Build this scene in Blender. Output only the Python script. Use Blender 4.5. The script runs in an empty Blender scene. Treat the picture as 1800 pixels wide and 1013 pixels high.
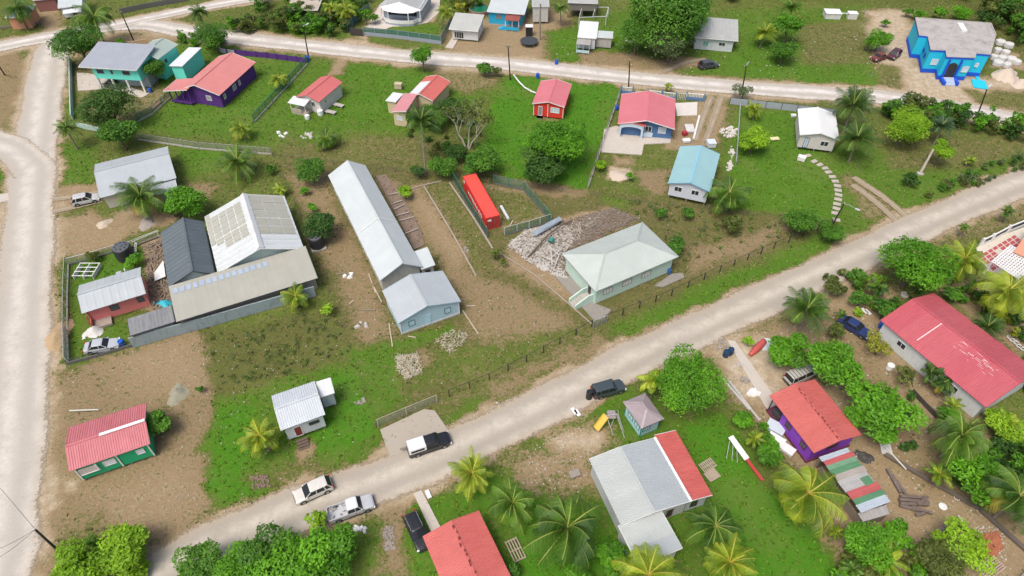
import bpy, math, random
import numpy as np
from mathutils import Vector, Matrix
R=math.radians; PI=math.pi
# ------------------------------------------------------------------ camera, world, sun
S=bpy.context.scene
CAM_H=75.0; TH=R(46); FPX=1200.0; CX,CY=900.0,506.5
cd=bpy.data.cameras.new('camera'); cam=bpy.data.objects.new('camera',cd); S.collection.objects.link(cam)
cam.location=(0,0,CAM_H); cam.rotation_euler=(R(90)-TH,0,0)
cd.sensor_width=36; cd.lens=36*FPX/1800; cd.clip_start=1; cd.clip_end=9000
S.camera=cam
S.render.resolution_x=1024; S.render.resolution_y=576
SUN_EL,SUN_AZ=R(62),R(215)        # azimuth clockwise from +Y: the light comes from behind left of the camera
w=bpy.data.worlds.new('World'); S.world=w; w.use_nodes=True
nt=w.node_tree; bg=nt.nodes['Background']; sky=nt.nodes.new('ShaderNodeTexSky'); sky.sky_type='NISHITA'
sky.sun_disc=False; sky.sun_elevation=SUN_EL; sky.sun_rotation=SUN_AZ; sky.air_density=0.9; sky.dust_density=6.0; sky.ozone_density=0.6
bg.inputs[1].default_value=0.15; nt.links.new(sky.outputs[0],bg.inputs[0])
sl=bpy.data.lights.new('sun','SUN'); sl.energy=1.7; sl.angle=R(24); sl.color=(1,0.96,0.90)
so=bpy.data.objects.new('sun',sl); S.collection.objects.link(so)
sd=Vector((math.sin(SUN_AZ)*math.cos(SUN_EL),math.cos(SUN_AZ)*math.cos(SUN_EL),math.sin(SUN_EL)))
so.rotation_euler=sd.to_track_quat('Z','Y').to_euler(); so.location=(0,0,120)
S.view_settings.view_transform='Standard'; S.view_settings.look='None'; S.view_settings.exposure=0.16; S.view_settings.gamma=1.0
try: S.cycles.max_bounces=6; S.cycles.diffuse_bounces=2; S.cycles.glossy_bounces=2; S.cycles.transparent_max_bounces=16
except Exception: pass
COL=S.collection
random.seed(7); RNG=np.random.default_rng(7)
# ------------------------------------------------------------------ photo survey: where a sight line meets a level plane
def G(px,py,z=0.0):
    x,y=px-CX,py-CY
    d=Vector((x,FPX*math.cos(TH)-y*math.sin(TH),-FPX*math.sin(TH)-y*math.cos(TH)))
    p=Vector((0,0,CAM_H))+d*((z-CAM_H)/d.z); p.z=z; return p
def MPP(px,py,z=0):      # metres per photo pixel there
    p=G(px,py,z); dep=p.y*math.cos(TH)+(CAM_H-z)*math.sin(TH); return dep/FPX
# ------------------------------------------------------------------ materials
MATS={}
def _new(name):
    m=bpy.data.materials.new(name); m.use_nodes=True; return m,m.node_tree,m.node_tree.nodes['Principled BSDF']
def nd(nt,t,**k):
    n=nt.nodes.new(t)
    for a,b in k.items():
        if isinstance(a,str) and hasattr(n,a): setattr(n,a,b)
    return n
def mixc(nt,fac,a,b,mode='MIX'):
    n=nt.nodes.new('ShaderNodeMix'); n.data_type='RGBA'; n.blend_type=mode
    for s,v in ((0,fac),(6,a),(7,b)):
        if hasattr(v,'links') or hasattr(v,'is_output'): nt.links.new(v,n.inputs[s])
        elif s==0: n.inputs[0].default_value=v
        else: n.inputs[s].default_value=(*v[:3],1)
    return n.outputs[2]
def noise(nt,vec,scale,detail=3,rough=.6):
    n=nt.nodes.new('ShaderNodeTexNoise'); n.inputs['Scale'].default_value=scale; n.inputs['Detail'].default_value=detail; n.inputs['Roughness'].default_value=rough
    if vec is not None: nt.links.new(vec,n.inputs['Vector'])
    return n.outputs['Fac']
def mrange(nt,v,a,b,c=0,d=1):
    n=nt.nodes.new('ShaderNodeMapRange'); n.clamp=True
    nt.links.new(v,n.inputs[0]); n.inputs[1].default_value=a; n.inputs[2].default_value=b; n.inputs[3].default_value=c; n.inputs[4].default_value=d
    return n.outputs[0]
def math_(nt,op,a,b=0.0):
    n=nt.nodes.new('ShaderNodeMath'); n.operation=op
    for i,v in enumerate((a,b)):
        if hasattr(v,'is_output'): nt.links.new(v,n.inputs[i])
        else: n.inputs[i].default_value=v
    return n.outputs[0]
def scalevec(nt,vec,s):
    n=nt.nodes.new('ShaderNodeVectorMath'); n.operation='MULTIPLY'; nt.links.new(vec,n.inputs[0]); n.inputs[1].default_value=s; return n.outputs[0]
def paint(name,col=(.5,.5,.5),rough=.7,dirt=.25,dirtcol=(.16,.14,.11),scale=1.2,metal=0.0):
    """painted or cast surface with uneven wear"""
    if name in MATS: return MATS[name]
    m,nt,b=_new(name); tc=nd(nt,'ShaderNodeTexCoord')
    n1=noise(nt,tc.outputs['Object'],scale,5,.65); n2=noise(nt,scalevec(nt,tc.outputs['Object'],(3,3,.5)),1.3,3)
    f=mrange(nt,math_(nt,'MULTIPLY',n1,n2),.22,.50,0,dirt)
    c=mixc(nt,f,col,dirtcol); nt.links.new(c,b.inputs['Base Color'])
    b.inputs['Roughness'].default_value=rough; b.inputs['Metallic'].default_value=metal
    MATS[name]=m; return m
def roofm(name,col=(.5,.5,.5),col2=None,stain=.3,staincol=None,sheet=.95,axis=0,rough=.5):
    """sheet metal roofing: tone changes sheet by sheet, streaks and stains run down the slope"""
    if name in MATS: return MATS[name]
    k_=.87; col=tuple(x*k_ for x in col); col2=tuple(x*k_ for x in col2) if col2 else None; staincol=tuple(x*k_ for x in staincol) if staincol else None
    m,nt,b=_new(name); tc=nd(nt,'ShaderNodeTexCoord'); o=tc.outputs['Object']
    sp=nd(nt,'ShaderNodeSeparateXYZ'); nt.links.new(o,sp.inputs[0])
    k=math_(nt,'FLOOR',math_(nt,'DIVIDE',sp.outputs[axis],sheet))
    wn=nd(nt,'ShaderNodeTexWhiteNoise'); wn.noise_dimensions='1D'; nt.links.new(k,wn.inputs['W'])
    sc=(2.6,.45,.45) if axis==0 else (.45,2.6,.45)
    st=noise(nt,scalevec(nt,o,sc),1.0,5,.7); bl=noise(nt,o,.35,4,.65)
    col2=col2 or tuple(c*.82 for c in col)
    c=mixc(nt,mrange(nt,wn.outputs[0],0,1,0,.55),col,col2)
    c=mixc(nt,mrange(nt,st,.42,.75,0,stain),c,staincol or tuple(x*.55 for x in col))
    fs=noise(nt,scalevec(nt,o,(7,.35,.35) if axis==0 else (.35,7,.35)),1.0,4,.7); c=mixc(nt,mrange(nt,fs,.5,.72,0,min(.6,stain)),c,staincol or tuple(x*.6 for x in col))
    sp2=noise(nt,o,2.2,5,.75); c=mixc(nt,mrange(nt,sp2,.60,.70,0,min(.55,stain*1.2)),c,staincol or tuple(x*.5 for x in col))
    c=mixc(nt,mrange(nt,bl,.45,.7,0,.35),c,tuple(min(1,x*1.18+.02) for x in col))
    nt.links.new(c,b.inputs['Base Color']); b.inputs['Roughness'].default_value=rough
    MATS[name]=m; return m
def glass(name='window_glass',col=(.03,.04,.05)):
    if name in MATS: return MATS[name]
    m,nt,b=_new(name); b.inputs['Base Color'].default_value=(*col,1); b.inputs['Roughness'].default_value=.12
    MATS[name]=m; return m
def plain(name,col=(.3,.3,.3),rough=.6,metal=0.0,coat=0.0):
    if name in MATS: return MATS[name]
    m,nt,b=_new(name); tc=nd(nt,'ShaderNodeTexCoord'); n=noise(nt,tc.outputs['Object'],2.5,4)
    c=mixc(nt,mrange(nt,n,.35,.7,0,.3),col,tuple(x*.72 for x in col)); nt.links.new(c,b.inputs['Base Color'])
    b.inputs['Roughness'].default_value=rough; b.inputs['Metallic'].default_value=metal
    if coat: b.inputs['Coat Weight'].default_value=coat; b.inputs['Coat Roughness'].default_value=.08
    MATS[name]=m; return m
def leafm(name,dark,light,trans=.25):
    if name in MATS: return MATS[name]
    m,nt,b=_new(name); at=nd(nt,'ShaderNodeAttribute'); at.attribute_name='v'
    oi=nd(nt,'ShaderNodeObjectInfo')
    f=math_(nt,'ADD',at.outputs['Fac'],math_(nt,'MULTIPLY',math_(nt,'SUBTRACT',oi.outputs['Random'],.5),.25))
    c=mixc(nt,mrange(nt,f,0,1),dark,light)
    nt.links.new(c,b.inputs['Base Color']); b.inputs['Roughness'].default_value=.5; b.inputs['Specular IOR Level'].default_value=.3
    tr=nd(nt,'ShaderNodeBsdfTranslucent'); nt.links.new(mixc(nt,.5,c,(light[0]*1.6,light[1]*1.5,light[2])),tr.inputs['Color'])
    ms=nd(nt,'ShaderNodeMixShader'); ms.inputs[0].default_value=trans
    out=nt.nodes['Material Output']; nt.links.new(b.outputs[0],ms.inputs[1]); nt.links.new(tr.outputs[0],ms.inputs[2]); nt.links.new(ms.outputs[0],out.inputs[0])
    MATS[name]=m; return m
def veil(name,col=(.15,.14,.12),dens=.1):
    """woven wire seen from afar: fine diagonal wires with air between"""
    if name in MATS: return MATS[name]
    m,nt,b=_new(name); b.inputs['Base Color'].default_value=(*col,1); b.inputs['Roughness'].default_value=.5
    tc=nd(nt,'ShaderNodeTexCoord'); n=noise(nt,tc.outputs['Object'],9,1)
    tr=nd(nt,'ShaderNodeBsdfTransparent'); ms=nd(nt,'ShaderNodeMixShader')
    nt.links.new(mrange(nt,n,.3,.7,dens*.7,min(1,dens*1.3)),ms.inputs[0])
    out=nt.nodes['Material Output']; nt.links.new(tr.outputs[0],ms.inputs[1]); nt.links.new(b.outputs[0],ms.inputs[2]); nt.links.new(ms.outputs[0],out.inputs[0])
    MATS[name]=m; return m
WOOD=lambda:paint('weathered_wood',(.22,.18,.14),.85,.5)
STEEL=lambda:plain('galvanised_steel',(.42,.44,.45),.4,.5)
WHITE=lambda:paint('white_paint',(.72,.73,.73),.6,.25)
CONC=lambda:paint('concrete',(.42,.40,.37),.9,.45)
# ------------------------------------------------------------------ mesh builder
class M:
    def __init__(s): s.v=[]; s.f=[]; s.m=[]; s.mi=0
    def add(s,vs,fs,mi=None):
        o=len(s.v); s.v+= [tuple(v) for v in vs]; s.f+=[tuple(i+o for i in f) for f in fs]; s.m+=[s.mi if mi is None else mi]*len(fs)
    def box(s,x0,y0,z0,x1,y1,z1,mi=None):
        s.add([(x0,y0,z0),(x1,y0,z0),(x1,y1,z0),(x0,y1,z0),(x0,y0,z1),(x1,y0,z1),(x1,y1,z1),(x0,y1,z1)],
              [(0,3,2,1),(4,5,6,7),(0,1,5,4),(1,2,6,5),(2,3,7,6),(3,0,4,7)],mi)
    def quad(s,a,b,c,d,mi=None): s.add([a,b,c,d],[(0,1,2,3)],mi)
    def bar(s,a,b,w,h=None,mi=None):
        a,b=Vector(a),Vector(b); d=(b-a).normalized(); u=d.cross(Vector((0,0,1)))
        if u.length<1e-3: u=Vector((1,0,0))
        u.normalize(); v=u.cross(d); h=h or w; vs=[]
        for p in (a,b):
            for (i,j) in ((-1,-1),(1,-1),(1,1),(-1,1)): vs.append(p+u*(i*w/2)+v*(j*h/2))
        s.add(vs,[(0,1,2,3),(7,6,5,4),(0,4,5,1),(1,5,6,2),(2,6,7,3),(3,7,4,0)],mi)
    def tube(s,pts,rads,n=8,mi=None,cap=True):
        vs=[];fs=[]
        for k,p in enumerate(pts):
            p=Vector(p); a=Vector(pts[max(0,k-1)]); b=Vector(pts[min(len(pts)-1,k+1)]); d=(b-a).normalized()
            u=d.cross(Vector((0,0,1)) if abs(d.z)<.95 else Vector((1,0,0))).normalized(); v=d.cross(u); r=rads[k] if hasattr(rads,'__len__') else rads
            for i in range(n): t=2*PI*i/n; vs.append(p+u*(r*math.cos(t))+v*(r*math.sin(t)))
        for k in range(len(pts)-1):
            for i in range(n): j=(i+1)%n; fs.append((k*n+i,k*n+j,(k+1)*n+j,(k+1)*n+i))
        if cap: fs.append(tuple(range(n))[::-1]); fs.append(tuple((len(pts)-1)*n+i for i in range(n)))
        s.add(vs,fs,mi)
    def lathe(s,prof,n=16,c=(0,0),mi=None):
        vs=[];fs=[]
        for r,z in prof:
            for i in range(n): t=2*PI*i/n; vs.append((c[0]+r*math.cos(t),c[1]+r*math.sin(t),z))
        for k in range(len(prof)-1):
            for i in range(n): j=(i+1)%n; fs.append((k*n+i,k*n+j,(k+1)*n+j,(k+1)*n+i))
        fs.append(tuple(range(n))[::-1]); fs.append(tuple((len(prof)-1)*n+i for i in range(n)))
        s.add(vs,fs,mi)
    def prism(s,poly,z0,z1,mi=None):
        n=len(poly); vs=[(p[0],p[1],z0) for p in poly]+[(p[0],p[1],z1) for p in poly]
        area=sum(poly[i][0]*poly[(i+1)%n][1]-poly[(i+1)%n][0]*poly[i][1] for i in range(n))
        fs=[tuple(range(n))[::-1],tuple(range(n,2*n))]+[(i,(i+1)%n,(i+1)%n+n,i+n) for i in range(n)]
        if area<0: fs=[f[::-1] for f in fs]
        s.add(vs,fs,mi)
    def extr(s,prof,axis,a,b,mi=None):
        """profile of (u,z) pairs swept along an axis: 'y' keeps u=x, 'x' keeps u=y"""
        n=len(prof); f=(lambda u,z,t:(u,t,z)) if axis=='y' else (lambda u,z,t:(t,u,z))
        vs=[f(u,z,a) for u,z in prof]+[f(u,z,b) for u,z in prof]
        fs=[tuple(range(n)),tuple(range(n,2*n))[::-1]]+[(i,i+n,(i+1)%n+n,(i+1)%n) for i in range(n)]
        if axis=='x': fs=[q[::-1] for q in fs]
        s.add(vs,fs,mi)
    def panel(s,e0,e1,r1,r0,rib=.3,h=.035,t=.06,mi=None):
        """ribbed sheet between an eave e0-e1 and a ridge r0-r1; ribs run from eave to ridge"""
        e0,e1,r1,r0=map(Vector,(e0,e1,r1,r0)); L=(e1-e0).length; n=max(2,int(L/rib)); nrm=(e1-e0).cross(r0-e0).normalized()
        if nrm.z<0: nrm=-nrm
        pr=[]
        for i in range(n):
            for (u,k) in ((0,0),(.55,0),(.68,1),(.87,1)): pr.append(((i+u)/n,k*h))
        pr.append((1,0)); vs=[]
        for u,k in pr: vs+=[e0.lerp(e1,u)+nrm*k, r0.lerp(r1,u)+nrm*k]
        q=len(pr); fs=[(2*i,2*i+2,2*i+3,2*i+1) for i in range(q-1)]
        b=len(vs); vs+=[e0-nrm*t,e1-nrm*t,r1-nrm*t,r0-nrm*t]; fs+=[(b,b+3,b+2,b+1)]
        l=2*(q-1); fs+=[(0,1,b+3,b),(l+1,l,b+1,b+2),(b,b+1)+tuple(2*i for i in range(q-1,-1,-1)),(b+2,b+3)+tuple(2*i+1 for i in range(q))]
        s.add(vs,fs,mi)
    def build(s,name,mats,parent=None,loc=None,rz=0,smooth=False):
        me=bpy.data.meshes.new(name); me.from_pydata(s.v,[],s.f)
        for m in (mats if isinstance(mats,(list,tuple)) else [mats]): me.materials.append(m)
        me.polygons.foreach_set('material_index',s.m)
        if smooth: me.polygons.foreach_set('use_smooth',[True]*len(s.f))
        me.update(); o=bpy.data.objects.new(name,me); COL.objects.link(o)
        if parent: o.parent=parent
        if loc is not None: o.location=loc; o.rotation_euler.z=rz
        return o
def tag(o,label=None,cat=None,group=None,kind=None):
    if label: o['label']=label
    if cat: o['category']=cat
    if group: o['group']=group
    if kind: o['kind']=kind
    return o
def thing(name,label,cat,loc=(0,0,0),rz=0,group=None):
    o=bpy.data.objects.new(name,None); COL.objects.link(o); o.location=loc; o.rotation_euler=(0,0,rz); o.empty_display_size=.5
    return tag(o,label,cat,group)
def npmesh(name,V,F,mats,parent=None,loc=None,attr=None,matidx=None,smooth=False):
    """V (n,3), F (m,4) numpy quads"""
    me=bpy.data.meshes.new(name); me.vertices.add(len(V)); me.vertices.foreach_set('co',np.ascontiguousarray(V,dtype=np.float32).ravel())
    me.loops.add(F.size); me.loops.foreach_set('vertex_index',F.astype(np.int32).ravel())
    me.polygons.add(len(F)); me.polygons.foreach_set('loop_start',np.arange(0,F.size,F.shape[1],dtype=np.int32))
    try: me.polygons.foreach_set('loop_total',np.full(len(F),F.shape[1],dtype=np.int32))
    except Exception: pass
    for m in (mats if isinstance(mats,(list,tuple)) else [mats]): me.materials.append(m)
    if matidx is not None: me.polygons.foreach_set('material_index',matidx.astype(np.int32))
    me.polygons.foreach_set('use_smooth',np.full(len(F),smooth))
    me.update(calc_edges=True)
    for k,a in (attr or {}).items():
        if a.ndim==1: at=me.attributes.new(k,'FLOAT','POINT'); at.data.foreach_set('value',a.astype(np.float32))
        else: at=me.attributes.new(k,'FLOAT_COLOR','POINT'); at.data.foreach_set('color',a.astype(np.float32).ravel())
    o=bpy.data.objects.new(name,me); COL.objects.link(o)
    if parent: o.parent=parent
    if loc is not None: o.location=loc
    return o
# ------------------------------------------------------------------ ground sheet
def vnoise(x,y,s,seed):
    x=x/s; y=y/s; r=np.random.default_rng(seed).random((256,256)); xi=np.floor(x).astype(int); yi=np.floor(y).astype(int); fx=x-xi; fy=y-yi
    fx=fx*fx*(3-2*fx); fy=fy*fy*(3-2*fy); a=r[xi%256,yi%256]; b=r[(xi+1)%256,yi%256]; c=r[xi%256,(yi+1)%256]; d=r[(xi+1)%256,(yi+1)%256]
    return (a*(1-fx)+b*fx)*(1-fy)+(c*(1-fx)+d*fx)*fy
def fbm(x,y,s,seed): return sum(vnoise(x,y,s/2**k,seed+k)*.5**k for k in range(4))/1.875
def axis(lo,hi,step,far):
    core=np.arange(lo,hi+step/2,step); a=[];g=step;p=hi
    while p<far: g*=1.25; p+=g; a.append(p)
    b=[];g=step;p=lo
    while p>-far: g*=1.25; p-=g; b.append(p)
    return np.array(b[::-1]+list(core)+a)
gx=axis(-150,150,.4,4000); gy=axis(8,200,.4,4000)
X,Y=np.meshgrid(gx,gy); wx=X+(fbm(X,Y,5,11)-.5)*3.4+(fbm(X,Y,1.2,21)-.5)*1.2; wy=Y+(fbm(X,Y,5,31)-.5)*3.4+(fbm(X,Y,1.2,41)-.5)*1.2
def sdf(px,py,poly):
    d=np.full(px.shape,1e9); ins=np.zeros(px.shape,bool); n=len(poly)
    for i in range(n):
        ax,ay=poly[i]; bx,by=poly[(i+1)%n]; ex,ey=bx-ax,by-ay; wx_,wy_=px-ax,py-ay
        t=np.clip((wx_*ex+wy_*ey)/(ex*ex+ey*ey+1e-9),0,1); d=np.minimum(d,(wx_-ex*t)**2+(wy_-ey*t)**2)
        c=((ay<=py)&(by>py))|((by<=py)&(ay>py)); ins^=c&(px<(bx-ax)*(py-ay)/((by-ay)+1e-12)+ax)
    return np.where(ins,-1,1)*np.sqrt(d)
# what covers the soil: share of green cover, how lush, how pale the soil
KIND={'lush':(.92,.85,.35),'green':(.82,.76,.38),'mid':(.76,.48,.50),'olive':(.66,.32,.46),'dry':(.52,.30,.56),'brown':(.34,.17,.46),
      'tan':(.24,.18,.60),'sand':(.08,.15,.86),'scrub':(.68,.12,.30),'dark':(.80,.25,.2),'rubble':(.04,.1,.62),'wood':(.95,.35,.1),'vlush':(1.0,1.15,.35)}
mask=np.zeros(X.shape+(4,)); mask[...,:3]=KIND['mid']; mask[...,3]=1
far=(np.abs(X)>160)|(Y>205); mask[far,:3]=KIND['wood']
PATCH=[
 ('scrub',3,[(480,262),(1465,392),(1445,410),(665,760)]),
 ('green',3,[(80,200),(480,262),(540,100),(300,70),(120,100)]),
 ('green',2,[(235,228),(300,178),(470,120),(535,108),(440,215),(330,235)]),
 ('lush',2,[(290,190),(400,190),(520,112),(440,205),(330,222)]),
 ('dry',2,[(130,95),(210,90),(300,170),(240,215),(150,220),(128,160)]),
 ('tan',2,[(125,60),(310,60),(300,85),(180,88),(125,100)]),
 ('green',3,[(450,210),(545,106),(700,106),(880,128),(860,160),(820,200),(760,230),(640,262),(560,255)]),
 ('lush',2,[(560,125),(690,108),(740,140),(720,200),(640,215),(600,195),(640,150)]),
 ('lush',2,[(500,165),(510,205),(600,215),(610,180),(560,150)]),
 ('tan',1.2,[(583,98),(606,100),(600,130),(580,132)]),
 ('olive',3,[(480,268),(640,235),(760,235),(850,280),(840,300),(560,285)]),
 ('dry',2,[(755,118),(880,128),(870,150),(820,165),(780,150)]),
 ('vlush',1.5,[(905,132),(1088,147),(1083,172),(1050,260),(1032,330),(960,318),(850,300),(835,270),(858,225),(862,180)]),
 ('dry',1,[(940,202),(985,208),(990,218),(945,214)]),
 ('mid',2,[(1045,270),(1175,262),(1180,340),(1036,328)]),
 ('sand',.8,[(1068,298),(1085,292),(1108,298),(1112,312),(1090,321),(1070,315)]),
 ('tan',1.5,[(1080,275),(1118,275),(1115,290),(1082,290)]),
 ('brown',1.5,[(1115,300),(1175,295),(1170,340),(1140,345)]),
 ('tan',1.3,[(1225,170),(1278,172),(1262,250),(1205,262),(1170,262),(1190,215)]),
 ('dry',1,[(1243,180),(1250,180),(1240,240),(1233,240)]),
 ('lush',2,[(1300,188),(1410,200),(1425,260),(1485,290),(1475,385),(1400,388),(1285,372),(1275,262)]),
 ('green',3,[(1440,255),(1800,235),(1850,250),(1800,292),(1600,378),(1500,425),(1475,390)]),
 ('olive',3,[(1540,235),(1690,240),(1800,230),(1820,270),(1690,300),(1560,300)]),
 ('dry',1.5,[(1480,315),(1500,308),(1560,345),(1600,378),(1530,420),(1520,380)]),
 ('green',4,[(1175,130),(1270,20),(1530,10),(1545,160),(1300,148)]),
 ('lush',3,[(1280,110),(1330,60),(1420,120),(1535,130),(1535,158),(1310,150)]),
 ('olive',3,[(1400,45),(1520,30),(1530,110),(1410,115)]),
 ('tan',2,[(1130,105),(1240,100),(1250,118),(1190,122),(1165,135)]),
 ('sand',3,[(1522,20),(1600,18),(1615,118),(1720,135),(1850,150),(1850,215),(1700,190),(1560,168),(1545,130)]),
 ('olive',2,[(1540,110),(1590,120),(1590,160),(1545,160)]),
 ('olive',2,[(1690,155),(1850,160),(1850,210),(1720,188)]),
 ('tan',3,[(780,40),(1010,10),(1000,110),(790,102)]),
 ('green',3,[(960,55),(1120,10),(1135,100),(1010,118),(960,112)]),
 ('lush',2,[(970,60),(1110,40),(1110,90),(985,108)]),
 ('brown',2,[(1010,88),(1120,92),(1150,125),(1020,118)]),
 ('green',2,[(640,70),(800,90),(800,100),(640,84)]),
 ('sand',1.5,[(645,48),(670,10),(760,0),(770,30),(750,42),(700,50)]),
 ('sand',1.2,[(600,62),(640,60),(645,78),(600,76)]),
 ('green',2,[(680,45),(775,42),(775,68),(680,60)]),
 ('green',3,[(320,40),(620,60),(630,70),(450,66),(320,50)]),
 ('brown',2,[(-60,92),(30,90),(48,110),(48,150),(30,190),(10,222),(-60,235)]),
 ('lush',2,[(-60,275),(12,278),(17,320),(-60,335)]),
 ('brown',2,[(-60,348),(12,350),(2,500),(-60,500)]),
 ('tan',2,[(65,0),(105,0),(105,50),(75,55)]),
 ('mid',3,[(98,245),(480,268),(540,400),(420,345),(300,380),(280,420),(125,450),(95,400)]),
 ('green',2,[(100,255),(165,258),(168,330),(100,335)]),
 ('lush',2,[(300,262),(390,262),(380,300),(330,310),(318,280)]),
 ('tan',1.5,[(92,335),(175,318),(180,350),(92,380)]),
 ('tan',2,[(95,390),(165,370),(230,400),(210,430),(130,445),(95,440)]),
 ('tan',1.5,[(225,360),(310,370),(300,395),(240,410),(195,395)]),
 ('brown',1.5,[(305,330),(380,320),(370,345),(320,352)]),
 ('lush',1.5,[(128,462),(200,440),(255,430),(262,470),(150,505),(128,520)]),
 ('lush',1.5,[(128,520),(142,520),(150,590),(128,640)]),
 ('green',1.5,[(150,575),(230,555),(225,610),(130,638)]),
 ('rubble',1,[(256,430),(292,418),(305,515),(300,545),(262,545),(262,500)]),
 ('tan',1,[(85,560),(118,560),(118,622),(88,625)]),
 ('sand',1,[(70,622),(122,620),(122,640),(78,650)]),
 ('brown',2,[(118,645),(362,580),(366,700),(382,880),(300,965),(120,1010),(40,1060),(80,700)]),
 ('tan',4,[(190,620),(355,590),(360,690),(240,690)]),
 ('tan',4,[(150,860),(330,800),(370,870),(240,960)]),
 ('sand',1,[(96,852),(130,848),(120,868),(98,870)]),
 ('olive',3,[(85,950),(180,900),(250,960),(120,1010)]),
 ('dark',1.2,[(365,580),(590,535),(622,632),(366,702)]),
 ('green',1.5,[(364,702),(622,632),(665,752),(690,802),(520,850),(400,925),(378,830)]),
 ('vlush',2,[(540,690),(622,640),(668,760),(560,790),(545,760)]),
 ('vlush',2,[(370,720),(440,720),(430,870),(385,870)]),
 ('olive',2,[(440,830),(540,800),(600,820),(520,870)]),
 ('tan',1.2,[(520,790),(550,780),(552,805),(525,812)]),
 # the plot in the middle
 ('brown',2,[(500,300),(575,310),(670,520),(700,590),(640,610),(590,500)]),
 ('brown',2,[(690,330),(760,320),(840,480),(1010,560),(1030,590),(900,630),(830,590),(800,520)]),
 ('tan',2,[(722,335),(745,330),(815,440),(790,470),(745,400)]),
 ('olive',2,[(745,328),(795,318),(850,420),(840,480),(800,400)]),
 ('brown',1,[(660,320),(690,315),(745,400),(745,440),(720,430)]),
 ('green',1.5,[(610,615),(700,590),(790,560),(800,580),(740,610),(700,660),(720,700),(665,745),(625,650)]),
 ('mid',2,[(720,610),(860,600),(1030,570),(1040,580),(780,690),(720,700)]),
 ('brown',1.2,[(738,615),(762,618),(765,645),(742,640)]),
 ('tan',1,[(840,325),(925,330),(965,380),(885,408),(850,360)]),
 ('olive',1,[(842,330),(925,335),(960,378),(890,405)]),
 ('tan',2,[(900,440),(1000,490),(1040,540),(1005,530),(880,470)]),
 ('rubble',1,[(895,430),(925,405),(960,392),(1075,366),(1125,388),(990,446),(1002,490),(940,470)]),
 ('scrub',3,[(1085,345),(1445,392),(1445,405),(1200,490),(1190,440),(1120,385)]),
 ('brown',2,[(1200,440),(1290,420),(1400,395),(1330,440),(1210,480)]),
 ('green',2,[(1060,345),(1110,350),(1110,365),(1060,360)]),
 ('brown',1,[(860,300),(1030,330),(1030,345),(930,340)]),
 ('green',2,[(1065,575),(1465,398),(1560,380),(1500,440),(1300,498),(1110,600),(1070,600)]),
 ('lush',3,[(1150,560),(1260,500),(1440,425),(1380,460),(1230,535)]),
 ('olive',2,[(765,710),(1060,580),(1090,605),(900,690),(790,755)]),
 ('brown',2,[(860,680),(1050,590),(1075,608),(960,650),(870,695)]),
 ('green',2,[(770,735),(850,700),(860,725),(790,757)]),
 # south of the road
 ('green',3,[(690,870),(860,830),(990,765),(1060,705),(1140,690),(1200,760),(1300,860),(1450,1080),(620,1080),(640,930)]),
 ('brown',2,[(650,870),(760,850),(730,920),(740,1013),(650,1013),(680,930)]),
 ('lush',1.5,[(715,880),(850,830),(880,900),(850,900),(750,930),(760,1013),(720,1013)]),
 ('sand',2.5,[(965,770),(1060,735),(1090,770),(1040,800),(985,800)]),
 ('tan',2.5,[(900,810),(1040,790),(1060,860),(950,860)]),
 ('dry',1.5,[(960,840),(1010,810),(1000,880),(960,880)]),
 ('lush',2,[(1030,720),(1100,690),(1100,715),(1065,740)]),
 ('vlush',2,[(1190,745),(1270,730),(1330,840),(1390,880),(1480,1000),(1500,1080),(1280,1080),(1240,960),(1262,880)]),
 ('vlush',2,[(860,830),(1000,890),(1090,960),(1110,1080),(870,1080),(900,950)]),
 ('tan',3,[(1230,615),(1400,555),(1470,500),(1580,500),(1570,560),(1740,760),(1860,1000),(1860,1080),(1530,1080),(1420,880),(1350,760)]),
 ('sand',2,[(1255,600),(1340,590),(1390,650),(1370,700),(1300,690)]),
 ('brown',2,[(1400,560),(1480,540),(1540,620),(1620,760),(1700,850),(1560,790),(1480,680)]),
 ('brown',2,[(1640,500),(1800,480),(1860,600),(1800,640),(1700,560)]),
 ('olive',2,[(1500,480),(1620,380),(1800,350),(1800,400),(1700,430),(1620,500)]),
 ('dry',2,[(1560,420),(1800,345),(1800,375),(1640,440)]),
 ('tan',2,[(1575,860),(1720,900),(1800,960),(1790,1013),(1650,980),(1560,940)]),
 ('brown',1.5,[(1560,820),(1760,910),(1860,1000),(1860,960),(1700,860),(1580,790)]),
 ('dark',3,[(1670,-40),(1850,-40),(1850,120),(1770,90),(1700,40)]),
 ('wood',4,[(1420,-60),(1850,-60),(1850,10),(1420,5)]),
 ('rubble',1,[(1740,85),(1790,95),(1795,120),(1745,118)]),
]
for kd,fe,poly in PATCH:
    P=[tuple(G(*p)[:2]) for p in poly]; xs=[p[0] for p in P]; ys=[p[1] for p in P]
    i0,i1=np.searchsorted(gy,[min(ys)-8,max(ys)+8]); j0,j1=np.searchsorted(gx,[min(xs)-8,max(xs)+8])
    if i1<=i0 or j1<=j0: continue
    sl_=(slice(i0,i1),slice(j0,j1)); d=sdf(wx[sl_],wy[sl_],P); a=np.clip(.5-d/(fe*1.6),0,1)[...,None]; a=a*a*(3-2*a)
    mask[sl_][...,:3]=mask[sl_][...,:3]*(1-a)+np.array(KIND[kd])*a
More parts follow.
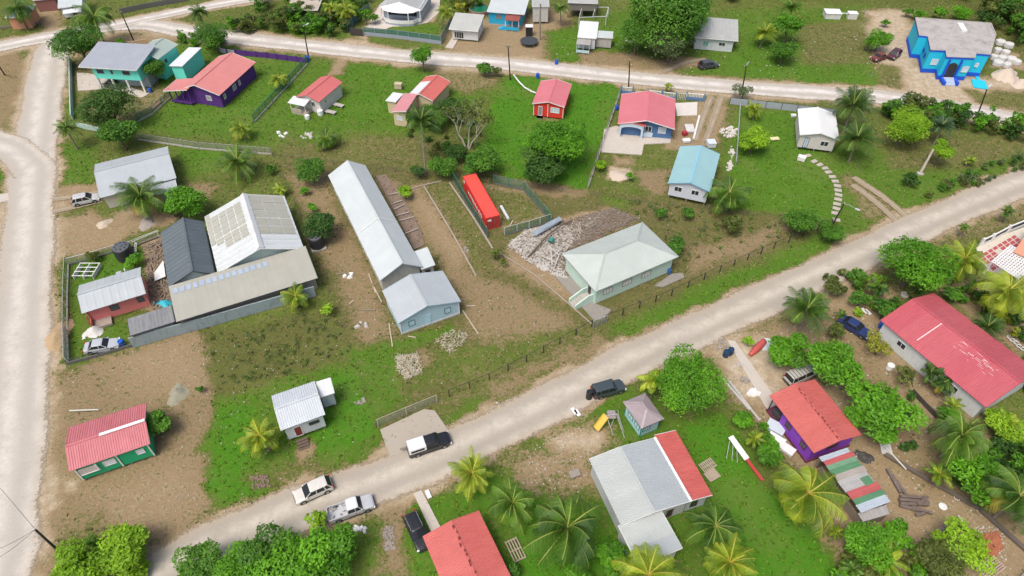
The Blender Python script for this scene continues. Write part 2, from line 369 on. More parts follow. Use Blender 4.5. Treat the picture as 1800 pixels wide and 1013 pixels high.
# roads: polyline, width in metres
ROADS=[('dirt_road',[(-70,1120),(-10,1013),(5,900),(28,700),(39,550),(50,400),(57,300),(68,220),(78,150),(90,95),(110,66)],7.6,'r',0),
 ('dirt_road',[(-120,105),(-40,90),(40,74),(110,61),(180,49),(250,43),(320,54),(380,63),(450,71),(560,83),(700,98),(900,114),(1100,136),(1300,154),(1450,164),(1560,172),(1700,194),(1850,222),(1990,250)],5.6,'r',1),
 ('dirt_road',[(62,300),(30,268),(-10,250),(-80,235)],6.5,'r',0),
 ('dirt_road',[(190,47),(270,30),(350,14),(420,2),(520,-12)],4.2,'r',2),
 ('dirt_road',[(140,1120),(300,1000),(450,925),(560,882),(655,851),(800,790),(1000,692),(1100,637),(1200,592),(1300,546),(1450,477),(1550,430),(1650,383),(1800,320),(1960,255)],5.9,'r',3)]
def dist_line(px,py,pts):
    d=np.full(px.shape,1e9)
    for (ax,ay),(bx,by) in zip(pts,pts[1:]):
        ex,ey=bx-ax,by-ay; t=np.clip(((px-ax)*ex+(py-ay)*ey)/(ex*ex+ey*ey),0,1); d=np.minimum(d,np.hypot(px-ax-ex*t,py-ay-ey*t))
    return d
def smooth_line(pts,n=8):
    p=[Vector(a) for a in pts]; out=[]
    for i in range(len(p)-1):
        a,b,c,d=p[max(0,i-1)],p[i],p[i+1],p[min(len(p)-1,i+2)]
        for k in range(n):
            t=k/n; out.append(.5*((2*b)+(c-a)*t+(2*a-5*b+4*c-d)*t*t+(3*b-a-3*c+d)*t**3))
    return out+[p[-1]]
ctr=(X>-170)&(X<170)&(Y<215)
for nm,pts,wd,_,k in ROADS:
    L=[tuple(p[:2]) for p in smooth_line([G(*p) for p in pts])]
    d=dist_line(wx[ctr],wy[ctr],L); vg={0:2.2,1:3.0,2:2.0,3:1.6}[k]
    a=np.clip(1-(d-wd/2)/vg,0,1)[:,None]; a=a*a*(3-2*a)*(.9 if k!=3 else .75); q=mask[ctr]; q[:,:3]=q[:,:3]*(1-a)+np.array((.12,.2,.85))*a; q[:,0]*=np.clip((d-wd*.42)/.8,0,1)**.5; mask[ctr]=q
H_,W_=X.shape; idx=np.arange(H_*W_).reshape(H_,W_); F=np.stack([idx[:-1,:-1],idx[:-1,1:],idx[1:,1:],idx[1:,:-1]],-1).reshape(-1,4)
Z=(fbm(X,Y,9,77)-.5)*.16*np.clip((mask[...,0]),0,1); Z-=.05
def ground_mat():
    m,nt,b=_new('yard_ground'); at=nd(nt,'ShaderNodeAttribute'); at.attribute_name='mask'; sp=nd(nt,'ShaderNodeSeparateColor'); nt.links.new(at.outputs['Color'],sp.inputs[0])
    tc=nd(nt,'ShaderNodeTexCoord'); o=tc.outputs['Object']
    n0=noise(nt,o,.12,4,.6); n1=noise(nt,o,.9,5,.7); n2=noise(nt,o,2.9,6,.8); n3=noise(nt,o,1.7,4,.75)
    cov=math_(nt,'ADD',sp.outputs[0],math_(nt,'ADD',math_(nt,'MULTIPLY',math_(nt,'SUBTRACT',n1,.5),1.5),math_(nt,'MULTIPLY',math_(nt,'SUBTRACT',n2,.5),2.0)))
    cov=mrange(nt,cov,.34,.68)
    lu=math_(nt,'ADD',sp.outputs[1],math_(nt,'ADD',math_(nt,'MULTIPLY',math_(nt,'SUBTRACT',n3,.5),1.3),math_(nt,'MULTIPLY',math_(nt,'SUBTRACT',n0,.5),.6)))
    r=nd(nt,'ShaderNodeValToRGB'); nt.links.new(lu,r.inputs[0]); e=r.color_ramp.elements
    e[0].position=0; e[0].color=(.125,.115,.045,1); e[1].position=1; e[1].color=(.062,.205,.010,1)
    for p,c in ((.28,(.112,.122,.034,1)),(.55,(.095,.150,.022,1)),(.8,(.076,.175,.014,1))): q=r.color_ramp.elements.new(p); q.color=c
    grass=mixc(nt,mrange(nt,n2,.35,.7,0,.42),r.outputs[0],(.045,.075,.014))
    grass=mixc(nt,mrange(nt,noise(nt,o,2.2,6,.8),.53,.68,0,.5),grass,(.20,.235,.04))
    grass=mixc(nt,mrange(nt,n0,.50,.72,0,.45),grass,(.17,.165,.055))
    so_=math_(nt,'ADD',sp.outputs[2],math_(nt,'MULTIPLY',math_(nt,'SUBTRACT',n1,.5),.8))
    r2=nd(nt,'ShaderNodeValToRGB'); nt.links.new(so_,r2.inputs[0]); e=r2.color_ramp.elements
    e[0].position=.0; e[0].color=(.14,.10,.055,1); e[1].position=1; e[1].color=(.56,.475,.37,1)
    for p,c in ((.35,(.235,.170,.095,1)),(.6,(.305,.228,.135,1)),(.8,(.41,.33,.225,1))): q=r2.color_ramp.elements.new(p); q.color=c
    soil=mixc(nt,mrange(nt,n2,.4,.7,0,.35),r2.outputs[0],(.17,.135,.08))
    peb=nd(nt,'ShaderNodeTexVoronoi'); peb.inputs['Scale'].default_value=1.6; nt.links.new(o,peb.inputs['Vector'])
    soil=mixc(nt,mrange(nt,peb.outputs['Distance'],.10,.04,0,.55),soil,(.6,.56,.5))
    c=mixc(nt,cov,soil,grass); nt.links.new(c,b.inputs['Base Color']); b.inputs['Roughness'].default_value=.95; b.inputs['Specular IOR Level'].default_value=.15
    bp=nd(nt,'ShaderNodeBump'); bp.inputs['Strength'].default_value=.55; bp.inputs['Distance'].default_value=.18; nt.links.new(math_(nt,'ADD',n2,n1),bp.inputs['Height']); nt.links.new(bp.outputs[0],b.inputs['Normal'])
    return m
gr=npmesh('ground',np.stack([X.ravel(),Y.ravel(),Z.ravel()],-1),F,ground_mat(),attr={'mask':mask.reshape(-1,4)},smooth=True); tag(gr,kind='structure')
def road_mat(name,c0,c1,edge,rag=1.0):
    m,nt,b=_new(name); tc=nd(nt,'ShaderNodeTexCoord'); o=tc.outputs['Object']; at=nd(nt,'ShaderNodeAttribute'); at.attribute_name='e'
    sp=nd(nt,'ShaderNodeSeparateColor'); nt.links.new(at.outputs['Color'],sp.inputs[0]); e=sp.outputs[0]
    n1=noise(nt,o,.35,5,.65); n2=noise(nt,o,1.6,5,.75); n3=noise(nt,o,4.5,5,.8)
    # wheel tracks polished pale, loose darker gravel between them and along the sides
    w_=nd(nt,'ShaderNodeMath'); w_.operation='SINE'; nt.links.new(math_(nt,'ADD',math_(nt,'MULTIPLY',sp.outputs[1],PI*4.0),math_(nt,'MULTIPLY',n1,1.5)),w_.inputs[0])
    tr=mrange(nt,w_.outputs[0],-1,1,0,1)
    c=mixc(nt,math_(nt,'MULTIPLY',tr,.75),tuple(x*.82 for x in c0),c1); c=mixc(nt,mrange(nt,n1,.42,.62,0,.6),c,tuple(x*.78 for x in c0)); c=mixc(nt,mrange(nt,n2,.45,.75,0,.4),c,tuple(x*.72 for x in c0))
    c=mixc(nt,mrange(nt,n3,.45,.8,0,.35),c,(.25,.21,.16))
    c=mixc(nt,mrange(nt,e,.62,1.0,0,.75),c,edge); nt.links.new(c,b.inputs['Base Color']); b.inputs['Roughness'].default_value=.95; b.inputs['Specular IOR Level'].default_value=.1
    t=math_(nt,'ADD',e,math_(nt,'ADD',math_(nt,'MULTIPLY',math_(nt,'SUBTRACT',n2,.5),.55*rag),math_(nt,'MULTIPLY',math_(nt,'SUBTRACT',n3,.5),.35*rag)))
    al=mrange(nt,t,.84,1.0,1,0); trn=nd(nt,'ShaderNodeBsdfTransparent'); ms=nd(nt,'ShaderNodeMixShader'); nt.links.new(al,ms.inputs[0])
    nt.links.new(trn.outputs[0],ms.inputs[1]); nt.links.new(b.outputs[0],ms.inputs[2]); nt.links.new(ms.outputs[0],nt.nodes['Material Output'].inputs[0])
    bp=nd(nt,'ShaderNodeBump'); bp.inputs['Strength'].default_value=.3; bp.inputs['Distance'].default_value=.1; nt.links.new(n2,bp.inputs['Height']); nt.links.new(bp.outputs[0],b.inputs['Normal'])
    return m
RM={0:road_mat('pale_limestone_road',(.535,.50,.445),(.635,.60,.55),(.38,.315,.22)),1:road_mat('white_marl_road',(.54,.50,.45),(.78,.76,.73),(.40,.34,.25)),
    3:road_mat('grey_gravel_road',(.46,.42,.355),(.585,.54,.465),(.36,.275,.175))}
RM[2]=RM[1]
def strip(name,pts,wd,mat,z,n=12,step=8):
    L=smooth_line([G(*p) for p in pts],step); V=[];E=[]
    for i,p in enumerate(L):
        d=(L[min(i+1,len(L)-1)]-L[max(i-1,0)]); d.z=0; d.normalize(); nn=Vector((-d.y,d.x,0)); ww=wd*(1+.05*math.sin(i*.7)+.03*math.sin(i*1.9))*1.12
        for k in range(n+1): u=k/n*2-1; V.append((p.x+nn.x*u*ww/2,p.y+nn.y*u*ww/2,z)); E.append((abs(u),u*.5+.5,0,1))
    F=[(i*(n+1)+k,(i+1)*(n+1)+k,(i+1)*(n+1)+k+1,i*(n+1)+k+1) for i in range(len(L)-1) for k in range(n)]
    return npmesh(name,np.array(V),np.array(F)[:,::-1],mat,attr={'e':np.array(E)})
for nm,pts,wd,_,k in ROADS: tag(strip(nm,pts,wd,RM[k],.045+.006*k+(.003 if wd==6.5 else 0)),kind='structure')
def pad(name,poly,mat,z,kind='structure',edge=False,th=None):
    P=[G(*p) for p in poly]; 
    if th: m=M(); m.prism([(p.x,p.y) for p in P],-.1,th); o=m.build(name,mat)
    else: m=M(); m.add([(p.x,p.y,z) for p in P],[tuple(range(len(P)))]); o=m.build(name,mat)
    if o.data.polygons[0].normal.z<0 and not th: o.data.flip_normals()
    return tag(o,kind=kind)
TRK=road_mat('earth_track',(.36,.30,.215),(.44,.375,.28),(.30,.24,.15),2.4)
for q_ in ([(1268,170),(1256,205),(1240,250)],[(1250,170),(1236,205),(1221,248)],[(1108,158),(1103,172),(1100,190)],[(1124,160),(1119,172),(1116,186)],[(1500,312),(1550,345),(1592,380)],[(1498,325),(1535,352),(1575,388)],[(94,350),(140,345),(178,336)],[(94,372),(140,362),(180,352)],[(1165,128),(1200,112),(1240,104)]): tag(strip('dirt_track',q_,1.3,TRK,.075,8,4),kind='structure')
pad('driveway',[(668,756),(745,720),(764,722),(796,768),(686,803)],paint('driveway_gravel',(.37,.335,.28),.95,.4,(.33,.29,.22),.6),.075)
CC=paint('old_concrete',(.50,.46,.41),.9,.4,(.3,.27,.22),.7)
pad('patio',[(1057,268),(1062,228),(1082,222),(1180,240),(1178,252),(1132,254),(1128,273)],CC,.05,th=.10)
pad('patio',[(1187,182),(1226,180),(1225,203),(1190,204)],paint('pale_paving',(.60,.57,.53),.9,.3),.05,th=.08)
pad('patio',[(1008,490),(985,478),(972,482),(1045,565),(1062,560),(1075,545),(1048,535)],paint('grey_slab',(.26,.245,.22),.9,.5),.05,th=.07)
pad('patio',[(1180,482),(1200,480),(1203,488),(1165,505),(1150,503)],paint('grey_slab',(.26,.245,.22),.9,.5),.05,th=.065)
pad('path',[(727,868),(741,862),(776,930),(760,940)],CC,.05,th=.08)
pad('path',[(1278,598),(1292,600),(1360,696),(1392,740),(1372,745),(1345,715),(1320,672)],CC,.06,th=.06)
pad('path',[(783,84),(796,86),(808,66),(798,62)],CC,.05,th=.12)
pad('courtyard',[(644,50),(668,8),(700,-20),(775,-20),(772,22),(752,40),(718,46),(690,47),(676,52),(660,52)],paint('yard_concrete',(.55,.50,.45),.9,.35),.05,th=.05)
pad('courtyard',[(135,128),(160,130),(262,165),(250,172),(190,156),(137,160)],CC,.05,th=.05)
pad('driveway',[(-40,346),(14,340),(16,352),(-40,368)],CC,.05,th=.05)
# ------------------------------------------------------------------ buildings
class Fr:
    """level rectangle fitted to three surveyed eave corners (A,B front; C,D behind B and A)"""
    def __init__(s,A=None,B=None,C=None,D=None,ze=3.0,L=None,W=None):
        g=lambda p:G(p[0],p[1],ze) if p else None
        a,b,c,d=g(A),g(B),g(C),g(D)
        if c is None and a and b and d: u=b-a; v=d-a
        elif d is None and a and b and c: u=b-a; v=c-b
        elif b is None: u=c-d; v=d-a
        else: v=c-b; u=c-d
        if a is None: a=d-v if b is None else b-u
        th=math.atan2(u.y,u.x); th2=math.atan2(v.y,v.x)-PI/2; dd=(th2-th+PI)%(2*PI)-PI; w_=v.length/(u.length+v.length); th+=dd*w_
        s.L=L or u.length; s.W=W or v.length; s.rz=th; s.ze=ze
        cs,sn=math.cos(th),math.sin(th); n=[]
        for p,(i,j) in ((a,(0,0)),(b,(1,0)),(c,(1,1)),(d,(0,1))):
            if p is not None: n.append(Vector((p.x-i*s.L*cs+j*s.W*sn,p.y-i*s.L*sn-j*s.W*cs,0)))
        s.o=sum(n,Vector())/len(n)
    def loc(s,px,py,z=0):
        p=G(px,py,z)-s.o; cs,sn=math.cos(s.rz),math.sin(s.rz); return (p.x*cs+p.y*sn,-p.x*sn+p.y*cs)
def window(par,f,side,u,z,w,h,frame=None,pane=None,inset=.4,kind='window',bars=1,off=0,hood=None):
    """u metres along that wall, z sill height"""
    frame=frame or WHITE(); pane=pane or glass(); i=inset; a,b,c,d=inset4(f,inset)
    x0,x1,y0,y1=a,f.L-b,c,f.W-d
    def T(p,q,o):   # along, out
        return {'F':(p,y0-o,q),'K':(p,y1+o,q),'L':(x0-o,p,q),'R':(x1+o,p,q)}[side]
    def bx(m,p0,q0,p1,q1,o0,o1,mi=None):
        A_,B_=T(p0,q0,o0),T(p1,q1,o1); m.box(min(A_[0],B_[0]),min(A_[1],B_[1]),min(A_[2],B_[2]),max(A_[0],B_[0]),max(A_[1],B_[1]),max(A_[2],B_[2]),mi)
    m=M(); t=.09
    bx(m,u,z,u+w,z+t,0,.07+off); bx(m,u,z+h-t,u+w,z+h,0,.07+off); bx(m,u,z+t,u+t,z+h-t,0,.07+off); bx(m,u+w-t,z+t,u+w,z+h-t,0,.07+off)
    for k in range(bars): q=u+w*(k+1)/(bars+1); bx(m,q-.03,z+t,q+.03,z+h-t,0,.06+off)
    if hood: bx(m,u-.15,z+h+.02,u+w+.15,z+h+.12,0,.5)
    o=m.build(kind,frame,par); g=M(); bx(g,u+t,z+t,u+w-t,z+h-t,0,.03+off); g.build('pane' if kind=='window' else 'panel',pane,o); return o
def inset4(f,i):
    return i if isinstance(i,(tuple,list)) else (i,i,i,i)
def house(name,label,f,rise,kind,wall,roof,ridge='y',ins=.45,z0=0.0,af=.5,rib=.3,ribh=.03,trim=None,group=None,base=None,wallz=None,ridgecap=True,cat='house',open_front=None,bottomless=False):
    t=thing(name,label,cat,f.o,f.rz,group); L,W,ze=f.L,f.W,f.ze; a,b,c,d=inset4(f,ins); x0,x1,y0,y1=a,L-b,c,W-d; trim=trim or WHITE(); m=M()
    if kind=='gable':
        if ridge=='y': hz=lambda x:ze+rise*(x/(af*L) if x<af*L else (L-x)/((1-af)*L))-.07; m.extr([(x0,z0),(x1,z0),(x1,hz(x1)),(af*L,ze+rise-.07),(x0,hz(x0))],'y',y0,y1)
        else: hz=lambda y:ze+rise*(y/(af*W) if y<af*W else (W-y)/((1-af)*W))-.07; m.extr([(y0,z0),(y1,z0),(y1,hz(y1)),(af*W,ze+rise-.07),(y0,hz(y0))],'x',x0,x1)
    elif kind=='shed':   # high side at the back (ridge x) unless rise negative
        hz=lambda y:ze+rise*y/W-.07; m.extr([(y0,z0),(y1,z0),(y1,hz(y1)),(y0,hz(y0))],'x',x0,x1)
    elif kind=='shedx': hz=lambda x:ze+rise*x/L-.07; m.extr([(x0,z0),(x1,z0),(x1,hz(x1)),(x0,hz(x0))],'y',y0,y1)
    elif kind=='hip': m.box(x0,y0,z0,x1,y1,ze-.02)
    elif kind=='flat': m.box(x0,y0,z0,x1,y1,ze-.12)
    if wall: m.build('wall',wall,t)
    r=M(); zr=ze+rise
    if kind=='gable' and ridge=='y':
        xa=af*L; r.panel((0,W,ze),(0,0,ze),(xa,0,zr),(xa,W,zr),rib,ribh); r.panel((L,0,ze),(L,W,ze),(xa,W,zr),(xa,0,zr),rib,ribh)
        caps=[((xa,-.02,zr+.05),(xa,W+.02,zr+.05))]; rakes=[((0,-.03,ze-.05),(xa,-.03,zr-.05)),((xa,-.03,zr-.05),(L,-.03,ze-.05)),((0,W+.03,ze-.05),(xa,W+.03,zr-.05)),((xa,W+.03,zr-.05),(L,W+.03,ze-.05))]
    elif kind=='gable':
        ya=af*W; r.panel((0,0,ze),(L,0,ze),(L,ya,zr),(0,ya,zr),rib,ribh); r.panel((L,W,ze),(0,W,ze),(0,ya,zr),(L,ya,zr),rib,ribh)
        caps=[((-.02,ya,zr+.05),(L+.02,ya,zr+.05))]; rakes=[((-.03,0,ze-.05),(-.03,ya,zr-.05)),((-.03,ya,zr-.05),(-.03,W,ze-.05)),((L+.03,0,ze-.05),(L+.03,ya,zr-.05)),((L+.03,ya,zr-.05),(L+.03,W,ze-.05))]
    elif kind=='shed': r.panel((0,0,ze),(L,0,ze),(L,W,zr),(0,W,zr),rib,ribh); caps=[]; rakes=[((0,-.03,ze-.08),(L,-.03,ze-.08)),((-.03,0,ze-.07),(-.03,W,zr-.07)),((L+.03,0,ze-.07),(L+.03,W,zr-.07))]
    elif kind=='shedx': r.panel((0,W,ze),(0,0,ze),(L,0,zr),(L,W,zr),rib,ribh); caps=[]; rakes=[((0,-.03,ze-.07),(L,-.03,zr-.07)),((0,W+.03,ze-.07),(L,W+.03,zr-.07))]
    elif kind=='hip':
        if ridge=='x': h=af if af!=.5 else W/2; p,q=(h,W/2,zr),(L-h,W/2,zr)
        else: h=af if af!=.5 else L/2; p,q=(L/2,h,zr),(L/2,W-h,zr)
        c0,c1,c2,c3=(0,0,ze),(L,0,ze),(L,W,ze),(0,W,ze)
        fs=[(c0,c1,q,p),(c1,c2,q),(c2,c3,p,q),(c3,c0,p)] if ridge=='x' else [(c0,c1,p),(c1,c2,q,p),(c2,c3,q),(c3,c0,p,q)]
        for ff in fs: r.add(ff,[tuple(range(len(ff)))])
        for ff in fs: r.add([(v[0],v[1],v[2]-.12) for v in ff],[tuple(range(len(ff)))[::-1]])
        for i,(u,v) in enumerate(((c0,c1),(c1,c2),(c2,c3),(c3,c0))): r.quad((u[0],u[1],u[2]-.12),(v[0],v[1],v[2]-.12),v,u)
        caps=[(p,q)]+([(c0,p),(c3,p),(c1,q),(c2,q)] if ridge=='x' else [(c0,p),(c1,p),(c2,q),(c3,q)]); rakes=[]
    elif kind=='flat': r.box(0,0,ze-.12,L,W,ze); caps=[];rakes=[]
    ro=r.build('roof',roof,t)
    if caps and ridgecap:
        k=M()
        for u,v in caps: k.bar(u,v,.28,.05)
        k.build('ridge_cap',ridgecap if ridgecap is not True else roof,ro)
    if rakes:
        for u,v in rakes: k=M(); k.bar(u,v,.05,.16); k.build('fascia',trim,ro)
    if base:
        k=M(); k.box(x0-.04,y0-.04,0,x1+.04,y1+.04,base[0]); k.build('plinth',base[1],t)
    if z0>.3 and not base:
        pm=M(); pm.box(-.11,-.11,-.05,.11,.11,z0+.02); p0=None
        for i in range(max(2,int((x1-x0)/2.4)+1)):
            for j in range(max(2,int((y1-y0)/2.8)+1)):
                xx=x0+.2+(x1-x0-.4)*i/max(1,int((x1-x0)/2.4)); yy=y0+.2+(y1-y0-.4)*j/max(1,int((y1-y0)/2.8))
                if p0 is None: p0=pm.build('stilt',WOOD(),t); o=p0
                else: o=p0.copy(); COL.objects.link(o)
                o.parent=t; o.location=(xx,yy,0)
    return t,f
PINK=(.60,.20,.215)
mint=paint('mint_render',(.50,.66,.58),.8,.2)
# --- the plot: long shed
roof_zinc=roofm('pale_zinc_roof',(.56,.62,.635),(.54,.60,.615),.14,(.42,.46,.46))
zinc_grey=roofm('grey_zinc_roof',(.45,.50,.53),(.43,.48,.51),.18,(.30,.33,.34))
wgrey=paint('grey_render',(.46,.46,.42),.9,.45)
t,f=house('long_shed','very long pale zinc gabled shed in the middle of the brown lot',Fr((666,495.5),(739,467),None,(581,309),3.0),2.0,'gable',wgrey,[roof_zinc],'y',(.35,.35,.5,.5),af=.56,rib=1.9,ribh=.008,trim=roof_zinc,cat='shed')
k=M(); k.box(-.05,f.W*.37,3.0,f.L*.56,f.W*.37+.18,3.06); k=M()
for s_ in (0,1):
    pass
k=M(); k.bar((0,f.W*.40,3.09),(f.L*.56,f.W*.40,5.09),.16,.05); k.bar((f.L*.56,f.W*.40,5.09),(f.L,f.W*.40,3.09),.16,.05); k.build('sheet_lap',WHITE(),t)
for i in range(9): k=M(); y=f.W*(.08+.1*i); k.box(-.12,y,2.7,.25,y+.09,2.9); k.build('rafter_end',WOOD(),t)
for i in range(6): window(t,f,'L',2+i*4.2,1.2,1.5,1.0,WOOD(),glass('dark_opening',(.04,.04,.04)),(.35,.35,.5,.5))
# its side room
t2,f2=house('side_room','small pale zinc lean-to room on the right side of the long shed',Fr((740,474),(765,467),None,(727.5,443),2.7),.25,'shedx',wgrey,[roof_zinc],'y',.25,rib=1.9,ribh=.008,trim=roof_zinc,cat='shed')
window(t2,f2,'F',.6,.1,.9,2.0,WOOD(),glass('dark_opening'),.25,'door',0)
blue_r=paint('pale_blue_boards',(.40,.56,.66),.8,.25,(.3,.34,.34))
t,f=house('blue_shed','pale blue boarded shed with grey gable roof in front of the long shed',Fr((700,568),(811,530),None,(671,512),2.9),1.45,'gable',blue_r,[zinc_grey],'y',(.3,.3,.3,.3),af=.47,rib=1.9,ribh=.008,trim=paint('blue_trim',(.34,.48,.58)),cat='shed')
wb=paint('blue_shutter',(.42,.62,.74),.7,.15)
window(t,f,'F',1.5,1.1,1.0,1.1,paint('shutter_rim',(.12,.17,.2)),wb,.3,'shutter',0); window(t,f,'F',7.0,1.1,1.0,1.1,paint('shutter_rim'if 0 else 'shutter_rim',(.12,.17,.2)),wb,.3,'shutter',0)
window(t,f,'F',3.7,.1,1.15,2.1,blue_r,paint('blue_door',(.44,.66,.78),.7,.1),.3,'door',0)
for x in (.3,f.L-.3): k=M(); k.box(x-.07,.22,0,x+.07,.3,2.95); k.build('corner_board',WHITE(),t)
k=M(); k.box(.3,.18,0,f.L-.3,.3,.3); k.build('plinth',CONC(),t)
# --- mint hip-roofed house
hr=roofm('pale_mint_roof',(.50,.56,.53),(.48,.54,.51),.25,(.40,.44,.40),sheet=3.0)
t,f=house('hip_roof_house','mint green house with pale four-sided roof beside the rubble heap',Fr((1047,513),(1193,451),None,(988,446),3.5),1.75,'hip',mint,[hr],'x',(.55,.5,.6,.5),ridgecap=roofm('mint_ridge',(.42,.50,.47)))
for px,py in ((1075,517),(1107.5,501),(1141,486)):
    x,_=f.loc(px,py,2.0); window(t,f,'F',x-.8,1.25,1.7,1.1,paint('brown_frame',(.30,.27,.25)),WHITE(),(.55,.5,.6,.5),bars=2)
    k=M(); k.box(x-1.3,.45,2.9,x+1.3,.6,3.42); k.build('window_head',paint('pale_blue_patch',(.52,.66,.76),.8,.1),t)
window(t,f,'L',1.6,.5,1.0,2.1,WHITE(),glass('dark_opening'),(.55,.5,.6,.5),'door',0)
k=M()
for i in range(5): k.box(-2.6+i*.42,1.2,0,-2.6+(i+1)*.42,2.6,.16*(i+1))
k.box(-.5,1.2,0,.55,2.6,.8); k.build('step',CONC(),t)
k=M(); k.extr([(-2.6,0),(.55,0),(.55,1.75),(-.4,1.75),(-2.6,.8)],'y',1.0,1.2); k.extr([(-2.6,0),(.55,0),(.55,1.75),(-.4,1.75),(-2.6,.8)],'y',2.6,2.8); k.build('stair_wall',mint,t)
k=M(); k.tube([(f.L-.9,.35,0),(f.L-.9,.35,.9)],.3,10); k.build('blue_drum',plain('drum_blue',(.03,.12,.32),.4),t)
# --- left: grey roof
house('grey_roof_house','plain grey gable roof house behind the tall coconut palm on the left',Fr((175,349),(309,313),None,(168,289),2.8),1.0,'gable',paint('cream_wall',(.52,.50,.44),.9,.3),[zinc_grey],'x',.5,af=.62,rib=2.0,ribh=.008,trim=zinc_grey)
t,f=house('lean_to','low grey lean-to under the front eave of the grey roof house',Fr((268,343),(313,334),None,(262,327),2.2),.35,'shed',paint('lean_wall',(.36,.36,.36),.9,.4),[zinc_grey],'x',.3,rib=.6,ribh=.02,cat='shed')
# --- workshop complex
dk=roofm('charcoal_roof',(.125,.155,.175),(.105,.13,.15),.3,(.07,.085,.10),.95,1)
sea=paint('pale_seagreen_wall',(.42,.53,.50),.85,.35)
t,f=house('charcoal_workshop','steep charcoal gabled workshop left of the big white roof',Fr((296,505),(377,482),None,(282.5,409),3.1),1.7,'gable',sea,[dk],'y',(.25,.1,.3,.3),af=.60,rib=.9,ribh=.04,trim=plain('dark_trim',(.05,.06,.07)),cat='workshop')
wr=roofm('white_workshop_roof',(.62,.67,.69),(.60,.65,.66),.35,(.46,.47,.42),1.1,1)
t,f=house('white_workshop','large workshop with white roof and rows of see-through sheets',Fr((382.5,481),(534,437),None,(360,382),3.4),2.4,'gable',sea,[wr],'y',(.1,.4,.5,.4),af=.53,rib=1.1,ribh=.05,trim=WHITE(),cat='workshop')
sk=roofm('beige_skylight',(.43,.43,.36),(.47,.48,.42),.5,(.30,.31,.24),.9,1); k=M(); xa=.53*f.L
def onl(x,y): return (x,y,f.ze+2.4*x/xa+.075)
def onr(x,y): return (x,y,f.ze+2.4*(f.L-x)/(f.L-xa)+.075)
for i in range(4):
    for j in range(6):
        if j==0 and i<1: continue
        x0_,y0_=xa*(.13+.19*i),f.W*(.30+.105*j); k.quad(onl(x0_,y0_),onl(x0_+xa*.165,y0_),onl(x0_+xa*.165,y0_+f.W*.09),onl(x0_,y0_+f.W*.09))
k.quad(onl(.1,f.W*.45),onl(xa*.11,f.W*.45),onl(xa*.11,f.W*.99),onl(.1,f.W*.99))
for i in range(3):
    for j in range(5):
        x0_,y0_=xa+.6+(f.L-xa-.9)*(.02+.33*i),f.W*(.26+.147*j); x1_=x0_+(f.L-xa-.9)*.31; k.quad(onr(x0_,y0_),onr(x1_,y0_),onr(x1_,y0_+f.W*.135),onr(x0_,y0_+f.W*.135))
k.build('skylight_sheet',sk,t)
k=M(); k.extr([(xa-.6,f.ze+2.3),(xa+.6,f.ze+2.3),(xa,f.ze+2.75)],'y',0,f.W); k.build('ridge_vent',roofm('white_ridge',(.74,.77,.78)),t)
bg_=roofm('beige_roof',(.40,.40,.345),(.385,.39,.335),.12,(.38,.38,.32),.95,0)
t,f=house('beige_shed','long low beige roofed shed with a row of pale blue skylights',Fr((309,567),(557,488),None,(302,511),2.9),.9,'shed',paint('shed_wall',(.35,.34,.31),.9,.4),[bg_],'x',(.3,.3,1.0,.3),rib=1.6,ribh=.012,trim=plain('dark_trim'),cat='shed')
k=M()
for i in range(15):
    x=.5+i*.92; y0_=f.W*.74; k.quad((x,y0_,f.ze+.9*.74+.06),(x+.62,y0_,f.ze+.9*.74+.06),(x+.62,y0_+1.0,f.ze+.9*.88+.06),(x,y0_+1.0,f.ze+.9*.88+.06))
k.build('skylight_sheet',roofm('blue_skylight',(.36,.46,.62),(.46,.54,.64),.2),t)
t,f=house('grey_carport','low stained grey flat roof shed between the beige shed and the parked sedan',Fr((229,590),(307.5,566),None,(224,562),2.6),.15,'shed',paint('block_dark',(.16,.17,.17),.9,.3),[roofm('stained_grey_roof',(.27,.28,.29),(.23,.24,.25),.7,(.14,.14,.14),1.3)],'x',(.2,.2,.2,.2),rib=.9,ribh=.02,trim=plain('dark_trim'),cat='shed')
# --- salmon house
t,f=house('salmon_house','salmon pink house with blue-grey roof beside the green mesh fence',Fr((143,552),(256,516),None,(139.5,502),3.0),.95,'gable',paint('salmon_render',(.70,.21,.20),.8,.2,(.4,.2,.17)),[roofm('bluegrey_roof',(.47,.52,.54),(.44,.49,.52),.2,(.38,.41,.42),2.0)],'x',(.35,.3,.7,.5),rib=1.0,ribh=.02,trim=plain('dark_trim'),af=.5)
for u in (3.3,7.0): window(t,f,'F',u,1.2,1.15 if u<5 else .9,1.0,plain('dark_louvre',(.07,.08,.08)),plain('louvre_grey',(.13,.15,.15)),(.35,.3,.7,.5),bars=2)
k=M(); k.box(.4,.3-1.2,0,2.9,.7,.42); k.build('porch_floor',paint('porch_slab',(.36,.30,.26),.9,.5),t)
k=M(); 
for x,y in ((.45,-.85),(.45,.6)): k.box(x-.07,y-.07,.42,x+.07,y+.07,2.95)
k.box(.4,-.9,.42,.5,.7,1.2); k.build('porch_rail',paint('salmon_trim',(.50,.14,.10)),t)
k=M(); k.box(5.1,f.W-.1,2.4,5.8,f.W+.5,3.0); k.box(6.3,f.W-.1,2.5,6.5,f.W+.5,3.3); k.build('roof_pipe',zinc_grey,t)
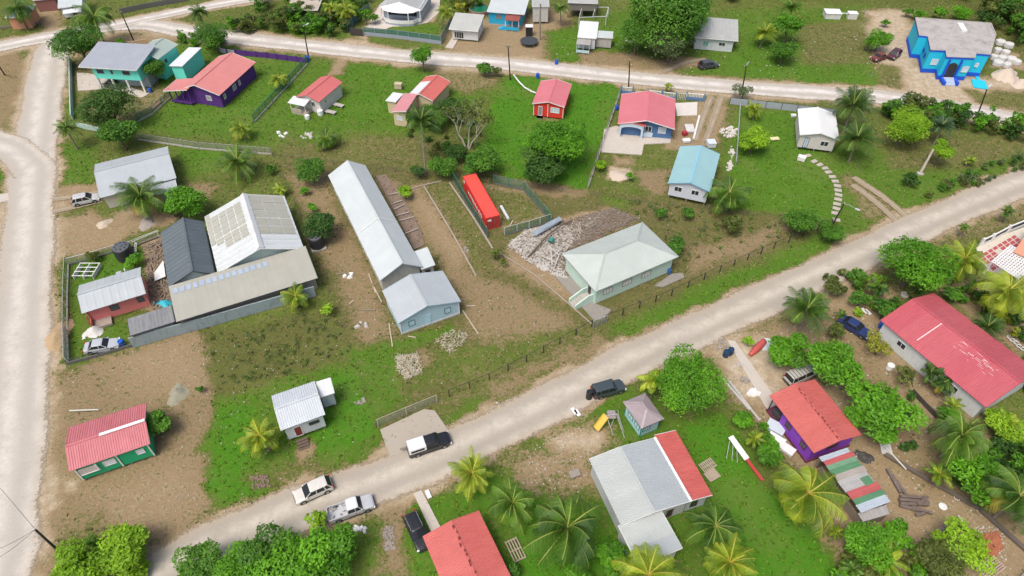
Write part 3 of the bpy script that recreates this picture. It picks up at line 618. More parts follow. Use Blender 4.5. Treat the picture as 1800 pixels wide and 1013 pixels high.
# --- green house with pink corrugated roof
gr_=paint('green_boards',(.008,.36,.16),.7,.15)
pk=roofm('faded_pink_roof',(.60,.205,.23),(.55,.17,.19),.5,(.46,.12,.13),.6,0,.55)
t,f=house('green_house','green boarded house with faded pink ribbed roof and a white ridge strip',Fr((121,830),(262.5,780),None,(123,752),3.1),.95,'gable',gr_,[pk],'x',(.35,.3,.35,.35),.35,rib=.26,ribh=.05,trim=pk,af=.46)
k=M(); k.bar((f.L*.42,f.W*.46,4.16),(f.L,f.W*.46,4.16),.42,.05); k.build('ridge_strip',WHITE(),t)
i4=(.35,.3,.35,.35)
window(t,f,'F',3.2,1.35,1.35,1.05,WHITE(),paint('white_sheet',(.68,.72,.78),.6,.1),i4,bars=0); window(t,f,'F',6.9,1.45,.9,.9,WHITE(),paint('white_sheet'),i4,bars=0)
for x in (.37,4.85,f.L-.42): k=M(); k.box(x-.06,.24,.35,x+.08,.345,3.0); k.build('corner_board',WHITE(),t)
k=M(); k.box(.55,.20,1.4,2.5,.345,2.4); k.build('porch_opening',paint('porch_back',(.55,.52,.48),.8,.4),t)
k=M(); k.box(.5,.15,1.3,2.7,.36,1.42); k.box(2.5,.12,1.42,2.62,.345,2.7); k.box(.4,.12,1.42,.52,.345,2.9); k.build('porch_rail',WHITE(),t)
# --- small white house
wv=roofm('white_ribbed_roof',(.58,.63,.68),(.54,.59,.64),.15,(.56,.60,.63),.6,0,.45)
wallw=paint('white_boards',(.56,.60,.63),.7,.3)
t,f=house('white_cabin','small white raised cabin with white ribbed roof and red door',Fr((494,757.5),(570.6,729),None,(478.5,696),3.4),.8,'gable',wallw,[wv],'x',(.35,.3,.35,.3),.6,rib=.28,ribh=.045,af=.5)
window(t,f,'F',1.3,.62,.95,2.0,WHITE(),paint('red_door',(.22,.03,.03),.6,.2),(.35,.3,.35,.3),'door',0); window(t,f,'F',3.2,1.9,1.3,.6,plain('dark_louvre'),glass(),(.35,.3,.35,.3))
st=M()
for i in range(4): st.box(1.1,-.05-.34*(i+1),.46-.15*i-.06,2.5,-.05-.34*i+.02,.46-.15*i)
st.build('step',paint('brown_step',(.13,.09,.07),.9,.4),t)
t,f=house('white_annex','flat white lean-to room on the right of the small white cabin',Fr((563,697.5),(588,691),None,(555,672),3.2),.1,'shed',paint('annex_wall',(.36,.42,.47),.8,.25),[roofm('flat_white_roof',(.72,.76,.80),(.70,.74,.78),.1)],'x',(.1,.15,.15,.1),.6,rib=.6,ribh=.015,cat='shed')
# --- big house south of the road
cor=roofm('white_corrugated_roof',(.50,.54,.53),(.45,.49,.485),.35,(.42,.45,.44),.75,1)
gz=roofm('slate_zinc_roof',(.41,.455,.48),(.39,.435,.46),.18,(.33,.36,.38),1.0,1)
rd=roofm('bright_red_roof',(.58,.14,.12),(.52,.12,.105),.45,(.36,.05,.045),.8,1)
wlw=paint('stained_white_wall',(.50,.53,.54),.85,.5,(.22,.2,.17))
t,f=house('patchwork_house','large house whose roof is white corrugated, slate grey and red in strips',Fr((1091,926),(1211,879),None,(1038.6,808),3.3),.55,'gable',wlw,[cor,gz],'y',(.35,.2,.35,.3),af=.46,rib=.24,ribh=.05,trim=WHITE())
ro=[c for c in t.children if c.name.startswith('roof')][0]; n_=len(ro.data.polygons)//2
for i,p in enumerate(ro.data.polygons): p.material_index=1 if i>=n_ else 0
x,_=f.loc(1178,904,1.2); window(t,f,'F',x-.5,.1,.95,2.1,paint('brown_frame'),plain('dark_door',(.05,.03,.025)),(.35,.2,.35,.3),'door',0)
k=M(); k.bar((f.L+.05,-.1,3.33),(f.L+.05,f.W+.1,3.33),.3,.14); k.build('gutter',WHITE(),t)
t3,f3=house('red_lean_to','red ribbed lean-to along the right side of the patchwork house',Fr((1213,879.5),(1255,869),None,(1148.5,765),3.15),-.35,'shedx',wlw,[rd],'y',(.05,.35,.3,.3),rib=.28,ribh=.045,trim=WHITE(),cat='shed')
k=M(); k.box(.6,.25,.6,1.5,.32,2.5); k.build('doorway',glass('dark_opening'),t3)
t4,f4=house('front_lean_to','corrugated and slate lean-to on the near end of the patchwork house',Fr((1122,997),(1196,961),None,(1090,925),3.1),.12,'shed',wlw,[cor,gz],'x',(.3,.3,.3,.05),rib=.24,ribh=.03,trim=WHITE(),cat='shed')
k=M(); k.quad((.02,.02,3.19),(f4.L-.02,.02,3.19),(f4.L-.02,f4.W*.36,3.23),(.02,f4.W*.36,3.23)); k.build('grey_sheet',gz,t4)
# --- red roof bottom centre
rr=roofm('coral_red_roof',(.60,.155,.14),(.54,.135,.12),.35,(.46,.08,.065),.9,1)
t,f=house('coral_roof_house','coral red ribbed gable roof at the bottom edge beside the black parked car',Fr((797,1080),None,(842,896),(744.6,944.5),3.0),.65,'gable',wlw,[rr],'y',.4,rib=.24,ribh=.05,trim=rr)
rust=plain('rust_patch',(.16,.03,.025),.9); random.seed(3)
def rustspots(t,f,rise,n,mat,zoff=.075,span=(.05,.95),af=.5):
    k=M()
    for i in range(n):
        y=f.W*(span[0]+(span[1]-span[0])*(i+random.random()*.6)/n); x=f.L*af+random.uniform(-.12,.12); s=random.uniform(.05,.15)
        z=f.ze+rise+zoff+.012; k.add([(x-s,y-s*1.6,z),(x+s*.8,y-s,z-.0),(x+s,y+s*1.4,z),(x-s*.6,y+s*1.7,z)],[(0,1,2,3)])
    k.build('rust_patch',mat,t)
rustspots(t,f,.65,12,rust)
# --- gazebo
gp=roofm('weathered_pink_roof',(.33,.27,.29),(.28,.23,.25),.6,(.42,.38,.40),.5,0,.8)
t,f=house('play_hut','small light blue hut with weathered mauve four-sided roof beside the slide',Fr((1128,753),(1168,737),None,(1094.5,707),2.7),.95,'hip',paint('skyblue_boards',(.44,.62,.68),.8,.35,(.6,.62,.6)),[gp],'y',(.35,.3,.4,.35),ridgecap=roofm('mauve_ridge',(.40,.35,.37)),cat='hut')
i4=(.35,.3,.4,.35); window(t,f,'F',.6,.95,1.1,.9,paint('teal_trim',(.02,.30,.25)),paint('white_sheet'),i4,bars=2)
for u in (.7,2.2): window(t,f,'L',u,.95,1.1,.9,paint('teal_trim'),paint('white_sheet'),i4,bars=1)
k=M(); x0,x1,y0,y1=.35,f.L-.3,.4,f.W-.35
for x,y in ((x0,y0),(x1,y0),(x0,y1)): k.box(x-.05,y-.05,0,x+.05,y+.05,2.6)
k.box(x0-.03,y0-.03,0,x1+.03,y1+.03,.12); k.build('corner_post',paint('teal_trim'),t)
# --- big pink roof on the right
bp_=roofm('rose_red_roof',(.50,.10,.125),(.55,.145,.165),.35,(.40,.055,.08),3.4,1)
t,f=house('rose_roof_house','very large rose red gable roof on white walls at the right edge',Fr((1732.5,716),None,(1642.5,516),(1547.5,563.5),3.3),1.6,'gable',paint('white_block',(.60,.64,.65),.8,.3),[bp_],'y',(.5,.5,.4,.4),rib=.3,ribh=.035,trim=bp_)
for u in (f.W*.22,f.W*.42,f.W*.72): window(t,f,'L',u,1.3,1.4,1.0,WHITE(),glass(),(.5,.5,.4,.4))
k=M(); k.quad((1.1,f.W*.69,3.3+1.6*1.1/(f.L/2)+.08),(1.1,f.W*.69+.13,3.3+1.6*1.1/(f.L/2)+.08),(f.L/2-.3,f.W*.69+.13,4.82+.08),(f.L/2-.3,f.W*.69,4.82+.08)); k.build('white_streak',plain('streak_white',(.8,.62,.62)),t); k=M()
for i in range(30):
    x=random.uniform(.3,.46)*f.L; y=random.uniform(.12,.48)*f.W; z=3.3+1.6*x/(f.L/2)+.06; l=random.uniform(.2,.9); k.quad((x,y,z),(x+.04,y,z+.012),(x+.04,y+l,z+.012),(x,y+l,z))
k.build('white_streak',plain('streak_white',(.8,.62,.62)),t)
# --- purple house
pv=paint('purple_boards',(.24,.055,.50),.7,.25,(.1,.03,.2))
r2=roofm('tomato_red_roof',(.58,.155,.135),(.52,.13,.115),.35,(.42,.06,.05),.9,1)
t,f=house('purple_house','bright purple house with tomato red ribbed roof and open corner porch',Fr((1430,796.6),(1514.5,764),(1433,668),(1352.5,696),3.1),.8,'gable',None,[r2],'y',.35,rib=.24,ribh=.05,trim=r2)
k=M(); k.extr([(.35,.3),(f.L-.35,.3),(f.L-.35,3.1),(f.L/2,3.75),(.35,3.1)],'y',.45,f.W-2.6); k.extr([(f.L*.45,.3),(f.L-.35,.3),(f.L-.35,3.1),(f.L/2,3.75),(f.L*.45,3.5)],'y',f.W-2.6,f.W-.35); k.build('wall',pv,t)
k=M(); k.box(.25,.3,0,f.L-.25,f.W-.2,.3); k.build('plinth',paint('maroon_base',(.12,.02,.05)),t)
k=M(); k.box(.35,f.W-.46,.3,.47,f.W-.34,3.1); k.build('porch_post',plain('dark_trim'),t)
k=M(); k.box(f.L*.42,f.W-.45,.3,f.L*.42+.12,f.W-.33,3.3); k.build('porch_post',plain('dark_trim'),t)
k=M(); k.box(.5,f.W-2.3,.3,1.3,f.W-.9,1.1); k.build('porch_bench',plain('bench_dark',(.06,.06,.07)),t)
for u in (1.3,4.2): window(t,f,'L',u,1.3,1.0,1.0,paint('maroon_base'),glass(),.35,bars=1)
window(t,f,'F',2.8,1.3,1.6,.9,paint('maroon_base'),glass(),(.35,.35,.45,.35),bars=1); rustspots(t,f,.8,14,rust)
# --- patch roof shelter
sh=thing('patchwork_shelter','long low shelter of red, green and grey metal sheets below the purple house','shelter')
A_,B_,C_,D_=G(1512,902,2.3),G(1567,882,2.3),G(1487,793,2.5),G(1433,803,2.3)
f=Fr((1512,902),(1567,882),None,(1437,806),2.3); sh.location=f.o; sh.rotation_euler.z=f.rz
cols=[('ice_sheet',(.50,.58,.66)),('green_sheet',(.12,.30,.16)),('red_sheet',(.55,.13,.13)),('grey_sheet',(.48,.48,.47)),('beige_sheet',(.45,.40,.36)),('green_sheet',(.12,.30,.16)),('mint_sheet',(.20,.38,.24)),('red_sheet',(.55,.13,.13)),('ice_sheet',(.50,.58,.66))]
wds=[.12,.09,.14,.20,.10,.10,.08,.09,.08]; y=0
for (n_,c_),wd in zip(cols,wds):
    k=M(); y1=y+wd*f.W; xo=random.uniform(-.15,.15); zz=2.35+random.uniform(0,.06); k.panel((f.L+xo,y-.05,zz),(f.L+xo,y1,zz),(xo*.5,y1,zz+.25),(xo*.5,y-.05,zz+.25),.22,.035,.03); k.build('roof_sheet',roofm(n_,c_,None,.45,None,.5,1),sh); y=y1
k=M(); k.panel((f.L-.3,f.W*.33,2.5),(f.L-.3,f.W*.47,2.5),(f.L-1.5,f.W*.47,2.56),(f.L-1.5,f.W*.33,2.56),.22,.04,.03); k.build('roof_sheet',roofm('green_sheet',(.12,.30,.16)),sh)
for x in (.2,f.L-.2):
    for i in range(5): k=M(); k.box(x-.06,.2+i*(f.W-.4)/4-.06,0,x+.06,.2+i*(f.W-.4)/4+.06,2.3); k.build('post',WOOD(),sh)
k=M(); k.box(.1,.1,0,.16,f.W*.9,1.6); k.box(.2,f.W-.2,0,f.L-.2,f.W-.1,2.3); k.build('board_wall',WOOD(),sh)
t=thing('low_shed_roof','dull grey sheet roof on short posts at the foot of the patchwork shelter','shelter'); f=Fr((1517,918),(1563,903),None,(1508,903),1.9); t.location=f.o; t.rotation_euler.z=f.rz
k=M(); k.panel((0,0,1.9),(f.L,0,1.9),(f.L+.3,f.W,1.95),(0,f.W,1.95),.3,.02); k.build('roof',roofm('dull_sheet',(.42,.41,.40),None,.6),t); k=M(); k.box(.1,.1,0,f.L-.1,f.W,1.7); k.build('wall',WOOD(),t)
# --- top left: teal stilt house
tl=paint('teal_render',(.16,.78,.66),.75,.12)
f=Fr((136,118),(240,122.5),None,(179,82.5),5.6)
t,f=house('teal_stilt_house','turquoise two-storey house on posts with wide grey-lilac roof',f,1.1,'shed',tl,[roofm('lilac_grey_roof',(.35,.385,.44),(.33,.365,.42),.1,(.33,.35,.42),3)],'x',(2.1,.5,.8,.4),2.75,rib=1.0,ribh=.02)
for o in list(t.children):
    if o.name.startswith('stilt'): bpy.data.objects.remove(o)
for i in range(4):
    k=M(); x=2.2+i*(f.L-3.0)/3; k.box(x-.17,.85,0,x+.17,1.2,2.78); k.build('post',WHITE(),t)
k=M(); k.box(3,3.2,0,f.L-.6,f.W-.5,2.75); k.build('ground_room',paint('grey_ground_room',(.40,.46,.50),.8,.3),t)
i4=(2.1,.5,.8,.4)
for u,w_ in ((3.0,1.5),(6.0,.5),(8.6,1.6)): window(t,f,'F',u,3.9,w_,.9,plain('mauve_bars',(.22,.15,.22)),glass(),i4,bars=3 if w_>1 else 0)
gmr=roofm('greygreen_roof',(.36,.46,.42),(.42,.48,.42),.25,(.33,.40,.40),3,1)
t,f=house('teal_rear_house','turquoise rear house with pale grey-green gable roof behind the lilac roof',Fr((236,95),(279,105),(309,79),None,5.0),1.0,'gable',tl,[gmr],'y',.4,rib=.9,ribh=.02)
window(t,f,'R',1.8,3.1,.7,.8,plain('mauve_bars'),glass(),.4)
t,f=house('teal_side_house','narrow turquoise annex with white flat roof beside the purple house',Fr((296,116),(321,117.5),(356,85.5),None,3.6),.2,'shedx',tl,[roofm('flat_white_roof')],'y',.25,rib=.8,ribh=.02)
# --- purple house top left
pp=paint('deep_purple_render',(.085,.024,.20),.75,.15)
pkr=roofm('salmon_pink_roof',(.66,.25,.235),(.62,.23,.225),.22,(.54,.17,.17),3,1)
t,f=house('deep_purple_house','deep purple bungalow with wide salmon pink roof and white trimmed windows',Fr((306,161),(384,164.5),(460,109),None,3.2),1.5,'gable',pp,[pkr],'y',(.3,.5,.6,.4),af=.42,rib=.8,ribh=.02)
i4=(.3,.5,.6,.4)
window(t,f,'F',f.L-3.9,1.2,1.2,1.1,WHITE(),glass('pale_glass',(.25,.25,.3)),i4,bars=3)
for u in (1.6,5.0,7.2): window(t,f,'R',u,1.3,.7 if u!=5.0 else 1.2,1.1,WHITE(),glass('pale_glass'),i4)
t5=thing('purple_porch','purple posted porch with salmon pink roof and red entry ramp','porch'); f=Fr((285,160.5),(332,165.5),None,(312,140),2.9); t5.location=f.o; t5.rotation_euler.z=f.rz
k=M(); k.panel((0,f.W,2.9),(0,0,2.9),(f.L,0,4.0),(f.L,f.W,4.0),.8,.02); k.build('roof',pkr,t5)
k=M(); k.bar((0,-.03,2.83),(f.L,-.03,3.93),.05,.16); k.bar((-.03,0,2.85),(-.03,f.W,2.85),.05,.16); k.build('fascia',WHITE(),t5)
for i in range(4): k=M(); x=.9+i*(f.L-1.4)/3; k.box(x-.1,.5,.3,x+.1,.7,3.0+x*.15); k.build('post',pp,t5)
k=M(); k.box(.8,.45,.3,f.L-.4,.6,.75); k.box(.8,.6,.2,f.L-.4,f.W,.32); k.build('parapet',pp,t5)
k=M(); k.box(-2.4,-2.6,0,-1.6,.4,.14); k.build('ramp',paint('ramp_red',(.42,.24,.19)),t5)
# --- white house with pink roof
prf=roofm('coral_pink_roof',(.62,.17,.165),(.58,.155,.155),.25,(.5,.12,.12),3,1)
t,f=house('little_white_house','little white house with coral pink roof and pale porch roof in the lawn',Fr((518,171),(560,179),(605,145),None,3.0),.95,'gable',paint('patchy_white',(.60,.60,.58),.8,.45,(.55,.3,.27)),[prf],'y',(.3,.3,.5,.4),rib=.8,ribh=.02,trim=paint('pink_trim',(.5,.16,.15)))
window(t,f,'F',f.L-2.4,1.3,.9,1.1,paint('white_boards'),glass(),(.3,.3,.5,.4)); window(t,f,'R',1.9,1.6,.7,.7,WHITE(),glass(),(.3,.3,.5,.4))
for px,py in ((596,188),(582,200)):
    p=G(px,py); t9=thing('concrete_bench','low concrete slab table right of the little white house' if px>590 else 'low concrete slab table nearer the corner of the little white house','bench',p,f.rz); k=M(); k.box(-1.1,-.5,.4,1.1,.5,.5); k.build('slab',CONC(),t9)
    for s_ in (-.8,.7): k=M(); k.box(s_,-.4,0,s_+.12,.4,.4); k.build('leg',CONC(),t9)
t6=thing('front_porch','pale lean-to porch on the front of the little white house','porch'); f=Fr((505,181),(535,187),None,(517,171),2.5); t6.location=f.o; t6.rotation_euler.z=f.rz
k=M(); k.panel((0,0,2.5),(f.L,0,2.5),(f.L,f.W,2.8),(0,f.W,2.8),.6,.02); k.build('roof',roofm('flat_white_roof'),t6)
k=M(); k.box(.2,.3,0,f.L-.2,f.W,.5); k.box(.2,.25,.5,f.L*.7,.35,1.3); k.build('porch_wall',paint('porch_board',(.40,.36,.30),.8,.4),t6)
for x in (.25,f.L-.3): k=M(); k.box(x,.3,.5,x+.1,.4,2.5); k.build('post',WHITE(),t6)
k=M(); k.lathe([(.45,.0),(.5,.2),(.5,.9),(.2,1.05)],12,(f.L+.5,-.5)); k.build('water_barrel',WHITE(),t6)
# --- cream house
cr=paint('cream_render',(.56,.47,.31),.8,.2,(.5,.3,.15))
ora=roofm('vermilion_roof',(.62,.16,.135),(.58,.15,.13),.2,(.5,.09,.07),3,1); ppk=roofm('powder_pink_roof',(.62,.27,.29),(.60,.25,.27),.15,(.55,.2,.2),3,1)
t,f=house('cream_house','cream house with vermilion roof and one bare white roof patch',Fr((716,168),(761,178),(792,144),None,3.0),.95,'gable',cr,[ora],'y',.35,rib=.8,ribh=.02)
k=M(); xa=f.L*.5; z_=lambda x:3.0+.95*x/xa+.06; k.quad((.15,.1,z_(.15)),(xa-.3,.1,z_(xa-.3)),(xa-.3,f.W*.68,z_(xa-.3)),(.15,f.W*.68,z_(.15))); k.build('white_sheet',roofm('flat_white_roof'),t)
t,f=house('cream_front_room','cream front room with powder pink roof and one white window',Fr((687,197),(714,199),(737,168),None,3.2),.5,'shedx',cr,[ppk],'y',.2,rib=.8,ribh=.02)
window(t,f,'F',.8,1.3,1.2,1.0,WHITE(),paint('skyglass',(.5,.62,.72)),.2,bars=0)
house('cream_side_room','cream side room with flat white roof left of the powder pink roof',Fr((677,177),(696,180),(710,166),None,2.9),.1,'shedx',cr,[roofm('flat_white_roof')],'y',.2,rib=.8,ribh=.02)
# --- bright red small house
t,f=house('bright_red_house','bright red small house with white trim and rose pink roof on the green field',Fr((934.5,182.5),(992,188),None,(952,143),3.0),.8,'gable',paint('bright_red_boards',(.66,.035,.02),.7,.12),[roofm('rose_pink_roof',(.62,.19,.22),(.60,.18,.21),.12,(.52,.14,.16),3,1)],'y',(.3,.3,.3,.3),.25,rib=.8,ribh=.02,af=.5)
window(t,f,'F',1.2,.35,.85,2.1,WHITE(),glass('pale_glass'),.3,'door',0); window(t,f,'F',3.7,1.3,1.8,1.2,WHITE(),paint('skyglass'),.3,bars=2)
for x in (.3,3.15,f.L-.3): k=M(); k.box(x-.07,.22,.25,x+.07,.3,3.1); k.build('corner_board',WHITE(),t); k=M(); k.box(1.0,-.5,0,2.2,.25,.22); k.build('step',CONC(),t)
# --- blue house
bl=paint('blue_render',(.075,.17,.36),.75,.15); lb=paint('paleblue_render',(.50,.62,.74),.75,.1); rp=roofm('rose_pink_roof')
t,f=house('blue_house','blue house with wide rose pink roof and arched pale blue porch',Fr((1082.5,219),(1183,223.5),None,(1098,168),3.0),1.3,'gable',bl,[rp],'y',(.6,.4,1.1,.4),rib=.8,ribh=.02,af=.5)
i4=(.6,.4,1.1,.4); window(t,f,'F',f.L-5.5,1.1,1.3,1.3,WHITE(),glass(),i4,bars=1); window(t,f,'F',f.L-3.0,1.1,1.5,1.4,WHITE(),paint('skyglass'),i4,bars=1)
k=M(); k.box(f.L-6.1,.75,.2,f.L-3.9,1.08,1.0); k.build('entry_parapet',lb,t)
p=thing('arched_porch','pale blue arched carport with low red gable in front of the blue house','porch',f.o,f.rz)
k=M(); k.panel((.0,2.2,3.0),(.0,-.15,3.0),(2.7,-.15,3.55),(2.7,2.2,3.55),.8,.02); k.panel((5.4,-.15,3.0),(5.4,2.2,3.0),(2.7,2.2,3.55),(2.7,-.15,3.55),.8,.02); k.build('roof',roofm('vermilion_roof'),p)
k=M()
# front wall with arch
arch=[]
for i in range(9): a=PI*i/8; arch.append((2.7-1.9*math.cos(a),2.0+.55*math.sin(a)))
k.extr([(.45,0),(.8,0)]+arch+[(4.6,0),(5.0,0),(5.0,3.0),(2.7,3.45),(.45,3.0)],'y',.0,.25)
k.box(.45,.25,0,.65,3.2,3.0); k.box(4.8,.25,0,5.0,1.2,3.0); k.build('arch_wall',lb,p)
# --- light-blue roofed house
cy_=roofm('sky_blue_roof',(.29,.50,.535),(.31,.52,.55),.12,(.30,.48,.52),3,1)
t,f=house('sky_roof_house','raised white house with sky blue gable roof near the coconut palm',Fr((1173,322),(1248,336),None,(1197,258.5),3.6),1.0,'gable',paint('lavender_white',(.56,.60,.68),.75,.15),[cy_],'y',(.35,.35,.45,.3),.8,rib=.8,ribh=.02,trim=paint('blue_fascia',(.22,.48,.66)),ridgecap=paint('blue_fascia'))
for u in (1.2,4.1): window(t,f,'F',u,1.9,1.35,1.05,WHITE(),glass(),(.35,.35,.45,.3),bars=1)
# --- white-roofed house right
wr2=roofm('bright_white_roof',(.76,.78,.79),(.76,.79,.81),.12,(.6,.66,.66),3,1)
t,f=house('white_roof_house','small grey-white house with bright white gable roof beside palms',Fr((1405,237.5),(1474.4,245),None,(1404,192.5),3.4),.9,'gable',paint('offwhite_boards',(.55,.53,.51),.8,.2),[wr2],'y',(.3,.4,.4,.3),.55,rib=.8,ribh=.02,trim=paint('white_paint'))
window(t,f,'F',1.2,.6,.85,2.2,paint('navy_frame',(.07,.10,.17)),paint('skyglass'),(.3,.4,.4,.3),'door',1); window(t,f,'F',4.1,1.4,1.5,1.1,WHITE(),glass(),(.3,.4,.4,.3),bars=1)
# --- big blue flat-roofed house
f=Fr((1636,88),(1741,96),None,(1609,32.5),5.2)
t=thing('azure_flat_house','large azure house with flat grey concrete roof and arched entrance','house',f.o,f.rz)
ga=lambda px,py: f.loc(px,py,5.2)
poly=[ga(1609,32.5),ga(1741,42),ga(1750,62.5),ga(1741,96),ga(1716,94),ga(1714,102),ga(1664,100),ga(1662,89),ga(1636,88),ga(1631,64),ga(1615.6,62.5)]
az=paint('azure_render',(.014,.50,.72),.7,.08,(.02,.28,.45)); cob=paint('cobalt_paint',(.01,.09,.60),.7,.08,(.01,.06,.4)); ins_=[(p[0],p[1]) for p in poly]
def shrink(poly,d):
    cx=sum(p[0] for p in poly)/len(poly); cy=sum(p[1] for p in poly)/len(poly); return [(p[0]+(cx-p[0])*d,p[1]+(cy-p[1])*d) for p in poly]
k=M(); k.prism(shrink(poly,.012),.9,4.75); k.build('wall',az,t)
k=M(); k.prism(poly,0,.9); k.build('plinth',cob,t)
k=M(); k.prism(poly,4.75,5.15); k.build('cornice',cob,t)
k=M(); k.prism(shrink(poly,-.008),5.15,5.28); ro=k.build('roof',paint('stained_concrete_roof',(.40,.385,.375),.9,1.0,(.15,.14,.13),.45),t)
k=M(); 
for i in range(len(poly)):
    a,b=poly[i],poly[(i+1)%len(poly)]
    if i in (0,1,10): k.bar((*a,5.36),(*b,5.36),.18,.16)
k.build('roof_kerb',CONC(),ro)
bx_=ga(1690,50); k=M(); k.box(bx_[0]-.7,bx_[1]-2.2,5.3,bx_[0]+.5,bx_[1]+1.6,5.75); k.build('roof_crate',WHITE(),t)
# entrance and windows on the measured faces
def face_win(a,b,u0,u1,z0,z1,fr,pn,name='window',bars=1):
    a=Vector((*a,0)); b=Vector((*b,0)); d=(b-a).normalized(); n=Vector((d.y,-d.x,0)); m=M(); L_=(b-a).length
    if n.y>0 and abs(n.y)>.3: n=-n
    def P_(u,z,o): return a+d*u+Vector((0,0,z))+n*o
    def bx(u0,z0,u1,z1,o0,o1):
        q=[P_(u0,z0,o0),P_(u1,z0,o0),P_(u1,z0,o1),P_(u0,z0,o1),P_(u0,z1,o0),P_(u1,z1,o0),P_(u1,z1,o1),P_(u0,z1,o1)]; m.add(q,[(0,3,2,1),(4,5,6,7),(0,1,5,4),(1,2,6,5),(2,3,7,6),(3,0,4,7)])
    t_=.1; bx(u0,z0,u1,z0+t_,0,.1); bx(u0,z1-t_,u1,z1,0,.1); bx(u0,z0+t_,u0+t_,z1-t_,0,.1); bx(u1-t_,z0+t_,u1,z1-t_,0,.1)
    for i in range(bars): q=u0+(u1-u0)*(i+1)/(bars+1); bx(q-.03,z0+t_,q+.03,z1-t_,0,.08)
    o=m.build(name,fr,t); m=M(); bx(u0+t_,z0+t_,u1-t_,z1-t_,0,.04); m.build('pane',pn,o)
A8,A7,A6,A5,A4,A3=poly[8],poly[7],poly[6],poly[5],poly[4],poly[3]
face_win(A8,A7,1.2,2.6,1.9,3.2,WHITE(),paint('skyglass'),bars=2); face_win(A4,A3,.9,1.6,2.2,3.1,WHITE(),paint('skyglass'))
face_win(A6,A5,4.3,5.6,1.9,3.2,WHITE(),paint('skyglass'),bars=2)
for a,b in ((poly[9],A8),): face_win(a,b,1.2,2.4,2.2,3.3,cob,glass()); face_win(a,b,3.6,4.8,2.2,3.3,cob,glass())
d=(Vector(A5)-Vector(A6)).normalized(); n=Vector((d.y,-d.x)); 
if n.y>0: n=-n
rzp=math.atan2(d.y,d.x)
k=M(); ap=[(2.15-1.05*math.cos(PI*i/8),2.9+1.0*math.sin(PI*i/8)) for i in range(9)]
prof=[(1.1,.6)]+ap+[(3.2,.6)]; k.extr(prof,'y',-.06,.0); o=k.build('arched_doorway',glass('dark_opening'),t); o.location=(A6[0],A6[1],0); o.rotation_euler.z=rzp
k=M(); 
for x in (.75,3.25): k.extr([(x,0),(x+.3,0),(x+.3,4.7),(x,4.7)],'y',-.5,-.08); 
for x in (.55,3.25): k.extr([(x,0),(x+.5,0),(x+.5,.8),(x,.8)],'y',-2.6,-.5)
o=k.build('entrance_pier',cob,t); o.location=(A6[0],A6[1],0); o.rotation_euler.z=rzp
k=M()
for i in range(6): k.box(1.1,-2.6+i*.36,0,3.2,-2.6+(i+1)*.36,.14*(i+1))
o=k.build('step',paint('blue_white_steps',(.42,.50,.66)),t); o.location=(A6[0],A6[1],0); o.rotation_euler.z=rzp
# --- far houses along the top
gw=roofm('dull_grey_roof',(.45,.47,.46),(.42,.44,.43),.4,(.3,.3,.3),3,0)
t,f=house('grey_white_house','grey-white bungalow with stained grey roof beside the tallest broad tree',Fr((1220,66.5),(1296,71.5),(1297.5,41),None,3.0),.9,'shed',paint('patchy_whitewash',(.56,.61,.64),.8,.4),[gw],'x',(.3,.8,.5,.4),rib=.8,ribh=.02)
window(t,f,'F',2.1,.9,1.3,1.2,paint('white_boards'),paint('green_shutter',(.12,.36,.28)),(.3,.8,.5,.4),'shutter',1); window(t,f,'F',5.6,1.2,1.5,.9,WHITE(),glass(),(.3,.8,.5,.4))
t,f=house('shabby_white_house','shabby white cabin with open front and white roof near the upper road',Fr((1014,66),(1047,66.5),None,(1022.5,41),3.0),.5,'shed',paint('patchy_whitewash'),[roofm('flat_white_roof')],'x',.2,.3,rib=.8,ribh=.02)
house('shabby_side_room','flat grey-roofed side room of the shabby white cabin',Fr((1046,66),(1076,66.5),(1079.5,56),None,2.7),.1,'shed',paint('shabby_grey',(.42,.41,.40),.9,.6),[roofm('pale_zinc_roof')],'x',.2,.2,rib=.8,ribh=.02)
t=thing('open_porch','rickety pale porch in front of the shabby white cabin','porch'); f=Fr((1010,80),(1034,78),(1047,66),None,2.3); t.location=f.o; t.rotation_euler.z=f.rz
k=M(); k.panel((0,0,2.3),(f.L,0,2.3),(f.L,f.W,2.9),(0,f.W,2.9),.5,.02); k.build('roof',roofm('dull_sheet'),t)
for x in (.1,f.L/2,f.L-.2): k=M(); k.box(x,.1,0,x+.1,.2,2.3); k.build('post',paint('skyblue_boards'),t)
k=M(); k.box(.1,.08,.3,f.L-.1,.16,.9); k.build('rail',paint('skyblue_boards'),t)
t,f=house('white_kiosk','small white cabin with two-part pale roof and railed veranda by the road',Fr((791,50),(841,56),(848,33),None,3.0),.9,'shed',paint('white_boards2',(.62,.65,.66),.8,.25),[roofm('pale_olive_roof',(.50,.52,.49),(.46,.48,.46),.2)],'x',(.6,.2,.7,.3),.4,rib=.8,ribh=.02)
window(t,f,'F',1.0,.6,2.3,1.6,WHITE(),glass('dark_opening'),(.6,.2,.7,.3),'doorway',3); window(t,f,'R',1.6,1.3,1.1,1.0,WHITE(),glass(),(.6,.2,.7,.3))
t,f=house('azure_house','azure blue house with pale roof and red tiled porch at the top',Fr((855,21),(921,25),(934,-4),None,3.4),.9,'shed',paint('azure_boards',(.02,.38,.62),.75,.12),[roofm('pale_zinc_roof')],'x',(.3,.7,.5,.3),.3,rib=.8,ribh=.02,base=(.3,CONC()))
window(t,f,'F',2.0,1.5,1.6,1.2,paint('azure_boards'),paint('brown_blind',(.25,.20,.15)),(.3,.7,.5,.3))
t=thing('tiled_porch','azure railed porch with red-brown roof on the azure blue house','porch'); f=Fr((886,36),(912,37),None,(893,25),2.6); t.location=f.o; t.rotation_euler.z=f.rz
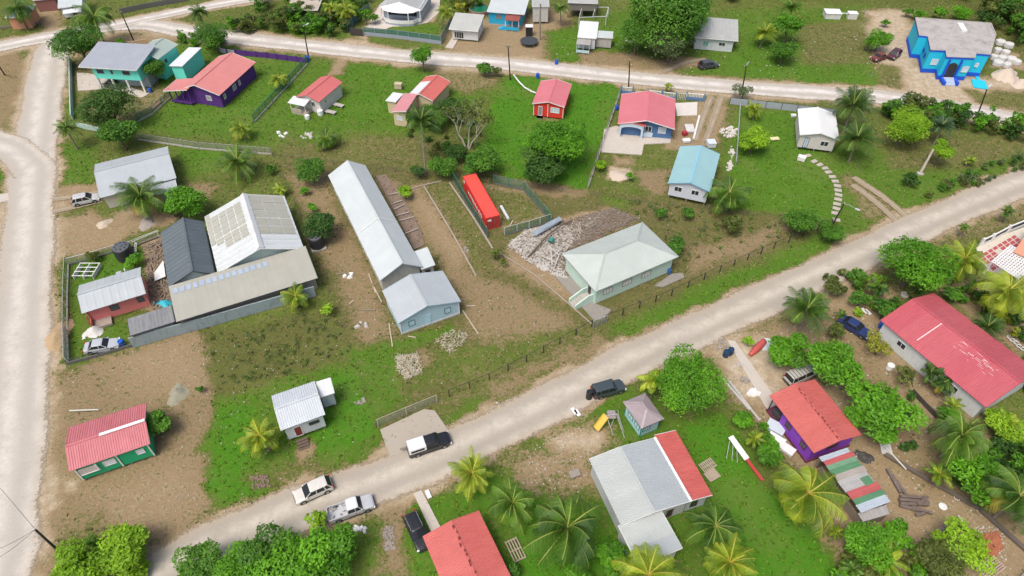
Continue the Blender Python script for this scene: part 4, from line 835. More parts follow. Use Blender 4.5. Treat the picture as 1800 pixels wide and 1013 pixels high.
k=M(); k.panel((0,0,2.6),(f.L,0,2.6),(f.L,f.W,3.1),(0,f.W,3.1),.3,.03); k.build('roof',roofm('rust_red_roof',(.33,.10,.08),None,.3),t)
for x in (.1,f.L*.5,f.L-.2): k=M(); k.box(x,.1,0,x+.12,.22,2.6); k.build('post',WHITE(),t)
k=M(); k.box(.1,.06,.2,f.L-.1,.14,1.0); k.build('rail',paint('azure_boards'),t); k=M()
for i in range(5): k.box(-1.6+i*.35,.3,0,-1.6+(i+1)*.35,1.2,.2*(i+1))
k.build('step',paint('azure_boards'),t)
# round-fronted house
t=thing('round_porch_house','pale house with white fan-shaped porch roof and curved white terrace','house'); f=Fr((663,16),(738,20.5),(757,-3),None,3.2); t.location=f.o; t.rotation_euler.z=f.rz; L_,W_=f.L,f.W+3
k=M(); k.box(.6,1.5,.3,L_-.5,W_,3.4); k.build('wall',paint('bluegrey_render',(.42,.48,.52),.8,.2),t)
k=M(); c0=Vector((L_/2,.6,4.9)); rim=[]
for i in range(13): a=PI+PI*i/12; x=L_/2+L_/2*math.cos(a); y=1.2+2.6*math.sin(a)*(1 if abs(math.cos(a))<.75 else .45); rim.append(Vector((x,y,3.1)))
for i in range(12): k.add([rim[i],rim[i+1],c0],[(0,1,2)])
k.add([rim[0],c0,Vector((L_/2,W_,4.9)),Vector((0,W_,3.1))],[(0,1,2,3)],1); k.add([c0,rim[12],Vector((L_,W_,3.1)),Vector((L_/2,W_,4.9))],[(0,1,2,3)],1); k.build('roof',[roofm('bright_white_roof'),gw],t)
base=[(r.x*.96+L_*.02,r.y-.3) for r in rim]; k=M(); k.prism(base+[(L_*.95,2),(L_*.05,2)],0,.55); k.build('terrace',paint('terrace_blue',(.35,.40,.48)),t)
k=M(); 
for a,b in zip(base,base[1:]): k.bar((*a,.95),(*b,.95),.14,.8)
k.build('parapet',WHITE(),t)
for i in (1,4,8,11): k=M(); k.tube([(base[i][0],base[i][1],.5),(base[i][0],base[i][1]+.1,3.1)],.13,8); k.build('column',WHITE(),t)
k=M(); k.box(1.5,1.35,1.3,L_-1.5,1.5,2.9); k.build('window_band',glass(),t)
# odd bits at the top edge
t,f=house('terracotta_house','terracotta house half hidden by a palm in the top left corner',Fr((12,30),(50,30),(60,12),None,3.0),.5,'shed',paint('terracotta',(.55,.26,.16),.8,.3),[roofm('teal_grey_roof',(.25,.34,.33),None,.5)],'x',.3,rib=.8,ribh=.02)
t,f=house('maroon_house','dull maroon walled house cut by the top edge',Fr((62,-2),(98,-2),(98,-16),None,3.0),.6,'shed',paint('maroon_wall',(.25,.11,.10),.8,.3),[gw],'x',.2,rib=.8,ribh=.02)
t,f=house('corner_white_house','white roofed house with porch slab at the corner of the upper road',Fr((100,16),(142,8),(150,-12),None,3.2),.9,'shed',paint('patchy_whitewash'),[roofm('pale_zinc_roof')],'x',(.4,.2,.7,.3),.4,rib=.8,ribh=.02)
window(t,f,'F',2.4,.5,.9,2.1,plain('dark_trim'),paint('redbrown_door',(.2,.08,.07)),(.4,.2,.7,.3),'door',0)
k=M(); k.panel((.8,-2.0,2.4),(f.L-.4,-2.0,2.4),(f.L-.4,.4,2.6),(.8,.4,2.6),.6,.02); k.build('awning',roofm('flat_white_roof'),t)
t,f=house('thatched_pavilion','grey-brown roofed open pavilion in the thick greenery at the top',Fr((508,15),(560,19),(566,-4),None,2.8),.9,'shed',None,[paint('thatch_roof',(.42,.37,.32),.95,.5)],'x',.3,rib=.8,ribh=.02,cat='pavilion')
for x in (.6,f.L/2,f.L-.7):
    for y in (.6,f.W-.7): k=M(); k.box(x-.1,y-.1,0,x+.1,y+.1,2.8); k.build('post',WOOD(),t)
t,f=house('stilt_cottage','dark grey wooden cottage on stilts at the top edge',Fr((998,5),(1050,6),(1052,-12),None,3.9),.6,'shed',paint('grey_boards',(.18,.17,.16),.9,.4),[gw],'x',.2,1.9,rib=.8,ribh=.02)
t,f=house('plank_house','tall white plank house behind the azure blue house',Fr((934,14),(962,10),(968,-14),None,4.4),.5,'shed',paint('plank_wall',(.50,.50,.48),.8,.5),[gw],'x',.2,.5,rib=.8,ribh=.02)
for (px,py,s_,lb_) in ((1461,30,3.0,'larger white box tank with pale sides in the upper right field'),(1496,32,1.8,'smaller white box tank joined by a pipe in the upper right field')):
    p=G(px,py); t=thing('box_tank',lb_,'tank',p,R(-4)); k=M(); k.box(-s_*.6,-s_*.45,0,s_*.6,s_*.45,1.3); k.build('body',paint('tank_white',(.62,.62,.60),.8,.3),t)
    k=M(); k.box(-s_*.64,-s_*.49,1.3,s_*.64,s_*.49,1.42); k.build('lid',WHITE(),t)
    if s_>2: k=M(); k.tube([(s_*.6,0,1.0),(s_*.6+3.2,0,1.0)],.12,8); k.build('pipe',WHITE(),t)
# orange roof and lattice at the right edge
t=thing('apricot_house','apricot orange roof corner at the right edge above the red tiled patio','house'); f=Fr((1784,443),(1840,470),None,(1800,412),3.0); t.location=f.o; t.rotation_euler.z=f.rz
k=M(); k.box(0,0,2.88,f.L,f.W+4,3.0); k.build('roof',paint('apricot',(.72,.30,.19),.8,.1),t); k=M(); k.box(.4,.4,0,f.L-.3,f.W+3.6,2.88); k.build('wall',cr,t)
# ------------------------------------------------------------------ vegetation
LEAF={'bright':leafm('bright_leaf',(.045,.145,.008),(.165,.43,.018)),'green':leafm('green_leaf',(.034,.11,.012),(.125,.30,.026)),
 'dark':leafm('dark_leaf',(.022,.070,.012),(.085,.185,.028)),'olive':leafm('olive_leaf',(.050,.075,.016),(.18,.225,.045)),
 'lime':leafm('lime_leaf',(.10,.22,.010),(.34,.57,.028)),'yellow':leafm('yellow_leaf',(.14,.17,.012),(.42,.44,.05)),
 'grey':leafm('greygreen_leaf',(.050,.085,.032),(.165,.235,.09))}
LEAF['blade']=leafm('grass_blade',(.07,.13,.012),(.18,.33,.028)); LEAF['weed']=leafm('weed_leaf',(.10,.11,.035),(.27,.27,.09))
BARK=paint('bark',(.13,.10,.075),.9,.5)
PBARK=paint('palm_bark',(.20,.175,.145),.9,.4); DRYW=paint('bleached_branch',(.42,.38,.33),.9,.3)
def crown_np(seed,n,leaf,nl=9,spread=.66,lr=(.26,.47),flat=.85,low=-.75,stray=.06,gap=0.0):
    g=np.random.default_rng(seed); C=[];Rr=[]
    for i in range(nl):
        a=g.random()*2*PI; rr=spread*math.sqrt(g.random()); z=g.uniform(-.3,.5)*flat; C.append((rr*math.cos(a),rr*math.sin(a),z)); Rr.append(g.uniform(*lr))
    C=np.array(C);Rr=np.array(Rr); li=g.integers(0,nl,n); d=g.normal(size=(n,3)); d[:,2]=np.where(g.random(n)<.72,np.abs(d[:,2]),d[:,2]); d/=np.linalg.norm(d,axis=1)[:,None]
    bump=1+.16*np.sin(d[:,0]*7+li*2.1)*np.cos(d[:,1]*6+li)+.10*g.normal(size=n)
    rad=Rr[li]*bump*np.where(g.random(n)<.25,g.uniform(.55,.95,n),1.0)*np.where(g.random(n)<stray,1.18,1.0); P=C[li]+d*rad[:,None]*np.array([1,1,flat])
    dist=np.linalg.norm(P[:,None,:]-C[None],axis=2)/Rr[None]; keep=(dist.min(1)>.50)&(P[:,2]>low)
    if gap>0: q=np.sin(P[:,0]*9+seed)*np.sin(P[:,1]*8+1)*np.sin(P[:,2]*9+2); keep&=(q>-gap)
    P=P[keep]; d=d[keep]; li=li[keep]; n=len(P)
    nrm=d*.55+g.normal(size=(n,3))*.45+np.array([0,0,.55]); nrm/=np.linalg.norm(nrm,axis=1)[:,None]
    t=np.cross(nrm,g.normal(size=(n,3))); t/=np.linalg.norm(t,axis=1)[:,None]; b=np.cross(nrm,t); s=leaf*g.uniform(.6,1.35,n)[:,None]
    V=np.stack([P-t*s,P-b*s*.55+nrm*s*.12,P+t*s,P+b*s*.55+nrm*s*.12],1).reshape(-1,3); F=np.arange(n*4).reshape(-1,4)
    lobe=g.random(nl); v=np.clip(.02+.42*g.random(n)+.56*lobe[li]**1.3,0,1); return V,F,np.repeat(v,4)
CR={}
def crown_mesh(key,*a,**k):
    if key in CR: return CR[key]
    V,F,v=crown_np(*a,**k); o=npmesh('crown',V,F,LEAF['green'],attr={'v':v}); me=o.data; bpy.data.objects.remove(o); CR[key]=me; return me
SPEC={'S':[(1,800,.15,7),(2,900,.14,8),(3,750,.16,6)],'M':[(11,5200,.064,13),(12,5200,.062,12),(13,5000,.064,16)],'L':[(21,15000,.038,22),(22,15000,.037,20),(23,16000,.036,26)]}
SPARSE={'S':(31,330,.15,5),'M':(32,1100,.075,8),'L':(33,3000,.05,12)}
TR=[]
def tree(px,py,rp,leaf,label,name='broadleaf_tree',cat='tree',sparse=False,hf=.95,sq=1.0,group=None,lean=(0,0),bark=None,minh=0):
    m=MPP(px,py,2.0); r=rp*m; h=max(r*hf+.25,minh); r_=r; p=G(px,py,h); k='S' if r<1.9 else ('M' if r<3.6 else 'L')
    rs=random.Random(int(px*7+py*13)); sp=SPARSE[k] if sparse else rs.choice(SPEC[k])
    me=crown_mesh((sp,sparse),sp[0],sp[1],sp[2],sp[3],gap=.25 if sparse else 0.0,stray=.15 if sparse else .07)
    t=thing(name,label,cat,(p.x-lean[0],p.y-lean[1],0),rs.uniform(0,6.28),group)
    if not me.materials: me.materials.append(LEAF['green'])
    c=bpy.data.objects.new('crown',me); COL.objects.link(c); c.parent=t; c.location=(0,0,h); c.scale=(r_*1.17,r_*1.17*rs.uniform(.85,1.05),r_*sq*rs.uniform(.85,1.0)); 
    c.material_slots[0].link='OBJECT'; c.material_slots[0].material=LEAF[leaf]
    k_=M(); tr_=max(.06,r*.055); nb=5 if r>1.6 else 3
    k_.tube([(0,0,-.1),(tr_*.4,0,h*.35),(0,tr_*.3,h*.62)],[tr_*1.3,tr_,tr_*.8],7)
    for i in range(nb): a=i*2*PI/nb+rs.random(); e=(math.cos(a)*r*.62,math.sin(a)*r*.62,h+rs.uniform(-.1,.3)*r); k_.tube([(0,0,h*.5),(e[0]*.4,e[1]*.4,h*.78),e],[tr_*.6,tr_*.42,tr_*.12],5)
    k_.build('trunk',bark or BARK,t); TR.append(t); return t
def palm_np(seed,nf,L,nl=30,droop=1.0,up=1.25,wid=.5,wind=(0,0),old=.2):
    g=np.random.default_rng(seed); V=[];F=[];v=[];mi=[]
    def q(a,b,c,d,val,m):
        o=len(V); V.extend([a,b,c,d]); F.append((o,o+1,o+2,o+3)); v.extend([val]*4); mi.append(m)
    for i in range(nf):
        az=i*2.39996+g.uniform(-.45,.45); u=(i+.5)/nf; el=up*(1-u)**.8-.25*u+g.uniform(-.1,.1); Lf=L*g.uniform(.68,1.12)*(1-.25*(1-u)**3); p=np.array([0,0,0.]); n=14; pts=[p]; dirs=[]
        for k in range(n):
            e=el-droop*(1.15+.5*u)*(k/n)**1.35; d=np.array([math.cos(az)*math.cos(e),math.sin(az)*math.cos(e),math.sin(e)]); d[:2]+=np.array(wind)*(k/n)*.6; d/=np.linalg.norm(d); p=p+d*Lf/n; pts.append(p); dirs.append(d)
        pts=np.array(pts); val=g.uniform(.05,.65) if u<1-old else g.uniform(.45,.9); m=1 if (u>1-old*.4 and g.random()<.4) else 0
        for k in range(n):
            d=dirs[k]; s=np.cross(d,[0,0,1]); s/=np.linalg.norm(s)+1e-9; w0=.011*(1-k/n)+.004; w1=.011*(1-(k+1)/n)+.004
            q(pts[k]-s*w0,pts[k+1]-s*w1,pts[k+1]+s*w1,pts[k]+s*w0,min(1,val+.35),2)
        for k in range(nl):
            t=.10+.90*(k+.5)/nl; x=t*n; j=min(n-1,int(x)); c=pts[j]+(pts[j+1]-pts[j])*(x-j); d=dirs[j]; s=np.cross(d,[0,0,1]); s/=np.linalg.norm(s)+1e-9; ll=L*wid*.42*(math.sin(PI*min(1,t*.86+.16))**.55)*g.uniform(.85,1.1); upv=np.cross(s,d)
            for sg in (-1,1):
                dr=(s*sg*.86+d*.52-upv*(.12+.30*g.random())); dr=dr/np.linalg.norm(dr); tip=c+dr*ll+np.array([0,0,-.28*ll*droop]); w=d*(L*.92/nl*(.36 if nl>25 else .70))
                q(c-w,c+w,tip+w*.35,tip-w*.25,min(1,max(0,val+g.uniform(-.22,.22))),m)
    return np.array(V),np.array(F),np.array(v),np.array(mi)
PALMMAT={'green':(leafm('palm_green',(.020,.068,.010),(.16,.31,.028),.2)),'yellow':leafm('palm_yellowgreen',(.07,.16,.010),(.42,.52,.04),.2),'blue':leafm('palm_bluegreen',(.020,.060,.026),(.085,.16,.070),.2),
 'dark':leafm('palm_deep',(.018,.058,.012),(.10,.20,.028),.2)}
OLD=leafm('old_frond',(.22,.22,.03),(.48,.40,.06),.2); RACH={'green':leafm('rachis_green',(.10,.14,.02),(.30,.34,.07),.1),'yellow':leafm('rachis_yellow',(.22,.22,.03),(.50,.42,.07),.1)}
PM={}
def palm(px,py,rp,col,label,h=None,variant=None,base=None,cat='palm tree',name='coconut_palm',wind=(0,0),droop=None,group=None):
    """px,py: where the crown's heart shows; rp its reach in photo pixels; base: where the trunk meets the ground"""
    rs=random.Random(int(px*5+py*3)); m=MPP(px,py,4); r=rp*m
    if base:
        b=G(*base); # height so that the crown heart lands near the trunk's own column
        best=min((abs((G(px,py,z)-b).to_2d().length),z) for z in [x*.25 for x in range(4,56)]); h=h or best[1]
    h=h or max(1.6,r*1.15); p=G(px,py,h); b=G(*base) if base else Vector((p.x+rs.uniform(-.5,.5),p.y+rs.uniform(-.4,.4),0))
    va=variant if variant is not None else rs.choice([0,1,2,3]); va=va if va==2 else rs.choice([va,va+4]); kk=('s' if r<2.2 else 'b',va)
    if kk not in PM:
        nf,nl={'s':(15,22),'b':(26,40)}[kk[0]]; 
        V,F,v,mi=palm_np(100+va,nf+va%4,1.0,nl,[.95,1.25,.85,1.1,1.15,1.4,.9,1.25][va],[1.25,1.1,1.35,1.2,1.0,1.35,1.3,1.3][va],[.50,.62,.55,.58,.55,.58,.5,.52][va],[(0,0),(0,0),(.75,.45),(.2,.1),(-.25,.15),(.25,-.2),(.5,.3),(-.1,-.3)][va],[.15,.2,.1,.3,.25,.15,.2,.2][va])
        V=V*1.0; o=npmesh('crown',V,F,[PALMMAT['green'],OLD,RACH['green']],attr={'v':v},matidx=mi); PM[kk]=o.data; bpy.data.objects.remove(o)
    t=thing(name,label,cat,(b.x,b.y,0),0,group); c=bpy.data.objects.new('crown',PM[kk]); COL.objects.link(c); c.parent=t
    c.location=(p.x-b.x,p.y-b.y,h); c.rotation_euler.z=rs.uniform(0,6.28) if va!=2 else rs.uniform(-.3,.3)-.2; s=r*(1.32 if r>3.2 else 1.22); c.scale=(s,s,s*rs.uniform(.85,1.1)); c.rotation_euler.x=rs.uniform(-.16,.16); c.rotation_euler.y=rs.uniform(-.16,.16)
    ms=[PALMMAT[col],OLD,RACH['yellow' if col=='yellow' else 'green']]
    for i,sl in enumerate(c.material_slots): sl.link='OBJECT'; sl.material=ms[i]
    k=M(); n=6; tw=.10+.012*h; k.tube([((p.x-b.x)*(i/n)**1.3,(p.y-b.y)*(i/n)**1.3,h*i/n-.1*(i==0)) for i in range(n+1)],[tw*1.5]+[tw*(1-.35*i/n) for i in range(1,n+1)],8)
    if r>2.2:
        k.mi=0; nn=0
    k.build('trunk',PBARK,t)
    if r>3.0 and va in (1,3):
        k=M()
        for i in range(7): a=i*.9; k.lathe([(.02,-.14),(.12,-.06),(.13,.03),(.07,.12),(.01,.15)],7); 
        # cluster of nuts round the heart
        k=M()
        for i in range(7):
            a=i*.9; cx_,cy_=p.x-b.x+.32*math.cos(a),p.y-b.y+.32*math.sin(a)
            kk2=[(.02,h-.42),(.13,h-.34),(.14,h-.22),(.08,h-.12),(.01,h-.1)]; k.lathe(kk2,7,(cx_,cy_))
        k.build('coconut_cluster',paint('coconut_husk',(.30,.22,.04),.6,.2),t)
    return t
PALMS=[
 (165,30,33,'green','tall dark coconut palm beside the corner bush at the top left',dict(base=(186,81),variant=1)),
 (31,16,27,'green','coconut palm in front of the terracotta house',dict(h=5)),
 (349,22,20,'dark','slender palm standing between the two upper roads',dict(base=(364,60),variant=3)),
 (116,226,23,'green','leaning palm at the corner of the turquoise wall by the left road',dict(base=(136,262),variant=0)),
 (416,284,37,'green','round yellow-green coconut palm alone on the lawn above the white workshop',dict(h=3.2,variant=0)),
 (246,345,42,'green','large coconut palm against the front eave of the grey roof house',dict(base=(263,381),variant=3)),
 (573,243,26,'green','low dark palm in the lawn left of the long shed top end',dict(h=2.2,variant=1)),
 (741,214,34,'dark','tall windblown palm with bare white trunk above the red container',dict(base=(748,306),variant=2,h=9)),
 (489,138,20,'yellow','small yellow palm by the slanting fence near the deep purple house',dict(h=2.4,variant=0)),
 (424,226,22,'yellow','small yellow palm at the lower end of the slanting fence',dict(h=2.4,variant=3)),
 (519,521,28,'yellow','bushy yellow-green palm at the right end of the beige shed',dict(h=2.6,variant=1)),
 (458,770,43,'yellow','bright yellow-green palm touching the small white cabin',dict(h=3.2,variant=3)),
 (829,832,43,'yellow','lone yellow-green palm on the verge below the pale pickup road',dict(h=3.4,variant=0)),
 (901,886,50,'green','palm leaning over the right edge of the coral red roof',dict(h=5.5,variant=1)),
 (996,930,74,'green','widest drooping coconut palm in the bottom centre',dict(h=6.0,variant=1)),
 (1140,1012,58,'yellow','palm cut by the bottom edge below the patchwork house',dict(h=5,variant=3)),
 (1258,925,52,'green','upper coconut palm of the pair right of the patchwork house',dict(h=5,variant=0)),
 (1282,990,52,'yellow','lower yellowing coconut palm of the pair right of the patchwork house',dict(h=5,variant=3)),
 (1420,868,64,'yellow','big golden-green palm left of the patchwork sheet shelter',dict(h=5,variant=1)),
 (1282,340,40,'green','full coconut palm at the right end of the sky blue roof',dict(h=4,variant=1)),
 (1500,186,38,'dark','upper windblown palm behind the bright white roof',dict(h=6,variant=2)),
 (1507,245,38,'dark','lower windblown palm right of the bright white roof',dict(h=5,variant=2)),
 (1656,222,27,'blue','bluish windblown palm among the hedge bushes at the right',dict(h=4,variant=2)),
 (1325,192,21,'yellow','small yellow-green palm by the grey panel fence',dict(h=2.2,variant=3)),
 (1418,545,45,'green','windblown palm on the sandy corner below the diagonal road',dict(h=5,variant=2)),
 (1695,458,40,'yellow','gold-tipped palm beside the red tiled patio',dict(h=4.5,variant=3)),
 (1772,512,52,'yellow','broad gold-tipped palm behind the rose red roof',dict(h=5.5,variant=1)),
 (1690,768,54,'green','large palm below the near end of the rose red roof',dict(h=5,variant=1)),
 (1792,872,58,'green','palm cut by the lower right edge beside the dark ditch',dict(h=5.5,variant=0)),
 (1737,575,32,'dark','shaggy low palm along the far eave of the rose red roof',dict(h=3,variant=2)),
 (1152,668,30,'yellow','palm with hanging dead fronds left of the biggest mango tree',dict(h=4,variant=3)),
 (1393,14,24,'green','palm at the top edge above the tall two-tier tree',dict(h=4,variant=0)),
 (1346,58,26,'yellow','feathery palm right of the grey-white bungalow',dict(h=3.5,variant=2)),
 (985,14,19,'green','palm between the plank house and the stilt cottage',dict(base=(986,46),variant=0)),
 (1636,655,24,'dark','left palm of the two against the white wall of the rose roof house',dict(h=2.6,variant=2)),
 (1660,672,26,'dark','right palm of the two against the white wall of the rose roof house',dict(h=2.6,variant=0)),
 (607,17,22,'yellow','right yellow palm of the pair in the upper hedge',dict(h=4,variant=3)),
 (583,12,19,'yellow','left yellow palm of the pair in the upper hedge',dict(h=4,variant=0)),
 (784,20,18,'yellow','orange-tinged palm at the corner of the pale round-porch yard',dict(base=(774,52),variant=3)),
 (1653,832,26,'yellow','small pale palm at the left edge of the lower right thicket',dict(h=2.4,variant=0)),
 (1543,505,24,'green','banana-like palm in the yard above the dark blue car',dict(h=2.4,variant=3)),
 (1479,553,12,'green','tiny palm at the tail of the dark blue car',dict(h=1.2,variant=0)),
 (1176,150,10,'yellow','tiny round palm behind the blue and white balustrade',dict(h=1.6,variant=0)),
 (1676,712,20,'yellow','yellow spiky palm under the near eave of the rose red roof',dict(h=2,variant=0)),
 (1770,740,26,'yellow','yellow-green palm below the corner of the rose red roof',dict(h=2.6,variant=3)),
 (1327,770,20,'yellow','small yellow palm beside the white ice box and concrete path',dict(h=2,variant=0)),
 (643,30,9,'green','tiny palm inside the green mesh yard fence',dict(h=2,variant=0)),
 (960,272,24,'blue','grey-green fan palm inside the bright tree on the vivid lawn',dict(h=3,variant=1)),
 (492,332,16,'yellow','small yellow-green palm above the right corner of the white workshop',dict(h=1.6,variant=0)),
 (1470,935,16,'yellow','yellow seedling palm at the edge of the bottom right lawn',dict(h=1.2,variant=0)),
 (1560,985,36,'yellow','spiky yellow-green palm at the bottom edge under the scrap yard',dict(h=2.4,variant=0)),
 (1500,1000,22,'green','low green palm at the bottom edge beside the vivid lawn',dict(h=1.8,variant=3)),
 (1770,372,14,'green','thin young palm on the verge above the white panelled fence',dict(base=(1765,393))),
 (1695,399,11,'green','short young palm on the verge left of the white panelled fence',dict(base=(1688,417))),
 (1707,282,12,'yellow','little orange-yellow palm on the right hand lawn',dict(h=1.4,variant=0)),
]
for px,py,rp,c,lb,k in PALMS: palm(px,py,rp,c,lb,**k)
